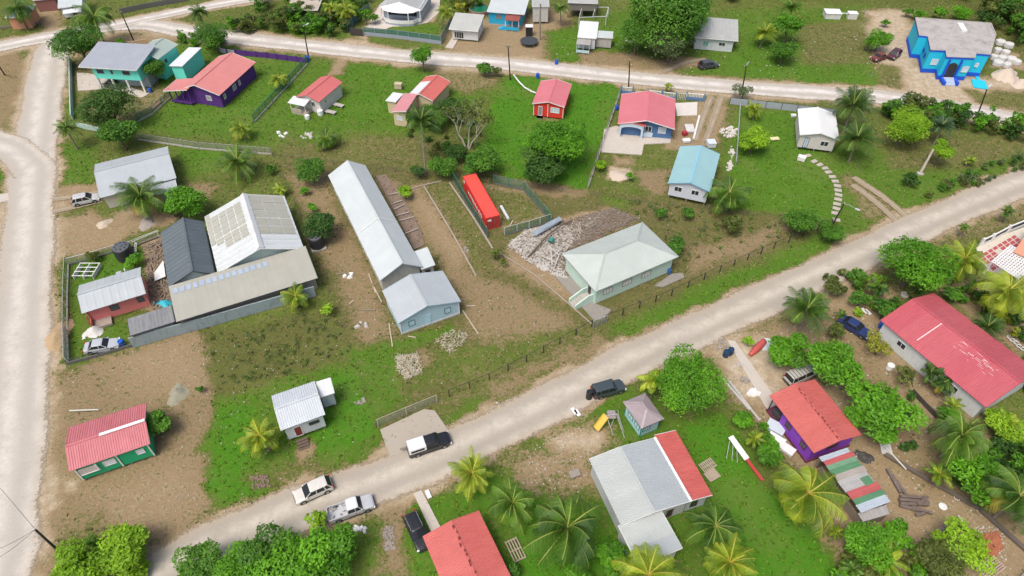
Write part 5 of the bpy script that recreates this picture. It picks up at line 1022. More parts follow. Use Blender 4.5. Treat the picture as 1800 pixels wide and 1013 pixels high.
TREES=[
 (1212,678,56,'bright','biggest bright green mango tree beside the diagonal road',{}),
 (1390,616,36,'bright','bright mango tree left of the pair over the white van',{}),
 (1464,646,46,'bright','broad green mango tree overhanging the front of the white van',{}),
 (1547,727,50,'bright','round bright mango tree between the purple house and the rose red roof',{}),
 (1606,470,50,'bright','round glossy tree on the lower side of the diagonal road',{}),
 (546,300,24,'green','round green tree at the top left corner of the brown lot',dict(name='shade_tree')),
 (563,398,31,'dark','dark bushy tree above the black tank in the brown lot',dict(name='shade_tree')),
 (139,80,36,'green','olive green corner tree where the two left roads meet',{}),
 (192,192,42,'dark','dark olive spreading tree above the grey roof house',{}),
 (209,236,31,'green','bright feathery tree below the dark olive spreading tree',{}),
 (1163,38,56,'green','tallest broad tree by the upper road left of the grey-white bungalow',dict(minh=7,sq=1.25)),
 (1205,20,42,'green','dense tree behind the tallest broad tree',dict(minh=7)),
 (1120,62,34,'green','leafy low limb tree on the left of the tallest broad tree',dict(minh=4)),
 (1180,75,36,'grey','leafy tree in front of the tallest broad tree trunk',dict(minh=4)),
 (978,255,46,'bright','bright lime tree on the vivid lawn below the bright red house',{}),
 (955,290,34,'dark','dark undergrowth tree under the lime tree on the vivid lawn',{}),
 (1387,44,24,'bright','upper tier of bright tree in the upper right field',dict(minh=5)),
 (1378,92,21,'green','lower green tree under the two-tier tree in the upper right field',{}),
 (1545,72,19,'bright','bright tree beside the maroon car',{}),
 (743,100,17,'bright','upright bright tree on the lower side of the white road',dict(sq=1.35,minh=3.4)),
 (852,120,14,'green','small dark green tree left of the thin dark pole',{}),
 (872,124,11,'olive','thin low tree right beside the small dark green tree',dict(sparse=True)),
 (1592,222,36,'lime','yellow-green flowering tree among the right hedge',dict(sparse=False)),
 (1658,262,19,'lime','lime crown on the leaning pale trunk at the right',dict(minh=3.6)),
 (1325,247,26,'lime','light green tree at the fence left of the bright white roof house',{}),
 (215,972,48,'lime','right crown of the lime green trees in the bottom left corner',{}),
 (140,995,48,'lime','left crown of the lime green trees in the bottom left corner',{}),
 (352,992,36,'green','dark green bush tree on the road edge at the bottom left',{}),
 (470,968,48,'green','middle tree of the roadside clump at the bottom',{}),
 (582,972,50,'bright','right hand bright tree of the roadside clump at the bottom',{}),
 (525,1002,52,'bright','front tree of the roadside clump at the bottom',{}),
 (428,1000,42,'bright','left hand bright tree of the roadside clump at the bottom',{}),
 (560,915,24,'lime','pale twiggy sapling touching the silver pickup',dict(sparse=True)),
 (324,357,30,'bright','bright green bush tree right of the big palm by the grey roof',{}),
 (300,365,18,'dark','dark bush between the big palm and the bright bush tree',{}),
 (277,745,25,'green','round green tree at the right wall of the green house',{}),
 (1548,607,25,'yellow','sparse yellow flowering tree in front of the rose roof house wall',dict(sparse=True)),
 (1725,838,46,'bright','large bright leafy bush tree in the lower right thicket',{}),
 (1668,735,20,'bright','bright bush under the near left corner of the rose red roof',{}),
 (1765,745,30,'lime','lime bush at the near right corner of the rose red roof',{}),
 (1357,800,26,'bright','bright bush beside the purple house wall',{}),
 (1305,738,17,'bright','small bright bush on the sandy yard right of the biggest mango tree',{}),
 (1076,975,28,'bright','rounded bush under the near eave of the patchwork house',{}),
 (1022,1000,24,'bright','small bright bush at the bottom edge under the widest palm',{}),
 (1525,960,38,'bright','left leafy tree in the bottom right garden',{}),
 (1570,930,22,'bright','small leafy tree at the foot of the patchwork shelter',{}),
 (1690,965,40,'lime','feathery lime tree in front of the brown metal sheet',dict(sparse=False)),
 (1655,985,36,'olive','feathery olive tree at the bottom edge in the scrap yard',{}),
 (268,122,20,'green','tree hiding the right side of the turquoise post house',dict(minh=3.5)),
 (375,66,28,'green','spreading tree above the deep purple house',{}),
 (1308,158,18,'grey','twiggy grey-green tree at the street pole right of the dirt track',dict(sparse=True)),
 (1186,432,17,'green','green bush behind the corner of the mint hip-roofed house',dict(name='shrub',cat='bush')),
 (1285,100,1,'green','','skip'),
 (880,320,1,'green','','skip'),
 (735,300,14,'dark','dark shrub row plant at the foot of the bare white palm trunk',dict(name='shrub',cat='bush')),
 (775,292,22,'green','green shrub behind the white palm trunk',dict(name='shrub',cat='bush')),
 (803,268,20,'dark','dark shrub under the bleached bare tree',dict(name='shrub',cat='bush')),
 (845,285,30,'green','green shrub right of the bleached bare tree',dict(name='shrub',cat='bush')),
 (797,192,22,'dark','dark green tree right of the cream house',{}),
 (762,205,24,'green','leafy tree hugging the front of the cream house',{}),
 (730,205,16,'green','small leafy bush at the cream house corner',dict(name='shrub',cat='bush')),
 (478,298,9,'green','small upright shrub left of the brown lot corner',dict(name='shrub',cat='bush',sq=1.5)),
 (536,335,8,'bright','small bright shrub below the round green tree in the lot',dict(name='shrub',cat='bush')),
 (548,365,9,'bright','small green shrub above the dark bushy tree in the lot',dict(name='shrub',cat='bush')),
 (712,338,14,'lime','yellow-green shrub beside the ruined floor of the long shed',dict(name='shrub',cat='bush')),
 (870,445,14,'olive','straggly shrub at the end of the curb below the container',dict(name='shrub',cat='bush',sparse=True)),
 (885,460,10,'olive','second straggly shrub lower along the curb below the container',dict(name='shrub',cat='bush',sparse=True)),
 (1055,290,11,'lime','lime shrub beside the fence left of the sand heap',dict(name='shrub',cat='bush')),
 (1108,308,10,'bright','weedy shrub growing on the sand heap',dict(name='shrub',cat='bush',sparse=True)),
 (1060,270,1,'green','','skip'),
 (1410,392,26,'green','bushes at the right tip of the lot boundary',dict(name='shrub',cat='bush')),
 (1460,405,22,'green','bush at the foot of the leaning lamp pole',dict(name='shrub',cat='bush')),
 (1285,395,18,'olive','scrubby bush below the coconut palm by the sky blue roof',dict(name='shrub',cat='bush')),
 (1210,375,12,'green','low green scrub bush under the sky roof house',dict(name='shrub',cat='bush')),
 (1160,375,11,'green','low green scrub bush left of the sky roof house front',dict(name='shrub',cat='bush')),
 (1603,317,14,'dark','dark round shrub at the foot of the leaning pale trunk',dict(name='shrub',cat='bush')),
 (1470,500,20,'olive','olive bush at the roadside above the sandy corner',dict(name='shrub',cat='bush')),
 (1505,490,18,'green','leafy roadside bush left of the round glossy tree',dict(name='shrub',cat='bush')),
 (1515,525,17,'green','green bush above the dark blue car',dict(name='shrub',cat='bush')),
 (1555,545,20,'green','green bush at the far left corner of the rose red roof',dict(name='shrub',cat='bush')),
 (1473,583,17,'olive','dark straggly bush left of the dark blue car',dict(name='shrub',cat='bush')),
 (1470,608,15,'olive','dry olive bush between the dark blue car and the mango trees',dict(name='shrub',cat='bush',sparse=True)),
 (1675,520,16,'green','green bush behind the far corner of the rose red roof',dict(name='shrub',cat='bush')),
 (1595,660,22,'olive','grey-green bush on the bare ground beside the white wall',dict(name='shrub',cat='bush',sparse=True)),
 (1595,20,9,'bright','smallest round bush above the azure flat house',dict(name='shrub',cat='bush')),
 (1618,25,10,'bright','second round bush above the azure flat house',dict(name='shrub',cat='bush')),
 (1655,22,13,'bright','third round bush above the azure flat house',dict(name='shrub',cat='bush')),
 (1690,22,14,'bright','rightmost round bush above the azure flat house',dict(name='shrub',cat='bush')),
 (1558,40,7,'bright','little bright bush on the sandy track left of the azure house',dict(name='shrub',cat='bush')),
 (1365,945,1,'green','','skip'),
 (658,32,10,'green','round clipped bush inside the green mesh yard fence',dict(name='shrub',cat='bush')),
 (643,22,9,'bright','bright clipped bush along the green mesh side fence',dict(name='shrub',cat='bush')),
 (209,77,10,'bright','clipped hedge piece behind the lilac grey roof',dict(name='shrub',cat='bush')),
 (161,448,12,'olive','small yellow-green tree at the back of the fenced salmon house yard',{}),
 (232,458,14,'bright','leafy shrub at the foot of the black water tank',dict(name='shrub',cat='bush')),
 (1325,605,1,'green','','skip'),
 (1317,600,9,'lime','potted lime shrub beside the upturned red boat',dict(name='shrub',cat='bush')),
 (575,545,14,'lime','lime shrub by the left boundary of the brown lot',dict(name='shrub',cat='bush',sparse=True)),
 (350,683,7,'green','weedy bush on the heap of cut brush in the brown field',dict(name='shrub',cat='bush')),
 (895,1010,20,'green','weeds cut by the bottom edge beside the coral red roof',dict(name='shrub',cat='bush')),
]
for T_ in TREES:
    if T_[5]=='skip': continue
    px,py,rp,c,lb,k=T_; tree(px,py,rp,c,lb,**k)
# bleached bare tree
def bare_tree(px,py,h,label):
    p=G(px,py); t=thing('bare_tree',label,'tree',p); k=M(); rs=random.Random(5); tips=[]
    def br(a,d,l,r,n):
        b=a+d*l; m_=a+d*l*.5+Vector((rs.uniform(-.1,.1),rs.uniform(-.1,.1),.05))*l; k.tube([a,m_,b],[r,r*.8,r*.55],5,cap=False)
        if n==0: tips.append(b); return
        for i in range(3): nd_=(d+Vector((rs.uniform(-.8,.8),rs.uniform(-.8,.8),rs.uniform(-.1,.5)))).normalized(); br(b,nd_,l*rs.uniform(.6,.8),r*.52,n-1)
    for dx,dy in ((.1,.1),(-.5,.3),(.5,-.1)): br(Vector((dx*.6,dy*.6,-.1)),Vector((dx,dy,1)).normalized(),h*.42,.2,4)
    k.build('trunk',DRYW,t); g=np.random.default_rng(3); T=np.array([tuple(x) for x in tips]); T=np.repeat(T,3,0)+g.normal(size=(len(T)*3,3))*.3; n=len(T); s=.14
    d=g.normal(size=(n,3))*s; e=g.normal(size=(n,3))*s; V=np.stack([T-d,T-e,T+d,T+e],1).reshape(-1,3); npmesh('crown',V,np.arange(n*4).reshape(-1,4),LEAF['olive'],t,attr={'v':np.repeat(g.random(n),4)})
bare_tree(822,262,7.5,'bleached bare-branched tree between the cream house and the vivid lawn')
# leaning pale dead trunk
p0,p1=G(1617,306),G(1641,262,4.5); t=thing('leaning_trunk','pale leaning bare trunk on the right hand lawn','trunk',p0); k=M(); k.tube([(0,0,-.1),tuple((p1-p0)*.5),tuple(p1-p0)],[.28,.22,.17],8); k.build('trunk',DRYW,t); k=M(); k.box(-.5,-.5,0,.5,.4,.25); k.build('stone_base',CONC(),t)
# thickets that read as one mass
def thicket(name,label,poly,n,leafs,hr=(1.2,3.0),rr=(1.0,2.2),cat='thicket',seed=1,leafsz=.24,per=240):
    P=[tuple(G(*p)[:2]) for p in poly]; g=np.random.default_rng(seed); xs=[p[0] for p in P]; ys=[p[1] for p in P]; c=[]
    while len(c)<n:
        q=np.array([[g.uniform(min(xs),max(xs)),g.uniform(min(ys),max(ys))]]); 
        if sdf(q[:,0],q[:,1],P)[0]<0: c.append(q[0])
    parts=[[] for _ in leafs]; vals=[[] for _ in leafs]
    for i,q in enumerate(c):
        r=g.uniform(*rr); h=max(g.uniform(*hr),r*.8); V,F,v=crown_np(int(g.integers(1e6)),int(per*(r/1.5)**2),leafsz/r,5); V=V*np.array([r,r,r*.9])+np.array([q[0],q[1],h-.0]); j=int(g.integers(len(leafs)))
        # skirt to the ground
        V2,F2,v2=crown_np(int(g.integers(1e6)),int(per*.5),leafsz/r,4,low=-1); V2=V2*np.array([r*.9,r*.9,h*.6])+np.array([q[0],q[1],h*.45]); parts[j]+=[V,V2]; vals[j]+=[v,v2]
    V=np.concatenate(sum(parts,[])); v=np.concatenate(sum(vals,[])); mi=np.concatenate([np.full(sum(len(a) for a in p)//4,j) for j,p in enumerate(parts)])
    o=npmesh(name,V,np.arange(len(V)).reshape(-1,4),[LEAF[l] for l in leafs],attr={'v':v},matidx=mi); tag(o,label,cat,kind='stuff')
thicket('roadside_thicket','dense green thicket along the upper road near the thatched pavilion',[(398,58),(440,28),(560,26),(640,30),(612,62),(560,66),(450,62)],75,['green','bright','dark','olive'],seed=2)
thicket('upper_thicket','thick garden greenery filling the top edge',[(430,40),(470,-30),(640,-40),(660,0),(632,28),(560,24),(470,26)],55,['green','dark','bright'],(2,4),seed=3)
thicket('roadside_thicket','long hedge of mixed bushes below the upper road at the right',[(1540,188),(1600,190),(1700,208),(1810,235),(1810,262),(1720,240),(1640,232),(1560,215)],62,['green','bright','olive','dark'],seed=4)
thicket('forest_edge','dark wood closing the top right corner',[(1690,40),(1735,20),(1900,30),(1900,110),(1800,96),(1775,70)],55,['dark','green','olive'],(2.5,5),(1.6,3.2),'wood',seed=5,leafsz=.34)
thicket('forest_edge','dark wood along the top edge right of centre',[(1210,-60),(1960,-60),(1960,24),(1690,12),(1560,2),(1400,-2),(1250,4)],120,['dark','green','dark'],(3,6),(2,3.6),'wood',seed=6,leafsz=.45,per=180)
thicket('upper_thicket','yellowish garden greenery left of the green pool',[(768,-30),(848,-30),(842,22),(822,30),(790,26),(772,6)],30,['olive','yellow','green'],(1.5,3.5),(.9,1.6),seed=7)
thicket('verge_scrub','scrubby bushes along the upper verge of the diagonal road',[(1680,318),(1720,298),(1800,270),(1800,296),(1720,328),(1620,352)],30,['green','olive','grey'],(.5,1.1),(.5,1.1),seed=8,leafsz=.18)
thicket('garden_thicket','mixed bushes in the lower right garden around the large palm',[(1640,800),(1760,770),(1810,800),(1830,960),(1800,915),(1680,870),(1650,850)],40,['green','bright','dark'],(.8,1.8),(.8,1.5),seed=9)
thicket('garden_thicket','mixed bushes along the bottom edge under the scrap yard',[(1480,960),(1540,935),(1620,970),(1640,1013),(1660,1060),(1450,1060)],45,['bright','green','olive'],(.6,1.4),(.6,1.2),seed=10)
thicket('garden_thicket','greenery behind the rose red roof at the right edge',[(1700,500),(1800,545),(1850,640),(1800,610),(1730,560)],22,['green','dark','yellow'],(.6,1.6),(.6,1.3),seed=11)
thicket('upper_thicket','greenery filling the top left corner beyond the terracotta house',[(-80,-40),(60,-40),(55,-8),(20,2),(-80,22)],26,['dark','green','olive'],(2,4),(1.4,2.4),seed=12)
thicket('corner_thicket','low bushes along the lower left roadside at the bottom edge',[(100,1013),(160,950),(250,970),(280,1030),(100,1060)],16,['lime','bright'],(.8,1.5),(.8,1.4),seed=13)
thicket('plot_scrub','rough low scrub in the pointed right end of the brown lot',[(1090,350),(1440,395),(1330,440),(1200,470),(1130,390)],70,['olive','grey','green'],(.2,.5),(.25,.7),seed=14,leafsz=.13,per=60)
thicket('field_scrub','dark uneven scrub on the rectangular patch below the beige shed',[(370,590),(585,545),(612,628),(372,695)],95,['olive','dark','grey'],(.12,.35),(.3,.8),seed=15,leafsz=.13,per=45)
thicket('upper_thicket','bushes above the deep purple house by the upper road',[(308,66),(400,70),(415,84),(330,84)],20,['bright','green'],(.8,1.8),(.7,1.3),seed=16)
# grass tufts and weeds over the green ground, and loose stones
def tufts():
    g=np.random.default_rng(9); n=120000; x=g.uniform(-140,140,n); y=g.uniform(14,175,n); vis=np.abs(x)<(y*.76+38); x,y=x[vis],y[vis]
    j=np.clip(np.searchsorted(gx,x),0,len(gx)-1); i=np.clip(np.searchsorted(gy,y),0,len(gy)-1); mk=mask[i,j]; keep=g.random(len(x))<np.clip(mk[:,0]-.3,0,1)*.9; x,y,mk=x[keep],y[keep],mk[keep]; z=Z[np.clip(np.searchsorted(gy,y),0,len(gy)-1),np.clip(np.searchsorted(gx,x),0,len(gx)-1)]
    for nm,lb,sel,lf in (('grass_tufts','bright green grass tufts over the lush lawns',mk[:,1]>.55,'blade'),('weeds','dull olive weeds over the rough ground',mk[:,1]<=.55,'weed')):
        xs,ys,zs=x[sel],y[sel],z[sel]; n=len(xs); B=4; P=np.repeat(np.stack([xs,ys,zs],1),B,0)+np.concatenate([g.normal(size=(n*B,2))*.10,np.zeros((n*B,1))],1)
        a=g.random(n*B)*2*PI; h=g.uniform(.05,.20,n*B); w=g.uniform(.05,.17,n*B); d=np.stack([np.cos(a),np.sin(a),np.zeros(n*B)],1); s=np.stack([-np.sin(a),np.cos(a),np.zeros(n*B)],1); up=np.stack([d[:,0]*h*.9,d[:,1]*h*.9,h],1)
        V=np.stack([P-s*w[:,None],P+s*w[:,None],P+up+s*w[:,None]*.5,P+up-s*w[:,None]*.5],1).reshape(-1,3); o=npmesh(nm,V,np.arange(len(V)).reshape(-1,4),LEAF[lf],attr={'v':np.repeat(g.random(n*B),4)}); tag(o,lb,'grass',kind='stuff')
thicket('garden_thicket','leafy bushes between the purple house and the concrete path',[(1335,745),(1352,752),(1375,800),(1365,825),(1340,810)],10,['bright','green'],(.6,1.3),(.5,1.0),seed=17)
thicket('garden_thicket','bushes filling the gaps round the round mango tree and the ditch',[(1560,700),(1600,690),(1620,760),(1600,800),(1560,780)],10,['green','dark'],(.5,1.2),(.6,1.0),seed=18)
thicket('garden_thicket','undergrowth along the lower side of the diagonal road at the right',[(1450,490),(1530,455),(1560,470),(1540,540),(1500,560),(1455,520)],18,['olive','green','lime'],(.4,1.1),(.5,1.0),seed=19)
thicket('garden_thicket','bushes around the feet of the palms at the bottom centre',[(1010,960),(1080,940),(1110,1000),(1090,1040),(1000,1040)],10,['green','bright'],(.4,1.0),(.5,1.0),seed=20)
thicket('garden_thicket','plants in the garden behind the round glossy tree',[(1560,520),(1700,500),(1720,540),(1690,535),(1640,505),(1570,545)],14,['green','olive','dark'],(.4,1.0),(.5,.9),seed=21)
thicket('upper_scrub','low bushes round the cream house and the bleached tree',[(690,215),(760,220),(850,215),(850,300),(780,305),(740,260)],22,['green','dark','olive'],(.3,.9),(.5,1.0),seed=22)
thicket('garden_thicket','undergrowth on the far side of the rose red roof at the edge',[(1740,590),(1850,690),(1850,760),(1800,700)],14,['green','dark'],(.5,1.2),(.6,1.1),seed=23)
tufts()
def stones(name,label,poly,n,mat,sz=(.05,.2),seed=1,h=.6,z0=0,mound=0):
    P=[tuple(G(*p)[:2]) for p in poly]; g=np.random.default_rng(seed); xs=[p[0] for p in P]; ys=[p[1] for p in P]; x=g.uniform(min(xs),max(xs),n*4); y=g.uniform(min(ys),max(ys),n*4); d=sdf(x,y,P); ok=d<0; x,y,d=x[ok][:n],y[ok][:n],d[ok][:n]; k=M()
    for a,b,dd in zip(x,y,d):
        s=g.uniform(*sz); r=g.random()*3; z=z0+min(mound,-dd*.5)*g.uniform(.6,1); c,s_=math.cos(r),math.sin(r); vs=[]
        for i,(u,v) in enumerate(((-1,-.7),(1,-.8),(.8,.9),(-.9,.8))): vs.append((a+(u*c-v*s_)*s,b+(u*s_+v*c)*s,z-.05))
        for i,(u,v) in enumerate(((-.7,-.5),(.6,-.6),(.6,.5),(-.6,.6))): vs.append((a+(u*c-v*s_)*s,b+(u*s_+v*c)*s,z+s*h*g.uniform(.6,1.3)))
        k.add(vs,[(0,3,2,1),(4,5,6,7),(0,1,5,4),(1,2,6,5),(2,3,7,6),(3,0,4,7)])
    o=k.build(name,mat); tag(o,label,'rubble',kind='stuff'); return o
def sticks(name,label,poly,n,mat,ln=(.2,.7),seed=1,mound=.25,th=.03):
    P=[tuple(G(*p)[:2]) for p in poly]; g=np.random.default_rng(seed); xs=[p[0] for p in P]; ys=[p[1] for p in P]; x=g.uniform(min(xs),max(xs),n*4); y=g.uniform(min(ys),max(ys),n*4); d=sdf(x,y,P); ok=d<0; x,y,d=x[ok][:n],y[ok][:n],d[ok][:n]; k=M()
    for a,b,dd in zip(x,y,d):
        l=g.uniform(*ln)/2; r=g.random()*PI; z=.03+min(mound,-dd*.4)*g.random(); k.bar((a-l*math.cos(r),b-l*math.sin(r),z+g.normal()*.05),(a+l*math.cos(r),b+l*math.sin(r),z+abs(g.normal())*.12),th*g.uniform(.6,1.8))
    o=k.build(name,mat); tag(o,label,'branches',kind='stuff'); return o
PALE=paint('pale_stone',(.47,.455,.43),.95,.4); GREYS=paint('grey_stone',(.29,.26,.23),.95,.4)
# ------------------------------------------------------------------ vehicles (x forward, y left, wheels on z=0)
TYRE=plain('tyre_rubber',(.018,.018,.018),.85); RIM=plain('wheel_rim',(.35,.36,.37),.35,.7); BLK=plain('black_plastic',(.03,.03,.032),.6); HEADL=plain('headlamp_glass',(.75,.78,.80),.15); TAILL=plain('tail_lamp',(.45,.02,.02),.25); CARGL=glass('car_glass',(.018,.022,.028))
def carpaint(n,c): return plain(n,c,.35,.15,.6)
def loft(m,secs,mi=0,cap=True,smooth=True):
    n=len(secs[0]); o=[]; 
    for s in secs: o+=s
    fs=[]
    for k in range(len(secs)-1):
        for i in range(n-1): fs.append((k*n+i,(k+1)*n+i,(k+1)*n+i+1,k*n+i+1))
        fs.append((k*n+n-1,(k+1)*n+n-1,(k+1)*n,k*n))
    if cap: fs.append(tuple(range(n))); fs.append(tuple(range((len(secs)-1)*n,len(secs)*n))[::-1])
    m.add(o,fs,mi)
def car(label,front,rear,paintm,style,cat='car',name='parked_car',L=None,roofm_=None,wd=1.8):
    a,b=G(*front,.6),G(*rear,.6); c=(a+b)/2; d=a-b; L=L or d.length; rz=math.atan2(d.y,d.x); t=thing(name,label,cat,(c.x,c.y,0),rz); hw=wd/2; h=L/2
    P={'suv':dict(belt=1.02,roof=1.72,hood=.98,ws=(.46,.20),rw=(-.90,-.97),cl=.40,deck=None),
       'sedan':dict(belt=.90,roof=1.42,hood=.86,ws=(.42,.12),rw=(-.42,-.72),cl=.24,deck=.92),
       'pickup':dict(belt=1.08,roof=1.75,hood=1.06,ws=(.50,.30),rw=(-.14,-.18),cl=.30,deck=None),
       'cuv':dict(belt=.98,roof=1.66,hood=.94,ws=(.50,.14),rw=(-.74,-.965),cl=.3,deck=None),
       'van':dict(belt=1.0,roof=1.85,hood=.98,ws=(.70,.42),rw=(-.92,-.97),cl=.3,deck=None)}[style]
    def sec(x,w,zb,zt,rd=.10,tuck=.06):
        return [(x,-w+tuck,zb),(x,-w,zb+.16),(x,-w,zt-rd*1.6),(x,-w+rd*.6,zt-rd*.3),(x,-w+rd*1.8,zt),(x,w-rd*1.8,zt),(x,w-rd*.6,zt-rd*.3),(x,w,zt-rd*1.6),(x,w,zb+.16),(x,w-tuck,zb)]
    be,hd=P['belt'],P['hood']; m=M(); S_=[]
    if style=='pickup':
        for u,w,zt in ((1.0,.80,.72),(.975,.90,.86),(.92,.96,.95),(.80,1.0,1.01),(.55,1.0,hd),(.50,1.0,be),(.0,1.0,be),(-.17,1.0,be)): S_.append(sec(h*u,hw*w,.32,zt))
        loft(m,S_)
        x0,x1=-h,-.17*h; m.box(x0,-hw,.34,x1,hw,.62); m.box(x0,-hw,.62,x1,-hw+.09,1.1); m.box(x0,hw-.09,.62,x1,hw,1.1); m.box(x0,-hw+.09,.62,x0+.07,hw-.09,1.08); m.box(x1-.05,-hw+.09,.62,x1,hw-.09,1.12)
    else:
        rr=P['deck'] or be; pro=[(1.0,.78,.62),(.985,.88,.74),(.94,.95,hd-.14),(.86,.99,hd-.06),(.70,1.0,hd-.01),(.50,1.0,hd+.02),(.42,1.0,be),(0,1.0,be),(-.6,1.0,be),(-.78,1.0,rr),(-.94,.96,rr-.03),(-.985,.90,rr-.14),(-1.0,.82,.62)]
        for u,w,zt in pro: S_.append(sec(h*u,hw*w,.26,zt))
        loft(m,S_)
    body=m.build('body',paintm,t,smooth=False)
    # wheel arches, sills, bumpers
    k=M(); k.box(-h-.04,-hw*.84,.34,-h+.12,hw*.84,.56); k.box(h-.12,-hw*.78,.30,h+.04,hw*.78,.54); k.box(-h*.62,-hw-.015,.27,h*.60,-hw+.03,.36); k.box(-h*.62,hw-.03,.27,h*.60,hw+.015,.36); k.build('bumper',BLK if style!='sedan' else paintm,t)
    # greenhouse
    (w0,w1),(r1,r0)=P['ws'],P['rw']; ro=P['roof']; tw=.80
    g=M(); bx0,bx1,tx0,tx1=h*r0 if style!='pickup' else h*-.18,h*w0,h*r1 if style!='pickup' else h*-.14,h*w1; z0=be-.03; ti=hw*tw; bi=hw*.955
    g.add([(bx0,-bi,z0),(bx1,-bi*.95,z0),(bx1,bi*.95,z0),(bx0,bi,z0),(tx0,-ti,ro-.05),(tx1,-ti,ro-.05),(tx1,ti,ro-.05),(tx0,ti,ro-.05)],[(0,1,5,4),(1,2,6,5),(2,3,7,6),(3,0,4,7)]); g.build('window_glass',CARGL,t)
    k=M(); 
    def rs(x,w,z): return [(x,-w,z-.07),(x,-w+.05,z-.01),(x,-w*.5,z+.025),(x,w*.5,z+.025),(x,w-.05,z-.01),(x,w,z-.07)]
    loft(k,[rs(tx1+.05,ti*.95,ro-.05),rs(tx1-.12,ti+.01,ro),rs((tx0+tx1)/2,ti+.015,ro+.015),rs(tx0+.12,ti+.01,ro),rs(tx0-.04,ti*.95,ro-.04)])
    k.build('roof_panel',roofm_ or paintm,t)
    k=M()
    for s in (-1,1):
        B=lambda x,z: (x,s*(bi+(ti-bi)*(z-z0)/(ro-.05-z0)+.012),z)
        k.bar(B(bx1,z0),B(tx1,ro-.05),.07,.07); k.bar(B(bx0,z0),B(tx0,ro-.05),.09,.07)
        mid=(bx0*.42+bx1*.58) if style!='pickup' else (bx0+bx1)*.5; k.bar(B(mid,z0),B(mid*.9+(tx0+tx1)*.05,ro-.05),.08,.04)
        if style in('suv','van','cuv'): k.bar(B(bx0+(bx1-bx0)*.24,z0),B(tx0+(tx1-tx0)*.22,ro-.05),.16,.04)
        k.bar(B(bx0,z0+.01),B(bx1,z0+.01),.05,.05)
    k.build('pillar',paintm,t)
    # wheels
    wr=.36 if style!='sedan' else .31; pw=None
    for sx in (h*.64,-h*.62):
        for sy in (-1,1):
            if pw is None:
                k=M(); k.tube([(0,-.11,0),(0,.11,0)],wr,18); pw=k.build('wheel',TYRE,t); k=M(); k.tube([(0,-.125,0),(0,.125,0)],wr*.62,10); pr=k.build('rim',RIM,pw); w_=pw
            else: w_=pw.copy(); COL.objects.link(w_); w_.parent=t; q=pr.copy(); COL.objects.link(q); q.parent=w_
            w_.location=(sx,sy*(hw-.09),wr)
    for sx in (h*.64,-h*.62):
        for s in (-1,1): k=M(); k.tube([(sx,s*(hw-.20),wr+.02),(sx,s*(hw+.012),wr+.02)],wr*1.16,14); k.build('wheel_arch',BLK,t)
    for s in (-1,1):
        k=M(); k.box(h-.20,s*hw*.86-.17,.62,h-.025,s*hw*.86+.10*0+.10,.78); k.build('headlight',HEADL,t)
        zt=.80 if style in('sedan','pickup') else .95; k=M(); k.box(-h+.0-.015,s*hw*.86-.11,zt-.15,-h+.16,s*hw*.90+.07,zt+.12); k.build('tail_light',TAILL,t)
        k=M(); k.box(bx1-.28,s*(hw+.02)-.09,be+.02,bx1-.12,s*(hw+.02)+.11,be+.16); k.build('mirror',paintm,t)
    k=M(); k.box(h-.03,-hw*.5,.58,h+.012,hw*.5,.74); k.build('grille',BLK,t)
    return t
white=carpaint('car_white',(.68,.67,.62)); silver=carpaint('car_silver',(.52,.54,.56)); blackp=carpaint('car_black',(.014,.016,.02)); grn=carpaint('car_slate',(.055,.075,.085)); whp=carpaint('car_pure_white',(.78,.79,.79))
car('cream white hatch-backed car parked on the left verge of the diagonal road',(518,877),(583,848),white,'cuv',L=4.5)
t=car('silver pickup with open cluttered bed and white cab roof',(657,880),(577,908),silver,'pickup',cat='pickup truck',name='pickup_truck',L=5.3,roofm_=whp,wd=1.85)
k=M()
for i in range(9): x=-2.5+random.random()*1.8; y=random.uniform(-.7,.7); k.bar((x,y,.68),(x+random.uniform(-.4,.5),y+random.uniform(-.4,.4),.8+random.random()*.2),.08,.1)
k.build('bed_scrap',paint('bed_scrap_grey',(.32,.31,.30),.8,.5),t)
k=M(); k.box(.35,-.94,.72,.55,-.93,.92); k.build('door_mark',TAILL,t)
t=car('black pickup with a white box canopy over its bed',(792,769),(716,794),blackp,'pickup',cat='pickup truck',name='pickup_truck',L=5.4,wd=1.85)
k=M(); z0,z1=1.1,1.72
k.add([(-2.68,-.92,z0),(-.5,-.92,z0),(-.5,.92,z0),(-2.68,.92,z0),(-2.58,-.80,z1),(-.5,-.80,z1),(-.5,.80,z1),(-2.58,.80,z1)],[(4,5,6,7),(0,1,5,4),(1,2,6,5),(2,3,7,6),(3,0,4,7)]); cp=k.build('canopy',whp,t)
k=M(); 
for s in (-1,1): k.add([(-2.45,s*.905,z0+.12),(-.75,s*.905,z0+.12),(-.75,s*.85,z1-.16),(-2.40,s*.85,z1-.16)],[(0,1,2,3)])
k.build('canopy_window',CARGL,cp); k=M(); k.box(-3.55,.35,.75,-2.75,.62,.85); k.build('tow_board',WOOD(),t)
t=car('slate grey off-roader with spare wheel on its back door',(1097,676),(1041,692),grn,'suv',L=4.5,cat='off-roader'); k=M(); k.tube([(-2.16,0,1.0),(-2.38,0,1.0)],.36,16); sw=k.build('spare_wheel',TYRE,t)
t=car('glossy black car with silver roof rails parked beside the coral red roof',(747,963),(720,905),blackp,'cuv',L=4.7)
k=M(); 
for s in (-1,1): k.bar((-1.7,s*.68,1.80),(.3,s*.68,1.80),.06,.05)
k.build('roof_rail',RIM,t)
car('silver sedan parked inside the lower left fenced yard',(212,602),(146,613),carpaint('car_palesilver',(.50,.53,.57)),'sedan',L=4.7)
car('white car at the left end of the grey roof house',(174,346),(127,356),carpaint('car_offwhite',(.55,.57,.58)),'cuv',L=4.4)
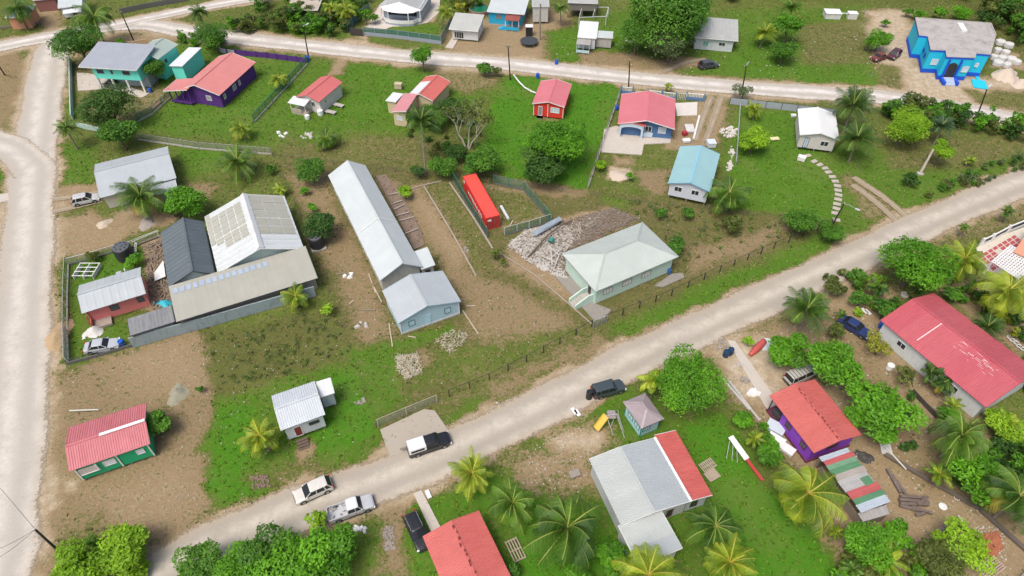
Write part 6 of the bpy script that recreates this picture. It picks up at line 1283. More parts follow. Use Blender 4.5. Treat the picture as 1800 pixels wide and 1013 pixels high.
car('dark grey car on the grass below the grey-white bungalow',(1262,112),(1229,117),carpaint('car_darkgrey',(.07,.075,.09)),'cuv',L=4.5)
t=car('pale beige van with black roof bars half under the mango tree',(1434,648),(1380,672),carpaint('car_beige',(.50,.49,.46)),'van',L=4.7,cat='van',name='parked_van')
k=M(); 
for i in range(6): k.box(-2.0+i*.5,-.68,1.87,-1.95+i*.5,.68,1.93)
k.build('roof_bar',BLK,t)
car('dark blue car parked beside the far left corner of the rose roof house',(1524,588),(1481,562),carpaint('car_blue',(.022,.042,.15)),'sedan',L=4.8,wd=1.75)
car('maroon car under the bright tree by the azure flat house',(1563,103),(1581,90),carpaint('car_maroon',(.10,.03,.045)),'cuv',L=3.9)
car('rusty red wreck behind the maroon car',(1535,104),(1555,97),paint('wreck_red',(.16,.035,.035),.8,.5),'sedan',L=3.8,name='wrecked_car')
car('grey car parked under the turquoise post house',(213,152),(186,146),carpaint('car_shadegrey',(.12,.13,.14)),'sedan',L=4.2)
# ------------------------------------------------------------------ red shipping container
rdp=paint('container_red',(.72,.045,.035),.55,.15,(.4,.05,.04)); f=Fr((853,383),(876.5,376),None,(816.2,313),2.59,L=2.44,W=12.19)
t=thing('shipping_container','long red shipping container inside the green mesh fence','container',f.o,f.rz); L,W=2.44,12.19
k=M(); k.box(.06,.1,.15,L-.06,W-.06,2.54)
n=44
for s in (0,1):
    for i in range(n):
        y=.25+(W-.5)*i/n; x=.02 if s==0 else L-.06; k.box(x,y,.2,x+.04,y+(W-.5)/n*.5,2.45)
k.build('body',rdp,t); k=M()
for x in (0,L-.14):
    for y in (0,W-.14): k.box(x,y,0,x+.14,y+.14,2.59)
for y in (0,W-.12): k.box(.14,y,0,L-.14,y+.12,.16); k.box(.14,y,2.46,L-.14,y+.12,2.59)
for x in (0,L-.1): k.box(x,.14,0,x+.1,W-.14,.16); k.box(x,.14,2.48,x+.1,W-.14,2.59)
k.build('frame',paint('container_frame_red',(.62,.035,.03),.55,.2),t)
k=M(); k.box(.1,.1,2.54,L-.1,W-.1,2.575); k.build('roof',paint('container_roof_red',(.80,.075,.055),.6,.15),t)
for s in (0,1): x=.14+s*(L-.28)/2; k=M(); k.box(x+.02,.0,.17,x+(L-.28)/2-.02,.09,2.45); dr=k.build('door',paint('container_door_red',(.42,.03,.03),.6,.35),t); k=M(); [k.tube([(x+q,-.03,.1),(x+q,-.03,2.5)],.025,6) for q in (.25,.8)]; k.build('lock_rod',RIM,dr)
def text(s,size,mat,parent,loc,rot,name,ext=.006,bold=0.0):
    c=bpy.data.curves.new(name,'FONT'); c.body=s; c.size=size; c.extrude=ext; c.offset=bold; o=bpy.data.objects.new('tmp',c); COL.objects.link(o); dg=bpy.context.evaluated_depsgraph_get(); me=bpy.data.meshes.new_from_object(o.evaluated_get(dg)); bpy.data.objects.remove(o)
    me.materials.clear(); me.materials.append(mat); q=bpy.data.objects.new(name,me); COL.objects.link(q); q.parent=parent; q.location=loc; q.rotation_euler=rot; return q
LW=plain('lettering_white',(.80,.80,.78),.6)
text('HAMBURG SÜD',1.05,LW,t,(-.012,9.3,.85),(R(90),0,R(-90)),'lettering',.01,.012)
k=M(); k.box(-.02,11.2,1.6,.0,11.6,2.2); k.box(.30,-.035,1.75,.95,.0,2.1); k.box(.02,-.02,.5,.1,-.0,.9); k.build('label_plate',LW,t)
# ------------------------------------------------------------------ fences
def fence(name,label,pts,h,post=None,mesh=None,curb=None,sp=2.6,rails=True,cat='fence',pw=.06,ch=.25,z0=0,solid=None,topz=None):
    P=[G(*p) for p in pts]; o0=P[0].copy(); t=thing(name,label,cat,o0); post=post or STEEL(); pp0=None; cnt=0
    for a,b in zip(P,P[1:]):
        n=max(1,round((b-a).length/sp))
        for i in range(n+1 if b is P[-1] else n):
            q=a.lerp(b,i/n)-o0
            if pp0 is None: k=M(); k.box(-pw,-pw,-.1,pw,pw,h); pp0=k.build('post',post,t); o=pp0
            else: o=pp0.copy(); COL.objects.link(o)
            o.parent=t; o.location=q; o.rotation_euler.z=math.atan2(b.y-a.y,b.x-a.x); cnt+=1
        A_,B_=a-o0,b-o0
        if mesh: k=M(); k.quad((A_.x,A_.y,(ch if curb else .03)),(B_.x,B_.y,(ch if curb else .03)),(B_.x,B_.y,h-.03),(A_.x,A_.y,h-.03)); k.build('mesh_panel',mesh,t)
        if solid: d=(B_-A_).normalized()*.0; k=M(); k.bar(A_+Vector((0,0,(ch+h-.1)/2 if curb else (h-.1)/2)),B_+Vector((0,0,(ch+h-.1)/2 if curb else (h-.1)/2)),.05,(h-.1-ch) if curb else h-.1); k.build('panel',solid,t)
        if curb: k=M(); k.bar(A_+Vector((0,0,ch/2-.02)),B_+Vector((0,0,ch/2-.02)),.18,ch+.04); k.build('curb',curb,t)
        if rails: k=M(); k.tube([A_+Vector((0,0,h)),B_+Vector((0,0,h))],.035,6); k.build('rail',post,t)
    return t
gm=veil('green_mesh',(.07,.19,.13),.55); gv=veil('chain_link',(.34,.37,.36),.30); gd=veil('dark_green_mesh',(.03,.11,.08),.62); shade=veil('shade_net',(.05,.15,.14),.85); GPOST=paint('green_post',(.05,.20,.16)); DCURB=paint('dark_curb',(.12,.12,.115),.9,.4)
fence('mesh_fence','green mesh fence along the left road in front of the salmon house',[(121,640),(119,590),(119,520),(121,466)],1.7,paint('pale_post',(.45,.50,.46)),gm,CONC(),3)
fence('mesh_fence','thin wire fence along the back of the salmon house yard',[(121,466),(165,455),(205,442),(232,436),(280,417)],1.4,paint('white_post',(.7,.7,.68)),gv,DCURB,3,ch=.2)
fence('mesh_fence','low black curbed fence along the near side of the salmon house yard',[(119,641),(175,626),(235,608)],.9,plain('dark_trim'),None,DCURB,4,ch=.45)
t=thing('block_wall','tall blue-grey block wall below the beige shed','wall',G(235,611)); P=[G(235,611),G(300,592),G(365,575),G(440,553),G(556,520)]; k=M()
for a,b in zip(P,P[1:]): k.bar(a-P[0]+Vector((0,0,1.0)),b-P[0]+Vector((0,0,1.0)),.2,2.0)
k.build('wall',paint('bluegrey_block',(.27,.34,.36),.9,.7,(.10,.12,.12),.8),t)
fence('front_gate','pale rusty sliding gate of the salmon house yard',[(121,640),(120,585)],1.5,paint('gate_grey',(.45,.46,.45)),veil('gate_veil',(.5,.5,.48),.6),None,1.2,cat='gate')
fence('mesh_fence','dark green mesh fence along the left side of the red container',[(797,318),(824,366),(857,418)],2.0,GPOST,gd,DCURB,2.6)
fence('mesh_fence','dark green mesh fence behind and right of the red container',[(868,323),(921,335),(968,390)],1.9,GPOST,gm,DCURB,2.6)
fence('mesh_fence','dusty green mesh fence between the red container yard and the rubble',[(968,390),(930,402),(887,414)],1.7,paint('pale_post'),gm,DCURB,2.6)
fence('slanting_fence','tall curbed wire fence slanting down the lawn beside the little white house',[(541,113),(500,158),(447,216)],1.9,GPOST,gm,CONC(),2.8)
fence('wire_fence','long low wire fence with curb under the upper left lawns',[(243,246),(350,262),(478,272)],1.5,STEEL(),gv,CONC(),3.4)
fence('wire_fence','wire fence between the turquoise and purple gardens',[(301,172),(270,200),(243,214)],1.6,GPOST,gm,CONC(),2.6)
fence('yard_fence','dark green netted fence on grey wall around the round-porch house',[(638,78),(700,68),(775,72)][0:0] or [(640,62),(700,68),(776,78)],2.0,paint('bluegrey_post',(.22,.27,.32)),shade,paint('bluegrey_curb',(.28,.32,.38),.9,.2),3,ch=.8)
fence('yard_fence','dark green netted side fence right of the round-porch house',[(776,78),(787,58),(799,38)],2.2,paint('bluegrey_post'),shade,None,3)
fence('yard_fence','dark green netted side fence left of the round-porch house',[(612,56),(628,40),(650,20)],2.2,paint('bluegrey_post'),shade,None,3)
fence('black_gate','black sheet gate in the netted fence by the white road',[(617,62),(638,64)],1.8,plain('dark_trim'),None,None,3,cat='gate',solid=plain('gate_black',(.05,.045,.045)))
fence('purple_wall','low purple wall with short purple posts beside the white road',[(415,97),(470,102),(540,111)],1.35,pp,None,None,2.4,cat='wall',pw=.14,rails=False,solid=pp)
fence('purple_wall','lilac-topped purple wall continuing behind the deep purple house',[(385,92),(415,97)],1.2,pp,None,None,2.4,cat='wall',pw=.14,rails=False,solid=paint('lilac_panel',(.5,.5,.55)))
t0=paint('pale_teal_wall',(.40,.55,.52),.85,.5)
def wall(label,pts,h,mat,th=.18,name='garden_wall',cat='wall',base=None):
    P=[G(*p) for p in pts]; t=thing(name,label,cat,P[0]); k=M()
    for a,b in zip(P,P[1:]): k.bar(a-P[0]+Vector((0,0,h/2)),b-P[0]+Vector((0,0,h/2)),th,h)
    k.build('wall',mat,t); return t
wall('pale turquoise stained wall along the left road',[(126,108),(127,160),(129,212)],1.4,t0)
wall('low turquoise wall piece at the foot of the dark olive tree',[(137,224),(180,233)],1.1,t0)
wall('orange-tan wall behind the lilac grey roof',[(180,80),(230,83),(262,78)],1.3,paint('tan_wall',(.50,.36,.22),.9,.3))
wall('dark long wall along the far side of the upper left road',[(212,24),(260,14),(330,2)],1.2,DCURB)
wall('rough low stone kerb along the far left road edge',[(-10,52),(40,46),(74,42)],.5,paint('stone_kerb',(.20,.18,.16)))
# balustrades
blw=paint('blue_wall_paint',(.10,.19,.34),.8,.2)
def balustrade(label,pts):
    P=[G(*p) for p in pts]; a,b=P; t=thing('balustrade',label,'wall',a,math.atan2((b-a).y,(b-a).x)); L=(b-a).length; k=M(); k.box(0,-.1,0,L,.1,.7)
    for x in (-.2,L-.05): k.box(x,-.17,0,x+.27,.17,1.75)
    k.build('wall',blw,t); k=M(); k.box(0,-.09,1.4,L,.09,1.52)
    for i in range(int(L/.3)): k.box(.1+i*.3,-.05,.7,.2+i*.3,.05,1.4)
    k.build('baluster_row',WHITE(),t)
balustrade('blue wall piece with white balusters at the left street corner of the blue house',[(1092,164),(1111,166)]); balustrade('blue wall with white balusters behind the blue house left panel',[(1138,170),(1162,173)]); balustrade('blue wall with white balusters behind the blue house middle panel',[(1163,173),(1186,176)]); balustrade('blue wall with white balusters right of the white gate of the blue house',[(1206,175),(1236,178)])
fence('white_gate','white barred gate between the blue baluster walls',[(1187,175),(1205,176)],1.5,WHITE(),None,None,.35,cat='gate',pw=.04)
fence('side_fence','grey curbed fence down the left side of the blue house',[(1089,166),(1062,245),(1033,332)],1.5,STEEL(),gv,CONC(),3)
fence('panel_fence','grey panel fence along the road behind the bright white roof house',[(1282,183),(1345,190),(1400,196),(1470,204)],1.5,plain('dark_trim'),None,None,3.2,solid=paint('greyblue_panel',(.33,.37,.42),.8,.3))
fence('broken_wall','rubbly white side wall right of the dirt track',[(1300,190),(1297,235),(1293,290)],1.0,STEEL(),None,None,6,cat='wall',rails=False,solid=paint('patchy_whitewash'))
wall('white pipe-like kerb along the left of the dirt track',[(1229,205),(1224,225),(1219,245)],.35,WHITE(),.35,'kerb','kerb')
fence('field_fence','thin wire fence across the upper right field',[(1519,22),(1526,90),(1534,160)],1.2,STEEL(),None,None,7,rails=False)
# front posts of the lot
fence('post_fence','row of black posts with wires along the road side of the brown lot left part',[(790,697),(860,668),(925,636),(1040,575)],1.4,plain('post_black',(.025,.03,.03)),None,None,2.8,pw=.055)
fence('post_fence','row of black posts with wires along the road side of the brown lot right part',[(1065,565),(1180,520),(1265,478),(1360,437),(1460,396)],1.4,plain('post_black'),None,None,3.2,pw=.055)
fence('lot_gate','grey barred double gate in front of the mint house',[(1042,577),(1066,567)],1.5,STEEL(),gv,None,.8,cat='gate')
fence('lot_gate','long chain link gate with pale top rail at the bottom corner of the lot',[(665,750),(715,729),(768,707)],1.6,paint('tan_rail',(.45,.38,.32)),gv,None,3,cat='gate')
fence('lot_fence','thin dark wire fence down the left side of the brown lot',[(480,275),(540,405),(600,575),(640,690),(660,752)],1.2,WOOD(),veil('thin_wire',(.15,.14,.12),.10),None,4,rails=False)
fence('lot_fence','thin dark wire fence along the top of the brown lot',[(480,275),(640,296),(860,322),(1180,362),(1440,392)],1.1,WOOD(),veil('thin_wire'),None,6,rails=False)
# white panelled fence at the right
t=thing('panelled_fence','white fence with black panels above the red tiled patio','fence',G(1722,433)); P=[G(1722,433),G(1740,425),G(1768,410),G(1800,397),G(1850,375)]
for a,b in zip(P,P[1:]):
    A_,B_=a-P[0],b-P[0]; k=M(); k.bar(A_+Vector((0,0,.25)),B_+Vector((0,0,.25)),.2,.5); k.bar(A_+Vector((0,0,1.45)),B_+Vector((0,0,1.45)),.2,.14); k.box(A_.x-.18,A_.y-.18,0,A_.x+.18,A_.y+.18,1.7); k.build('frame',WHITE(),t); k=M(); k.bar(A_+Vector((0,0,.95)),B_+Vector((0,0,.95)),.05,.85); k.build('panel',plain('panel_black',(.04,.05,.06)),t)
# ------------------------------------------------------------------ curbs and ruins in the lot
SL=paint('old_curb',(.36,.31,.26),.95,.5)
wall('broken concrete curb running down the middle of the lot',[(745,328),(792,405),(837,486)],.18,SL,.22,'kerb','kerb'); wall('broken concrete curb left of the red container',[(790,322),(830,380),(866,438)],.2,SL,.26,'kerb','kerb'); wall('faint short curb joining the tops of the two long curbs',[(718,334),(745,326),(776,319)],.15,SL,.18,'kerb','kerb')
wall('curved concrete lane edge beside the mint house',[(878,445),(940,484),(1000,535),(1040,570)],.12,SL,.16,'kerb','kerb')
k=M(); pm_=MPP(690,380); t=thing('ruined_floor','row of bare beams over a ruined floor beside the long shed','ruin',G(720,385))
for i,(a,b) in enumerate((((683,345),(706,341)),((688,362),(708,355)),((693,371),(712,362)),((697,382),(720,376)),((702,391),(728,384)),((712,414),(736,404)))):
    A_,B_=G(*a)-G(720,385),G(*b)-G(720,385); k=M(); k.bar(A_+Vector((0,0,.35)),B_+Vector((0,0,.35)),.16,.14); k.build('beam',paint('grey_beam',(.42,.38,.34),.9,.4),t)
k=M(); Q=[G(*q)-G(720,385) for q in ((661,310),(678,308),(708,345),(742,410),(746,432),(728,440))]; k.prism([(q.x,q.y) for q in Q],.0,.14); k.build('slab',paint('ruin_slab',(.22,.165,.125),.95,.7,(.10,.08,.06),.8),t)
stones('floor_litter','brown litter over the ruined floor beside the long shed',[(663,310),(680,310),(742,405),(745,430),(728,436)],160,paint('brown_litter',(.20,.14,.10),.95,.4),(.05,.22),4,z0=.14)
# plumbing and planks left of the long shed
def planks(label,specs,mat=None,name='plank',cat='plank',z=.08,w=.16,h=.07,group=None):
    for (a,b),lb in zip(specs,label):
        A_,B_=G(*a),G(*b); t=thing(name,lb,cat,A_); k=M(); k.bar((0,0,z),tuple(B_-A_+Vector((0,0,z))),w,h); k.build('board',mat or WOOD(),t)
planks(['pale plank propped at the right corner of the pale blue shed','short pale plank on bare soil right of the pale blue shed','grey log lying below the left corner of the pale blue shed','pale board lying just below the pale blue shed wall','long board along the lower left wall of the long shed','second board at the lower left wall of the long shed','pale stick on the brown ground left of the long shed'],
 [((813,546),(841,588)),((820,539),(836,538)),((684,570),(690,610)),((718,592),(731,594)),((648,482),(660,515)),((655,500),(671,532)),((614,535),(622,529))],paint('pale_plank',(.46,.40,.31),.9,.4))
planks(['bent green-grey pipe on the brown ground left of the pale blue shed','rusty rail leaning over low blocks left of the long shed'],[((634,546),(660,545)),((592,483),(608,480))],paint('dull_pipe',(.22,.22,.17)),'pipe','pipe')
planks(['white pipe leading from the black tank to the charcoal roof','white bent pipe on the brown field above the green house','long pale pole on the sandy yard beside the purple house','rusty rod on the scrap yard ground'],[((233,430),(280,410)),((125,726),(176,724)),((1537,772),(1590,829)),((1681,910),(1699,935))],paint('white_pipe',(.66,.66,.62),.6,.2),'pipe','pipe',.5,.12,.12)
t=thing('white_tube','white drainage tube lying right of the red container','pipe',G(881,365)); k=M(); q=G(894,388)-G(881,365); k.tube([(0,0,.3),(q.x,q.y,.3)],.26,12); k.build('tube',plain('tube_white',(.62,.66,.68)),t)
planks(['bent pale pipe right of the white drainage tube'],[((902,388),(895,400))],paint('pale_plank'),'pipe','pipe')
# rubble heap
sticks('rubble_sticks','splintered sticks and laths strewn over the rubble heap',[(895,430),(925,405),(990,400),(1060,376),(1000,440),(1000,485),(930,462)],420,paint('rubble_lath',(.42,.38,.33),.9,.4),(.5,2.2),62,.35,.06)
stones('rubble_heap','heap of broken stone and waste beside the mint house',[(893,430),(925,405),(960,398),(1000,398),(1012,425),(985,450),(985,470),(1000,490),(975,485),(930,462)],2300,PALE,(.04,.22),5,mound=.14)
stones('rubble_heap','grey broken waste on the far side of the long burnt log',[(960,395),(1075,366),(1120,385),(1000,440),(985,440)],700,paint('dull_waste',(.24,.20,.165),.95,.4),(.05,.18),6,mound=.15)
sticks('brush_heap','grey-brown cut brush spread behind the mint house',[(985,402),(1075,366),(1125,386),(1000,445)],520,paint('brush_grey',(.22,.185,.15),.95,.4),(.4,1.8),63,.2,.05)
stones('rubble_heap','brown earthy waste mixed through the rubble heap',[(893,430),(925,405),(1075,366),(1120,385),(1000,440),(1000,490),(930,462)],1500,paint('earthy_waste',(.20,.155,.115),.95,.4),(.05,.2),61,mound=.12)
t=thing('scrap_sheets','pile of blue-grey ribbed roof sheets on the rubble','scrap',G(955,408)); 
for i in range(6): k=M(); a=G(938+i*3,420-i*2); b=G(975+i*2,399-i*1.2); d=(b-a).normalized(); s=Vector((-d.y,d.x,0))*.42; z=.9+.05*i; o_=G(955,408); k.panel(a-s-o_+Vector((0,0,z)),a+s-o_+Vector((0,0,z+.1)),b+s-o_+Vector((0,0,z+.1)),b-s-o_+Vector((0,0,z)),.2,.03,.02); k.build('sheet',roofm('scrap_sheet',(.34,.41,.48),None,.4),t)
o_=G(960,425); t=thing('fallen_log','long dark bent log lying across the rubble heap','log',o_); k=M(); k.tube([G(*p)-o_+Vector((0,0,z)) for p,z in (((928,455),.3),((945,440),.8),((965,420),1.1),((990,402),1.0),((1005,393),.6))],[.16,.15,.14,.12,.06],7); k.build('log',paint('dark_log',(.12,.085,.06),.9,.4),t)
o_=G(967,432); t=thing('round_bin','teal round bin tipped on the rubble heap','bin',o_); k=M(); k.tube([(0,-.2,1.0),(.3,.35,1.3)],.45,14); k.build('body',paint('teal_bin',(.03,.20,.17),.6,.2),t)
o_=G(970,460)
for i,(a,b) in enumerate((((966,440),(982,458)),((984,452),(975,475)),((968,442),(970,475)),((965,462),(986,447)),((952,455),(975,470)))):
    A_,B_=G(*a),G(*b); t=thing('broken_beam',['broken white beam slanting to the mint house corner','broken white beam crossing the rubble near the wall','upright-lying white beam on the lower rubble','thin beam across the dark hollow of the rubble','lowest beam of the rubble heap'][i],'beam',A_); k=M(); k.bar((0,0,.7),tuple(B_-A_+Vector((0,0,1.1))),.14,.14); k.build('beam',paint('white_beam',(.55,.52,.48),.8,.3),t)
def blob(name,label,px,py,rad,h,mat,cat='heap',sq=.7,seed=1,nn=26):
    p=G(px,py); g=np.random.default_rng(seed); t=thing(name,label,cat,p,g.random()*3 if sq<1 else 0); k=M(); vs=[(0,0,h)]; R_=6
    for i in range(1,R_+1):
        for j in range(nn): a=2*PI*j/nn; r=rad*i/R_*(1+.14*math.sin(a*3+seed)+.08*g.normal()*(i>2)); vs.append((r*math.cos(a),r*sq*math.sin(a),max(-.06,h*(math.cos(PI*i/R_)*.5+.5)+g.normal()*.06*h*(i<R_))if i<R_ else -.06))
    fs=[(0,1+j,1+(j+1)%nn) for j in range(nn)]
    for i in range(R_-1):
        for j in range(nn): fs.append((1+i*nn+j,1+(i+1)*nn+j,1+(i+1)*nn+(j+1)%nn,1+i*nn+(j+1)%nn))
    k.add(vs,fs); k.build('heap',mat,t,smooth=True); return t
SAND=paint('pale_sand',(.53,.45,.37),.95,.25,(.42,.34,.26)); blob('sand_heap','larger pale sand heap right of the azure flat house',1768,133,3.8,1.5,SAND,seed=2); blob('sand_heap','second sand heap at the right edge by the azure flat house',1796,148,2.6,1.1,SAND,seed=3)
blob('sand_heap','low spread sand heap in the yard of the sky roof house',1089,309,2.1,.35,SAND,seed=4); blob('soil_heap','tan soil heap beside the left road at the green mesh fence',101,592,1.6,.7,paint('tan_soil',(.40,.29,.17),.95,.4),sq=2.0,seed=5); blob('brush_heap','heap of grey cut brush in the brown field',312,694,1.8,.6,paint('grey_brush',(.30,.29,.21),.95,.6,(.14,.14,.09),3),seed=6)
blob('gravel_heap','grey gravel heap beside the upper left palm trunk',258,392,1.9,.45,paint('grey_gravel',(.32,.29,.26),.95,.5,(.18,.16,.14),3),seed=7); blob('soil_mound','pale low earth mound near the left road',183,393,1.4,.3,paint('pale_soil',(.48,.41,.32),.95,.3),seed=8)
blob('ash_heap','burnt ash patch heap in front of the patchwork shelter',1520,803,1.2,.25,paint('ash',(.05,.048,.045),.95,.4,(.3,.28,.26),3),seed=9)
sticks('dead_branches','heap of pale dry sticks on the lawn below the pale blue shed',[(696,626),(735,622),(742,655),(715,668),(698,650)],330,paint('dry_sticks',(.50,.45,.35),.95,.3),(.25,.9),11,.3,.04)
sticks('dead_branches','second patch of dry pale sticks right of the pale blue shed front',[(790,580),(825,588),(805,615),(790,620),(765,600)],170,paint('dry_sticks'),(.2,.9),12,.1,.035)
sticks('wood_litter','strewn brown boards and sticks beside the charcoal workshop',[(256,432),(290,420),(302,510),(298,545),(262,545)],420,paint('board_litter',(.26,.20,.15),.95,.5),(.3,1.4),13,.2,.09)
stones('white_blocks','jumble of white blocks beside the dirt track',[(1266,228),(1280,222),(1296,224),(1296,240),(1270,243)],60,paint('white_rubble',(.58,.54,.52),.9,.3),(.1,.35),14)
stones('white_blocks','smaller jumble of white blocks lower beside the dirt track',[(1282,256),(1292,258),(1286,300),(1276,300)],45,paint('white_rubble'),(.1,.3),44)
stones('coconut_husks','heap of red-brown coconut husks in the scrap yard',[(1722,940),(1755,935),(1762,965),(1745,980),(1722,965)],330,paint('husk_red',(.36,.13,.065),.9,.3),(.08,.22),15,mound=.5)
stones('ash_stones','grey white ash stones round the coconut husk heap',[(1712,925),(1765,925),(1768,985),(1712,980)],150,PALE,(.04,.12),16)
stones('burnt_litter','grey ashes and sticks on the lawn left of the black parked car',[(672,925),(692,925),(697,965),(677,968)],160,GREYS,(.04,.18),17)
stones('burnt_litter','small pile of burnt twigs on the lawn under the white cabin',[(440,838),(470,835),(475,855),(445,860)],120,paint('burnt_brown',(.20,.14,.11)),(.05,.18),18)
stones('roof_litter','loose pale sheet scraps and shrub waste by the top of the sandy yard',[(1255,597),(1275,592),(1280,612),(1260,615)],60,GREYS,(.06,.2),19)
stones('loose_stones','pale stones and litter scattered on the verge below the lot',[(790,745),(860,710),(900,700),(850,740),(795,765)],70,PALE,(.04,.12),20); stones('loose_stones','pale stones and litter scattered on the sandy ground by the slide',[(900,800),(1040,740),(1060,860),(930,880)],150,PALE,(.03,.10),21); stones('loose_stones','pale litter scattered over the fields and lawns at the lower left',[(120,600),(640,600),(650,760),(400,920),(100,1000)],260,PALE,(.03,.10),22)
stones('loose_stones','stones scattered over the sandy garden on the right',[(1240,600),(1560,540),(1780,1000),(1540,1000),(1330,760)],420,PALE,(.03,.12),23); stones('loose_stones','stones and rubbish scattered in the upper yards',[(960,60),(1540,60),(1700,180),(1300,145),(960,115)],200,PALE,(.05,.16),24); stones('loose_stones','stones scattered in the middle of the brown lot',[(500,290),(1400,390),(700,720)],300,PALE,(.03,.10),25)
# white tubes/blocks by the blue flat house
for i,(px,py) in enumerate(((1757,78),(1772,83),(1752,92),(1766,96),(1760,106),(1776,108),(1786,113),(1746,104),(1752,114),(1768,118))):
    p=G(px,py); t=thing('concrete_block',['topmost','upper right','left upper','central','inner','right central','outermost right','left lower','lower','lowest right'][i]+' of the pale concrete units heaped beside the azure house','block',p,random.random()*3,'pale concrete units beside the azure house'); k=M(); s=1.1+.4*random.random(); k.lathe([(s*.75,0),(s*.8,.1),(s*.78,.8),(s*.7,.95),(s*.2,1.0)],6); k.build('body',paint('pale_unit',(.58,.58,.57),.85,.3),t)
p=G(1720,150); t=thing('blue_slab','flat turquoise painted slab with narrow end on the sandy ground','slab',p,R(72)); k=M(); k.box(-1.4,-1.6,0,2.2,1.2,.12); k.box(2.2,-.6,0,5.2,.1,.12); k.build('slab',paint('azure_render'),t)
# ------------------------------------------------------------------ tanks, play things, poles
def tank(px,py,r,h,label,stand=0):
    p=G(px,py); t=thing('water_tank',label,'water tank',p,.4); k=M(); prof=[(r*.98,stand),(r,stand+.1)]
    for i in range(6): z=stand+.1+(h-.2)*(i+.5)/6; prof+=[(r*1.0,z-.08),(r*1.03,z),(r*1.0,z+.08)]
    prof+=[(r,stand+h-.05),(r*.9,stand+h+.08),(r*.5,stand+h+.18),(r*.12,stand+h+.22)]; k.lathe(prof,24); k.build('body',plain('tank_black',(.022,.024,.028),.45),t); 
    for i in range(8): a=i*PI/4; k=M(); k.tube([(r*.62*math.cos(a),r*.62*math.sin(a),stand+h+.10),(r*.62*math.cos(a),r*.62*math.sin(a),stand+h+.20)],.15,8); k.build('lid_boss',plain('tank_black'),t)
    k=M(); k.lathe([(r*.93,stand+h+.06),(r*.93,stand+h+.1),(r*.5,stand+h+.19),(r*.15,stand+h+.22)],24); k.tube([(0,0,stand+h+.2),(0,0,stand+h+.3)],.3,12); k.build('lid',plain('tank_lid_grey',(.10,.11,.12),.5),t)
    if stand: k=M(); k.box(-r,-r,0,r,r,stand); k.build('stand',CONC(),t)
    return t
tank(222,452,1.35,2.2,'big black water tank with white ladder steps in the salmon house yard'); tank(559,434,1.2,2.0,'big black water tank at the left boundary of the brown lot',.3)
p=G(237,452); t=thing('ladder','white ladder leaning beside the big black water tank','ladder',p,R(-35)); k=M()
for s in (-.22,.22): k.bar((s,0,0),(s,1.2,2.3),.06,.05)
for i in range(8): k.bar((-.22,.15*i+.07,.28*i+.15),(.22,.15*i+.07,.28*i+.15),.05,.05)
k.build('frame',WHITE(),t)
p=G(930,62); t=thing('tank_stand','black square tank with white lid behind the trampoline','tank',p); k=M(); k.box(-.8,-.6,.0,.8,.6,2.2); k.build('body',plain('tank_black'),t); k=M(); k.box(-.9,-.7,2.2,.9,.7,2.35); k.build('lid',WHITE(),t)
p=G(930,78); t=thing('trampoline','round dark trampoline in the sandy yard','trampoline',p); k=M(); k.lathe([(2.0,.78),(2.1,.82),(2.1,.9),(1.85,.9)],28); k.lathe([(1.85,.84),(1.84,.85),(.1,.83)],28); k.build('jumping_mat',plain('mat_dark',(.045,.055,.065),.7),t); k=M()
for i in range(6): a=i*PI/3; k.bar((2*math.cos(a),2*math.sin(a),0),(2*math.cos(a),2*math.sin(a),.8),.06)
k.build('leg',STEEL(),t)
p=G(843,22); t=thing('round_pool','round above-ground pool with green water','pool',p); k=M(); k.lathe([(2.6,0),(2.6,1.1),(2.45,1.15),(2.45,.8)],28); k.build('wall',paint('brick_rim',(.26,.16,.13),.8,.3),t); k=M(); k.lathe([(2.44,.9),(2.43,.95),(.05,.95)],28); k.build('water',plain('pool_green',(.01,.15,.07),.1),t)
# slide and swing frame
p=G(1062,755); t=thing('swing_set','playground frame with yellow slide and small platform','swing set',p,R(18))
A_=G(1044,755)-p; o=t; 
def lp(px,py,z): q=G(px,py,z)-p; c,s=math.cos(-R(18)),math.sin(-R(18)); return Vector((q.x*c-q.y*s,q.x*s+q.y*c,z))
a=lp(1066,731,1.75); b=lp(1048,755,.3); k=M(); d=(b-a).normalized(); s=d.cross(Vector((0,0,1))).normalized()*.42; up=Vector((0,0,.22)); k.quad(a-s,b-s,b+s,a+s); k.bar(a-s+up*.5,b-s+up*.5,.07,.25); k.bar(a+s+up*.5,b+s+up*.5,.07,.25); k.build('slide',paint('slide_yellow',(.66,.42,.06),.5,.15),t)
k=M(); c1=lp(1068,729,1.7); c2=lp(1082,729,1.7); k.bar(c1,c2,1.2,.1); k.build('platform',paint('platform_grey',(.28,.25,.25),.8,.3),t); k=M()
for (q,r_) in (((1066,731,1.8),(1078,765,0)),((1083,727,1.9),(1098,770,0)),((1086,729,1.9),(1097,760,0)),((1066,731,1.8),(1070,745,0)),((1083,727,1.9),(1073,752,0)),((1068,722,1.7),(1066,735,0)),((1086,722,1.7),(1090,738,0))): k.bar(lp(*q),lp(*r_),.07)
k.bar(lp(1066,731,1.85),lp(1086,728,1.95),.08); k.build('frame',paint('frame_grey',(.42,.42,.42),.5,.3),t)
p=G(1292,800); t=thing('toppled_slide','toppled slide with white chute and red tail on the lawn','slide',p); k=M(); a,b,c=G(1281,775)-p,G(1311,812)-p,G(1340,846)-p; k.bar(a+Vector((0,0,1.0)),b+Vector((0,0,.6)),.75,.12); k.build('chute',WHITE(),t); k=M(); k.bar(b+Vector((0,0,.55)),c+Vector((0,0,.15)),.4,.12); k.build('tail',paint('slide_red',(.45,.05,.05),.5,.2),t); k=M(); q=G(1277,806)-p
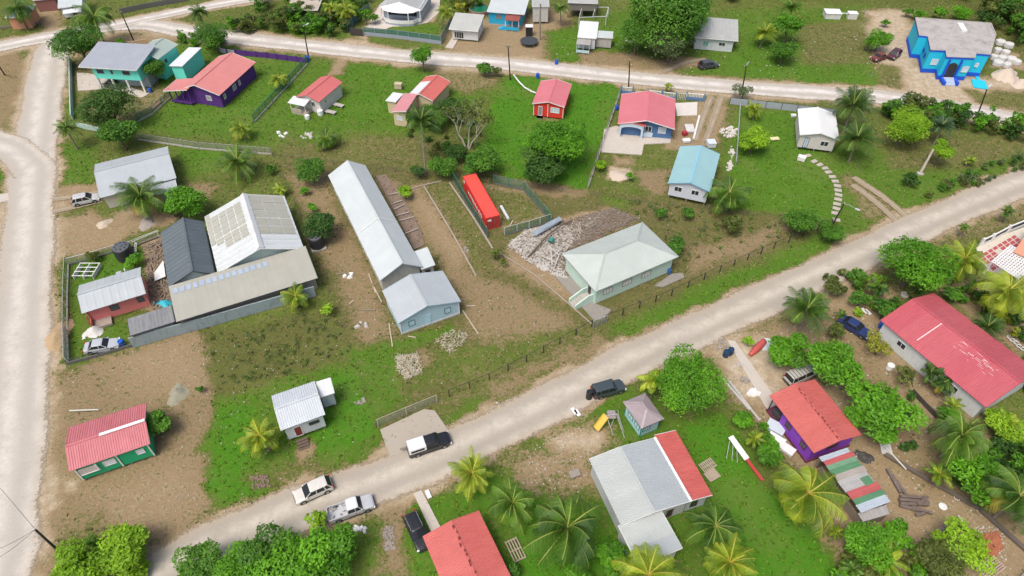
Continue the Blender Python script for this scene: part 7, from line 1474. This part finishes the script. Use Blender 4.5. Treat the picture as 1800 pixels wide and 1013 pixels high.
for dx in (0,.6,1.2): k.bar(a*(1-dx*.3)+b*dx*.3+Vector((0,0,.9)),q+Vector((dx,-dx*.5,0)),.05)
k.build('frame',STEEL(),t)
# poles
def pole(base,top,label,h=8.5,lamp=False,arm=None,r=.13,cross=False):
    b=G(*base); zz=h; tp=G(*top,h); t=thing('utility_pole' if not lamp else 'street_lamp',label,'pole' if not lamp else 'street lamp',b); q=tp-b; k=M(); k.tube([(0,0,-.2),tuple(q*.5),tuple(q)],[r*1.25,r,r*.8],10); k.build('pole',plain('pole_tarred',(.045,.038,.034),.8) if r<.2 else paint('pole_grey',(.28,.26,.24),.9,.3),t)
    if cross: k=M(); k.bar(q+Vector((-.6,0,-.3)),q+Vector((.6,0,-.3)),.1,.12); k.build('crossarm',WOOD(),t)
    k=M(); k.tube([q+Vector((0,0,0)),q+Vector((0,0,.25))],.05,6); k.build('insulator',WHITE(),t)
    if arm: e=q+Vector(arm); k=M(); k.tube([tuple(q),tuple(q*.5+e*.5+Vector((0,0,.15))),tuple(e)],.04,6); ar=k.build('arm',STEEL(),t); k=M(); d=Vector(arm).normalized(); k.bar(tuple(e),tuple(e+d*.75),.28,.14); k.build('lamp_head',paint('lamp_grey',(.50,.54,.56),.5,.1),ar)
    return t,b,q
pole((236,74),(213,22),'leaning thin pole left of the turquoise rear house'); pole((145,56),(134,28),'short leaning pole beside the corner white house',5)
pole((543,104),(533,47),'lamp pole by the purple wall end at the white road',8.5,True,(.5,.3,.2)); pole((897,141),(893,80),'thin dark pole at the left end of the vivid lawn',8.5,cross=True)
pole((1105,155),(1107,106),'dark pole at the street corner of the blue house',7.5,cross=True); pole((1304,162),(1312,116),'dark pole with white cap at the grey-green twiggy tree',7,True,(.05,-.1,.3)); pole((1718,204),(1735,157),'dark leaning lamp pole below the azure flat house',7.5,True,(.2,.1,.3))
pole((1463,396),(1484,358),'leaning lamp pole with grey arm beside the stepping stone path',5.5,True,(1.5,-1.0,-.2)); pole((8,131),(-6,110),'dark pole cut by the left edge',5)
t,b,q=pole((113,978),(62,931),'tarred leaning pole with cables in the lower left corner',8.5)
for i,(e,sag) in enumerate((((-40,812),.3),((-60,985),.5),((-60,1010),.6))):
    a=b+q; z=9; ep=G(*e,z); t=thing('overhead_cable',['cable running up left from the lower left pole','upper of two cables leaving the bottom left pole','lower of two cables leaving the bottom left pole'][i],'cable',tuple(a)); k=M(); k.tube([(ep-a)*(j/6)-Vector((0,0,sag*math.sin(PI*j/6))) for j in range(7)],.022,5); k.build('cable',plain('cable_dark',(.06,.06,.06)),t)
t,b,q=pole((949,70),(950,6),'tall grey pole behind the black square tank',9,r=.22)
# white cross post / dish etc
# stepping stones
spots=[(1420,274),(1431,284),(1441,290),(1450,296),(1456,303),(1463,311),(1468,319),(1472,327),(1473,335),(1474,343),(1473,351),(1471,359),(1470,367),(1468,375),(1470,387)]; sw_=None
for i,(px,py) in enumerate(spots):
    p=G(px,py)
    if sw_ is None: k=M(); k.box(-.62,-.40,0,.62,.40,.08); sw_=k.build('stepping_stone',paint('paver',(.44,.39,.36),.9,.4)); o=sw_
    else: o=sw_.copy(); COL.objects.link(o)
    nx=G(*spots[min(i+1,len(spots)-1)]) if i<len(spots)-1 else p+(p-G(*spots[i-1])); d=nx-p; o.location=p; o.rotation_euler.z=math.atan2(d.y,d.x)+PI/2+random.uniform(-.08,.08)
    tag(o,['first','second','third','fourth','fifth','sixth','seventh','eighth','ninth','tenth','eleventh','twelfth','thirteenth','fourteenth','last'][i]+' slab of the curved stepping path counted from the white roof house','stepping stone','slabs of the curved stepping path')
# patio tiles
t=thing('tiled_patio','cream patio with rose red tiles at the right edge','patio',G(1760,450)); o_=G(1760,450); Q=[G(*q)-o_ for q in ((1716,436),(1745,420),(1800,400),(1850,420),(1850,500),(1735,478),(1718,455))]; k=M(); k.prism([(q.x,q.y) for q in Q],.0,.10); k.build('slab',paint('cream_patio',(.60,.56,.48),.9,.2),t)
k=M(); a=G(1732,452); b=G(1790,418); e=G(1760,478); u=(b-a)/7; v=(e-a)/5
for i in range(-1,7):
    for j in range(-1,4):
        if (i==2 and j>=0): continue
        q=a+u*i+v*j-o_; k.quad(q+Vector((0,0,.106)),q+u*.82+Vector((0,0,.106)),q+u*.82+v*.82+Vector((0,0,.106)),q+v*.82+Vector((0,0,.106)))
k.build('rose_tile',paint('rose_tile',(.42,.08,.10),.7,.2),t)
t=thing('lattice_roof','white latticed slab roof over the patio at the right edge','pergola',G(1770,465)); o_=G(1770,465); c=[G(*q,2.6)-o_ for q in ((1744,460),(1776,432),(1830,455),(1790,490))]; k=M()
for i in range(12): f_=i/11; k.bar(c[0].lerp(c[1],f_),c[3].lerp(c[2],f_),.20,.08)
for i in range(12): f_=i/11; k.bar(c[0].lerp(c[3],f_)+Vector((0,0,.03)),c[1].lerp(c[2],f_)+Vector((0,0,.03)),.20,.08)
k.build('lattice',WHITE(),t)
for cc in c: k=M(); k.box(cc.x-.12,cc.y-.12,0,cc.x+.12,cc.y+.12,2.6); k.build('post',WHITE(),t)
# ------------------------------------------------------------------ small things
def barrel(px,py,label,mat,r=.32,h=.9,name='barrel'):
    p=G(px,py); t=thing(name,label,'barrel',p); k=M(); k.lathe([(r*.94,0),(r,.05),(r,h*.33),(r*1.04,h*.35),(r,h*.38),(r,h*.95),(r*.9,h),(r*.85,h*.93)],14); k.build('body',mat,t); return t
db=plain('barrel_blue',(.012,.045,.11),.45); rb=plain('bright_blue',(.01,.10,.50),.45)
barrel(1275,626,'left of two dark blue barrels by the concrete path',db,.42,1.1); barrel(1283,622,'right of two dark blue barrels by the concrete path',db,.42,1.1)
barrel(216,607,'bright blue drum behind the silver sedan',rb,.4,1.0); barrel(541,107,'bright blue barrel at the end of the purple wall',rb,.5,1.1); barrel(978,113,'bright blue barrel on the upper verge',rb,.4,1.0); barrel(945,137,'bright blue barrel on the vivid lawn',rb,.4,1.0); barrel(1084,193,'blue barrel left of the blue house',rb,.35,.9)
barrel(1548,575,'blue drum at the corner of the white wall of the rose roof house',rb,.4,1.0); barrel(265,162,'blue drum under the turquoise post house',rb,.35,.9); barrel(1035,700,'tapered black bin standing behind the slate off-roader',plain('bin_black',(.02,.022,.026),.5),.42,1.5,'bin'); barrel(1563,648,'white toppled bucket on the bare ground below the yellow tree',WHITE(),.5,.8,'bucket')
barrel(564,202,'white water barrel at the corner of the little white house',WHITE(),.6,1.1)
def boxobj(px,py,sx,sy,sz,rz,mat,name,label,cat,parts='body'):
    p=G(px,py); t=thing(name,label,cat,p,R(rz)); k=M(); k.box(-sx/2,-sy/2,.12,sx/2,sy/2,sz); k.box(-sx/2-.05,-sy/2-.05,sz,sx/2+.05,sy/2+.05,sz+.07)
    for i in (-1,1):
        for j in (-1,1): k.box(i*(sx/2-.1)-.06,j*(sy/2-.1)-.06,0,i*(sx/2-.1)+.06,j*(sy/2-.1)+.06,.12)
    k.build(parts,mat,t); return t
boxobj(1362,755,2.2,1.5,.6,-38,paint('pale_blue_lid',(.52,.60,.66),.7,.2),'low_tank','pale blue flat box beside the purple house porch','box')
boxobj(1361,779,2.0,1.4,.8,-40,paint('ice_white',(.72,.74,.74),.6,.15),'ice_box','white chest beside the purple house wall','chest'); boxobj(1383,793,1.6,1.1,.5,-45,paint('ice_white'),'ice_box','lower white chest beside the purple house wall','chest')
boxobj(1408,282,1.3,1.0,.8,-30,WHITE(),'washing_machine','tilted white machine on the lawn below the bright white roof house','machine'); boxobj(1361,246,1.6,.8,.3,5,paint('cream_board',(.66,.64,.35),.7,.2),'board','pale yellow board on the lawn left of the bright white roof house','board'); boxobj(1394,206,.9,.6,.5,0,WHITE(),'cool_box','small white box on the lawn behind the bright white roof house','box')
boxobj(701,156,1.5,1.0,1.2,-8,paint('kennel_cream',(.50,.43,.30)),'dog_kennel','small cream kennel with dark roof on the lawn','kennel')
boxobj(1212,228,1.6,2.6,.35,0,paint('pale_unit'),'block_stack','pale block stack right of the blue house','blocks'); boxobj(1203,238,.9,.8,.7,20,paint('pit_red',(.35,.03,.04)),'red_crate','red crate beside the white block stack at the blue house','crate'); boxobj(1206,250,1.4,.9,.5,10,WHITE(),'white_chest','white chest at the lower end of the blue house side yard','chest')
boxobj(1249,257,1.5,1.5,1.0,5,paint('silver_cap',(.58,.64,.70)),'cistern','pale cistern above the ridge end of the sky blue roof','cistern'); boxobj(1010,835,1.2,.8,.35,20,GREYS,'cement_block','grey block on the grass left of the patchwork house','block')
def pallet(px,py,rz,label,sx=2.0,sy=1.3,n=6,mat=None,z=.3):
    p=G(px,py); t=thing('pallet',label,'pallet',p,R(rz)); k=M()
    for i in range(n): y=-sy/2+sy*i/(n-1); k.box(-sx/2,y-.07,z-.04,sx/2,y+.07,z)
    for x in (-sx/2+.1,0,sx/2-.1): k.box(x-.05,-sy/2,0,x+.05,sy/2,z-.04)
    k.build('slat',mat or paint('pallet_wood',(.40,.33,.25),.9,.4),t); return t
pallet(1243,820,-60,'upper slatted wooden rack on the lawn beside the red lean-to',1.3,1.8,8); pallet(1251,837,-60,'lower boarded wooden frame on the lawn beside the red lean-to',1.3,1.5,10); pallet(906,968,-65,'wooden frame under the palm right of the coral red roof',2.6,1.3,5); pallet(596,187,20,'slab table beside the little white house' if 0 else 'slatted rack right of the little white house',.6,.4,3)
pallet(1556,790,-10,'square pale rack near the long pole in the scrap yard',1.3,1.6,9,paint('pale_unit')); pallet(155,480,0,'white pipe lattice frame on the lawn behind the green mesh fence',3.2,2.8,4,WHITE(),.8)
p=G(1330,614); t=thing('upturned_boat','upturned red boat hull on the sandy yard','boat',p); a=G(1316,626,.3)-p; b=G(1341,602,.3)-p; d=(b-a); Lb=d.length; rz=math.atan2(d.y,d.x); t.rotation_euler.z=rz; k=M(); S_=[]
for i in range(9):
    u=i/8; w=.55*math.sin(PI*(.08+u*.62))**.6*(1 if u<.9 else .92); S_.append([((u-.5)*Lb,w*math.cos(PI*j/8),.12+.62*math.sin(PI*j/8)*(.5+.5*min(1,u*2.5))) for j in range(9)])
loft(k,S_); k.build('hull',paint('boat_red',(.50,.09,.08),.6,.3),t,smooth=True)
stones('sheet_scraps','pale crumpled sheets beside the upturned red boat',[(1338,602),(1350,598),(1360,604),(1348,616),(1338,614)],16,paint('crumpled_sheet',(.50,.56,.60),.6,.2),(.3,.6),31,h=.4)
p=G(165,588); blob('tarp_heap','crumpled white tarp over stones above the silver sedan',165,583,1.6,.9,paint('white_tarp',(.62,.61,.58),.8,.5,(.3,.27,.24),2.5),'tarp',seed=12); blob('tarp_heap','turquoise tarp draped beside the stained grey roof',290,535,1.4,.7,paint('cyan_tarp',(.04,.45,.58),.6,.15),'tarp',seed=13)
o_=G(281,480); t=thing('white_sheet','white sheet panel leaning by the charcoal workshop','sheet',o_); Q=[G(*q,.7)-o_ for q in ((271,480),(287,458),(291,486),(272,494))]; k=M(); k.prism([(q.x,q.y) for q in Q],.65,.72); k.box(Q[0].x,Q[0].y-.1,0,Q[0].x+.1,Q[0].y,.65); k.build('panel',WHITE(),t)
# logs and scrap in the lower right yard
LG=paint('burnt_log',(.13,.10,.085),.9,.5,(.35,.30,.26),1.5); LB=['dark beam slanting from the ash heap','pale edged beam beside the slanting dark beam','top beam of the stacked timbers','second beam of the stacked timbers','third beam of the stacked timbers','short slanting beam over the stacked timbers','lower long beam under the stacked timbers','lowest splayed beam of the stacked timbers','rust brown short beam below the stacked timbers']
for lb,(a,b,z) in zip(LB,(((1558,826),(1582,868),.1),((1566,836),(1592,872),.12),((1580,875),(1625,878),.25),((1578,881),(1630,886),.3),((1580,888),(1630,890),.25),((1610,891),(1627,877),.45),((1580,890),(1612,899),.12),((1600,893),(1637,904),.12),((1608,907),(1624,904),.1))):
    A_,B_=G(*a),G(*b); t=thing('timber',lb,'timber',A_); k=M(); k.bar((0,0,z+.12),tuple(B_-A_+Vector((0,0,z+.12))),.34,.26); k.build('beam',LG,t)
o_=G(1668,942); t=thing('metal_sheet','brown sheet roof panel propped on the scrap yard ground','sheet',o_); a,b=G(1655,925,.9)-o_,G(1677,957,.2)-o_; d=(b-a).normalized(); s=d.cross(Vector((0,0,1))).normalized()*.65; k=M(); k.panel(a-s,a+s,b+s,b-s,.3,.03,.03); k.build('sheet',paint('mauve_sheet',(.25,.20,.20),.8,.4),t); k=M(); 
for q in (a-s,a+s): k.bar((q.x,q.y,0),q,.08)
k.build('prop',WOOD(),t)
pallet(1740,1000,28,'white framed brown bed base in the bottom right corner',3.0,1.4,7,paint('rust_white',(.45,.33,.27),.8,.5))
t=thing('wheel_hub','white round disc on the scrap yard ground','disc',G(1657,891)); k=M(); k.lathe([(.45,0),(.48,.1),(.2,.14),(.15,.05)],14); k.build('disc',WHITE(),t)
t=thing('bicycle','white and dark bicycle frame lying by the dark ditch','bicycle',G(1690,878),R(-20)); k=M(); 
for x in (-.5,.5):
    for i in range(14): a_=2*PI*i/14; b_=2*PI*(i+1)/14; k.bar((x+.33*math.cos(a_),.33*math.sin(a_),.1),(x+.33*math.cos(b_),.33*math.sin(b_),.1),.05)
k.bar((-.5,0,.15),(0,.3,.2),.05); k.bar((0,.3,.2),(.45,.2,.2),.05); k.bar((0,.3,.2),(-.05,-.15,.15),.05); k.bar((-.05,-.15,.15),(.45,.2,.2),.05); k.build('frame',WHITE(),t)
fence('mesh_fence','pale green railed fence cutting the bottom right corner',[(1775,1040),(1800,1008),(1850,960)],1.2,paint('pale_post'),gv,CONC(),3)
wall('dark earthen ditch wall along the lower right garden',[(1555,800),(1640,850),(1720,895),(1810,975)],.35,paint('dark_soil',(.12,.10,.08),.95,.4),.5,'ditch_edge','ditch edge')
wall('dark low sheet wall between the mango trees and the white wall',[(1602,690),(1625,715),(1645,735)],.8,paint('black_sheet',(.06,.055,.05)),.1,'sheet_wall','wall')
wall('pale concrete drain edge along the sandy yard',[(1268,665),(1290,690),(1318,722)],.2,PALE,.3,'kerb','kerb'); wall('second concrete drain edge nearer the concrete path',[(1282,672),(1300,695),(1335,740)],.18,PALE,.28,'kerb','kerb')
for i,(px,py) in enumerate(((1774,594),(1779,599),(1785,603),(1790,609),(1797,614))):
    t=thing('car_tyre',['first','second','third','fourth','fifth'][i]+' pale painted tyre in the row behind the rose red roof','tyre',G(px,py),0,'painted tyres behind the rose red roof'); k=M(); 
    for j in range(12): a_=2*PI*j/12; b_=2*PI*(j+1)/12; k.tube([(.32*math.cos(a_),.32*math.sin(a_),.12),(.32*math.cos(b_),.32*math.sin(b_),.12)],.11,6)
    k.build('tyre',paint('painted_tyre',(.50,.50,.50)),t)
for i,(px,py,mt) in enumerate(((1590,520,PALE),(1476,517,GREYS),(1525,547,PALE),(1521,546,PALE))):
    if i==0: t=thing('well_ring','round pale well ring near the rose red roof far corner','ring',G(px,py)); k=M(); k.lathe([(.6,0),(.6,.3),(.42,.3),(.42,.05)],16); k.build('ring',mt,t)
for i,(px,py,lb) in enumerate(((1519,548,'left of two white slabs above the dark blue car'),(1525,550,'right of two white slabs above the dark blue car'),(1009,724,'left white board on the grass by the road above the slide'),(1015,727,'right white board on the grass by the road above the slide'),(753,870,'white paper-like slab at the corner of the coral red roof'))): boxobj(px,py,.4,1.0,.14,25,WHITE(),'slab',lb,'slab')
# garden furniture heaps on the upper lawns
for i,(px,py,lb) in enumerate(((497,237,'white plastic chairs heap on the lawn left of the dark palm'),(539,238,'grey and white odd furniture heap beside the dark palm'),(633,705,'crumpled white sheet on the lawn right of the small white cabin'),(611,485,'white toppled basin left of the long shed'),(635,572,'pale stump left of the pale blue shed'),(817,438,'white and black drum on its side in the brown lot'),(633,930,'white and black barrel on the verge by the bottom bushes'),(1300,645,'white bucket on the concrete path'),(1306,668,'pale garden ornament heap on the sandy yard'),(1325,690,'pile of pale stones round a small bush'))):
    stones('odds_heap',lb,[(px-9,py-5),(px+9,py-5),(px+9,py+5),(px-9,py+5)],14 if i<2 or i==9 else 6,[WHITE(),PALE,GREYS][i%3],(.12,.4),40+i)
t=thing('pergola_frame','bare white timber frame behind the shabby white cabin','frame',G(1042,40)); o_=G(1042,40); k=M(); c=[G(*q)-o_ for q in ((1017,48),(1064,46),(1068,30),(1022,29))]
for q in c: k.box(q.x-.08,q.y-.08,0,q.x+.08,q.y+.08,2.4)
for i in range(4): k.bar(c[i]+Vector((0,0,2.4)),c[(i+1)%4]+Vector((0,0,2.4)),.12,.12)
k.bar(c[0].lerp(c[1],.5)+Vector((0,0,2.4)),c[3].lerp(c[2],.5)+Vector((0,0,2.4)),.1,.1); k.build('frame',paint('patchy_whitewash'),t)
blob('white_cloth','crumpled white cloth heap under the tallest broad tree',1108,70,1.6,.5,paint('white_tarp'),'cloth',seed=15)
t=thing('drain_pipe','string of pale pipes running from the bright red house into the field','pipe',G(905,138)); o_=G(905,138); k=M(); k.tube([G(*q)-o_+Vector((0,0,.3)) for q in ((903,134),(912,146),(922,156),(934,163),(942,166))],.16,8); k.build('pipe',WHITE(),t)
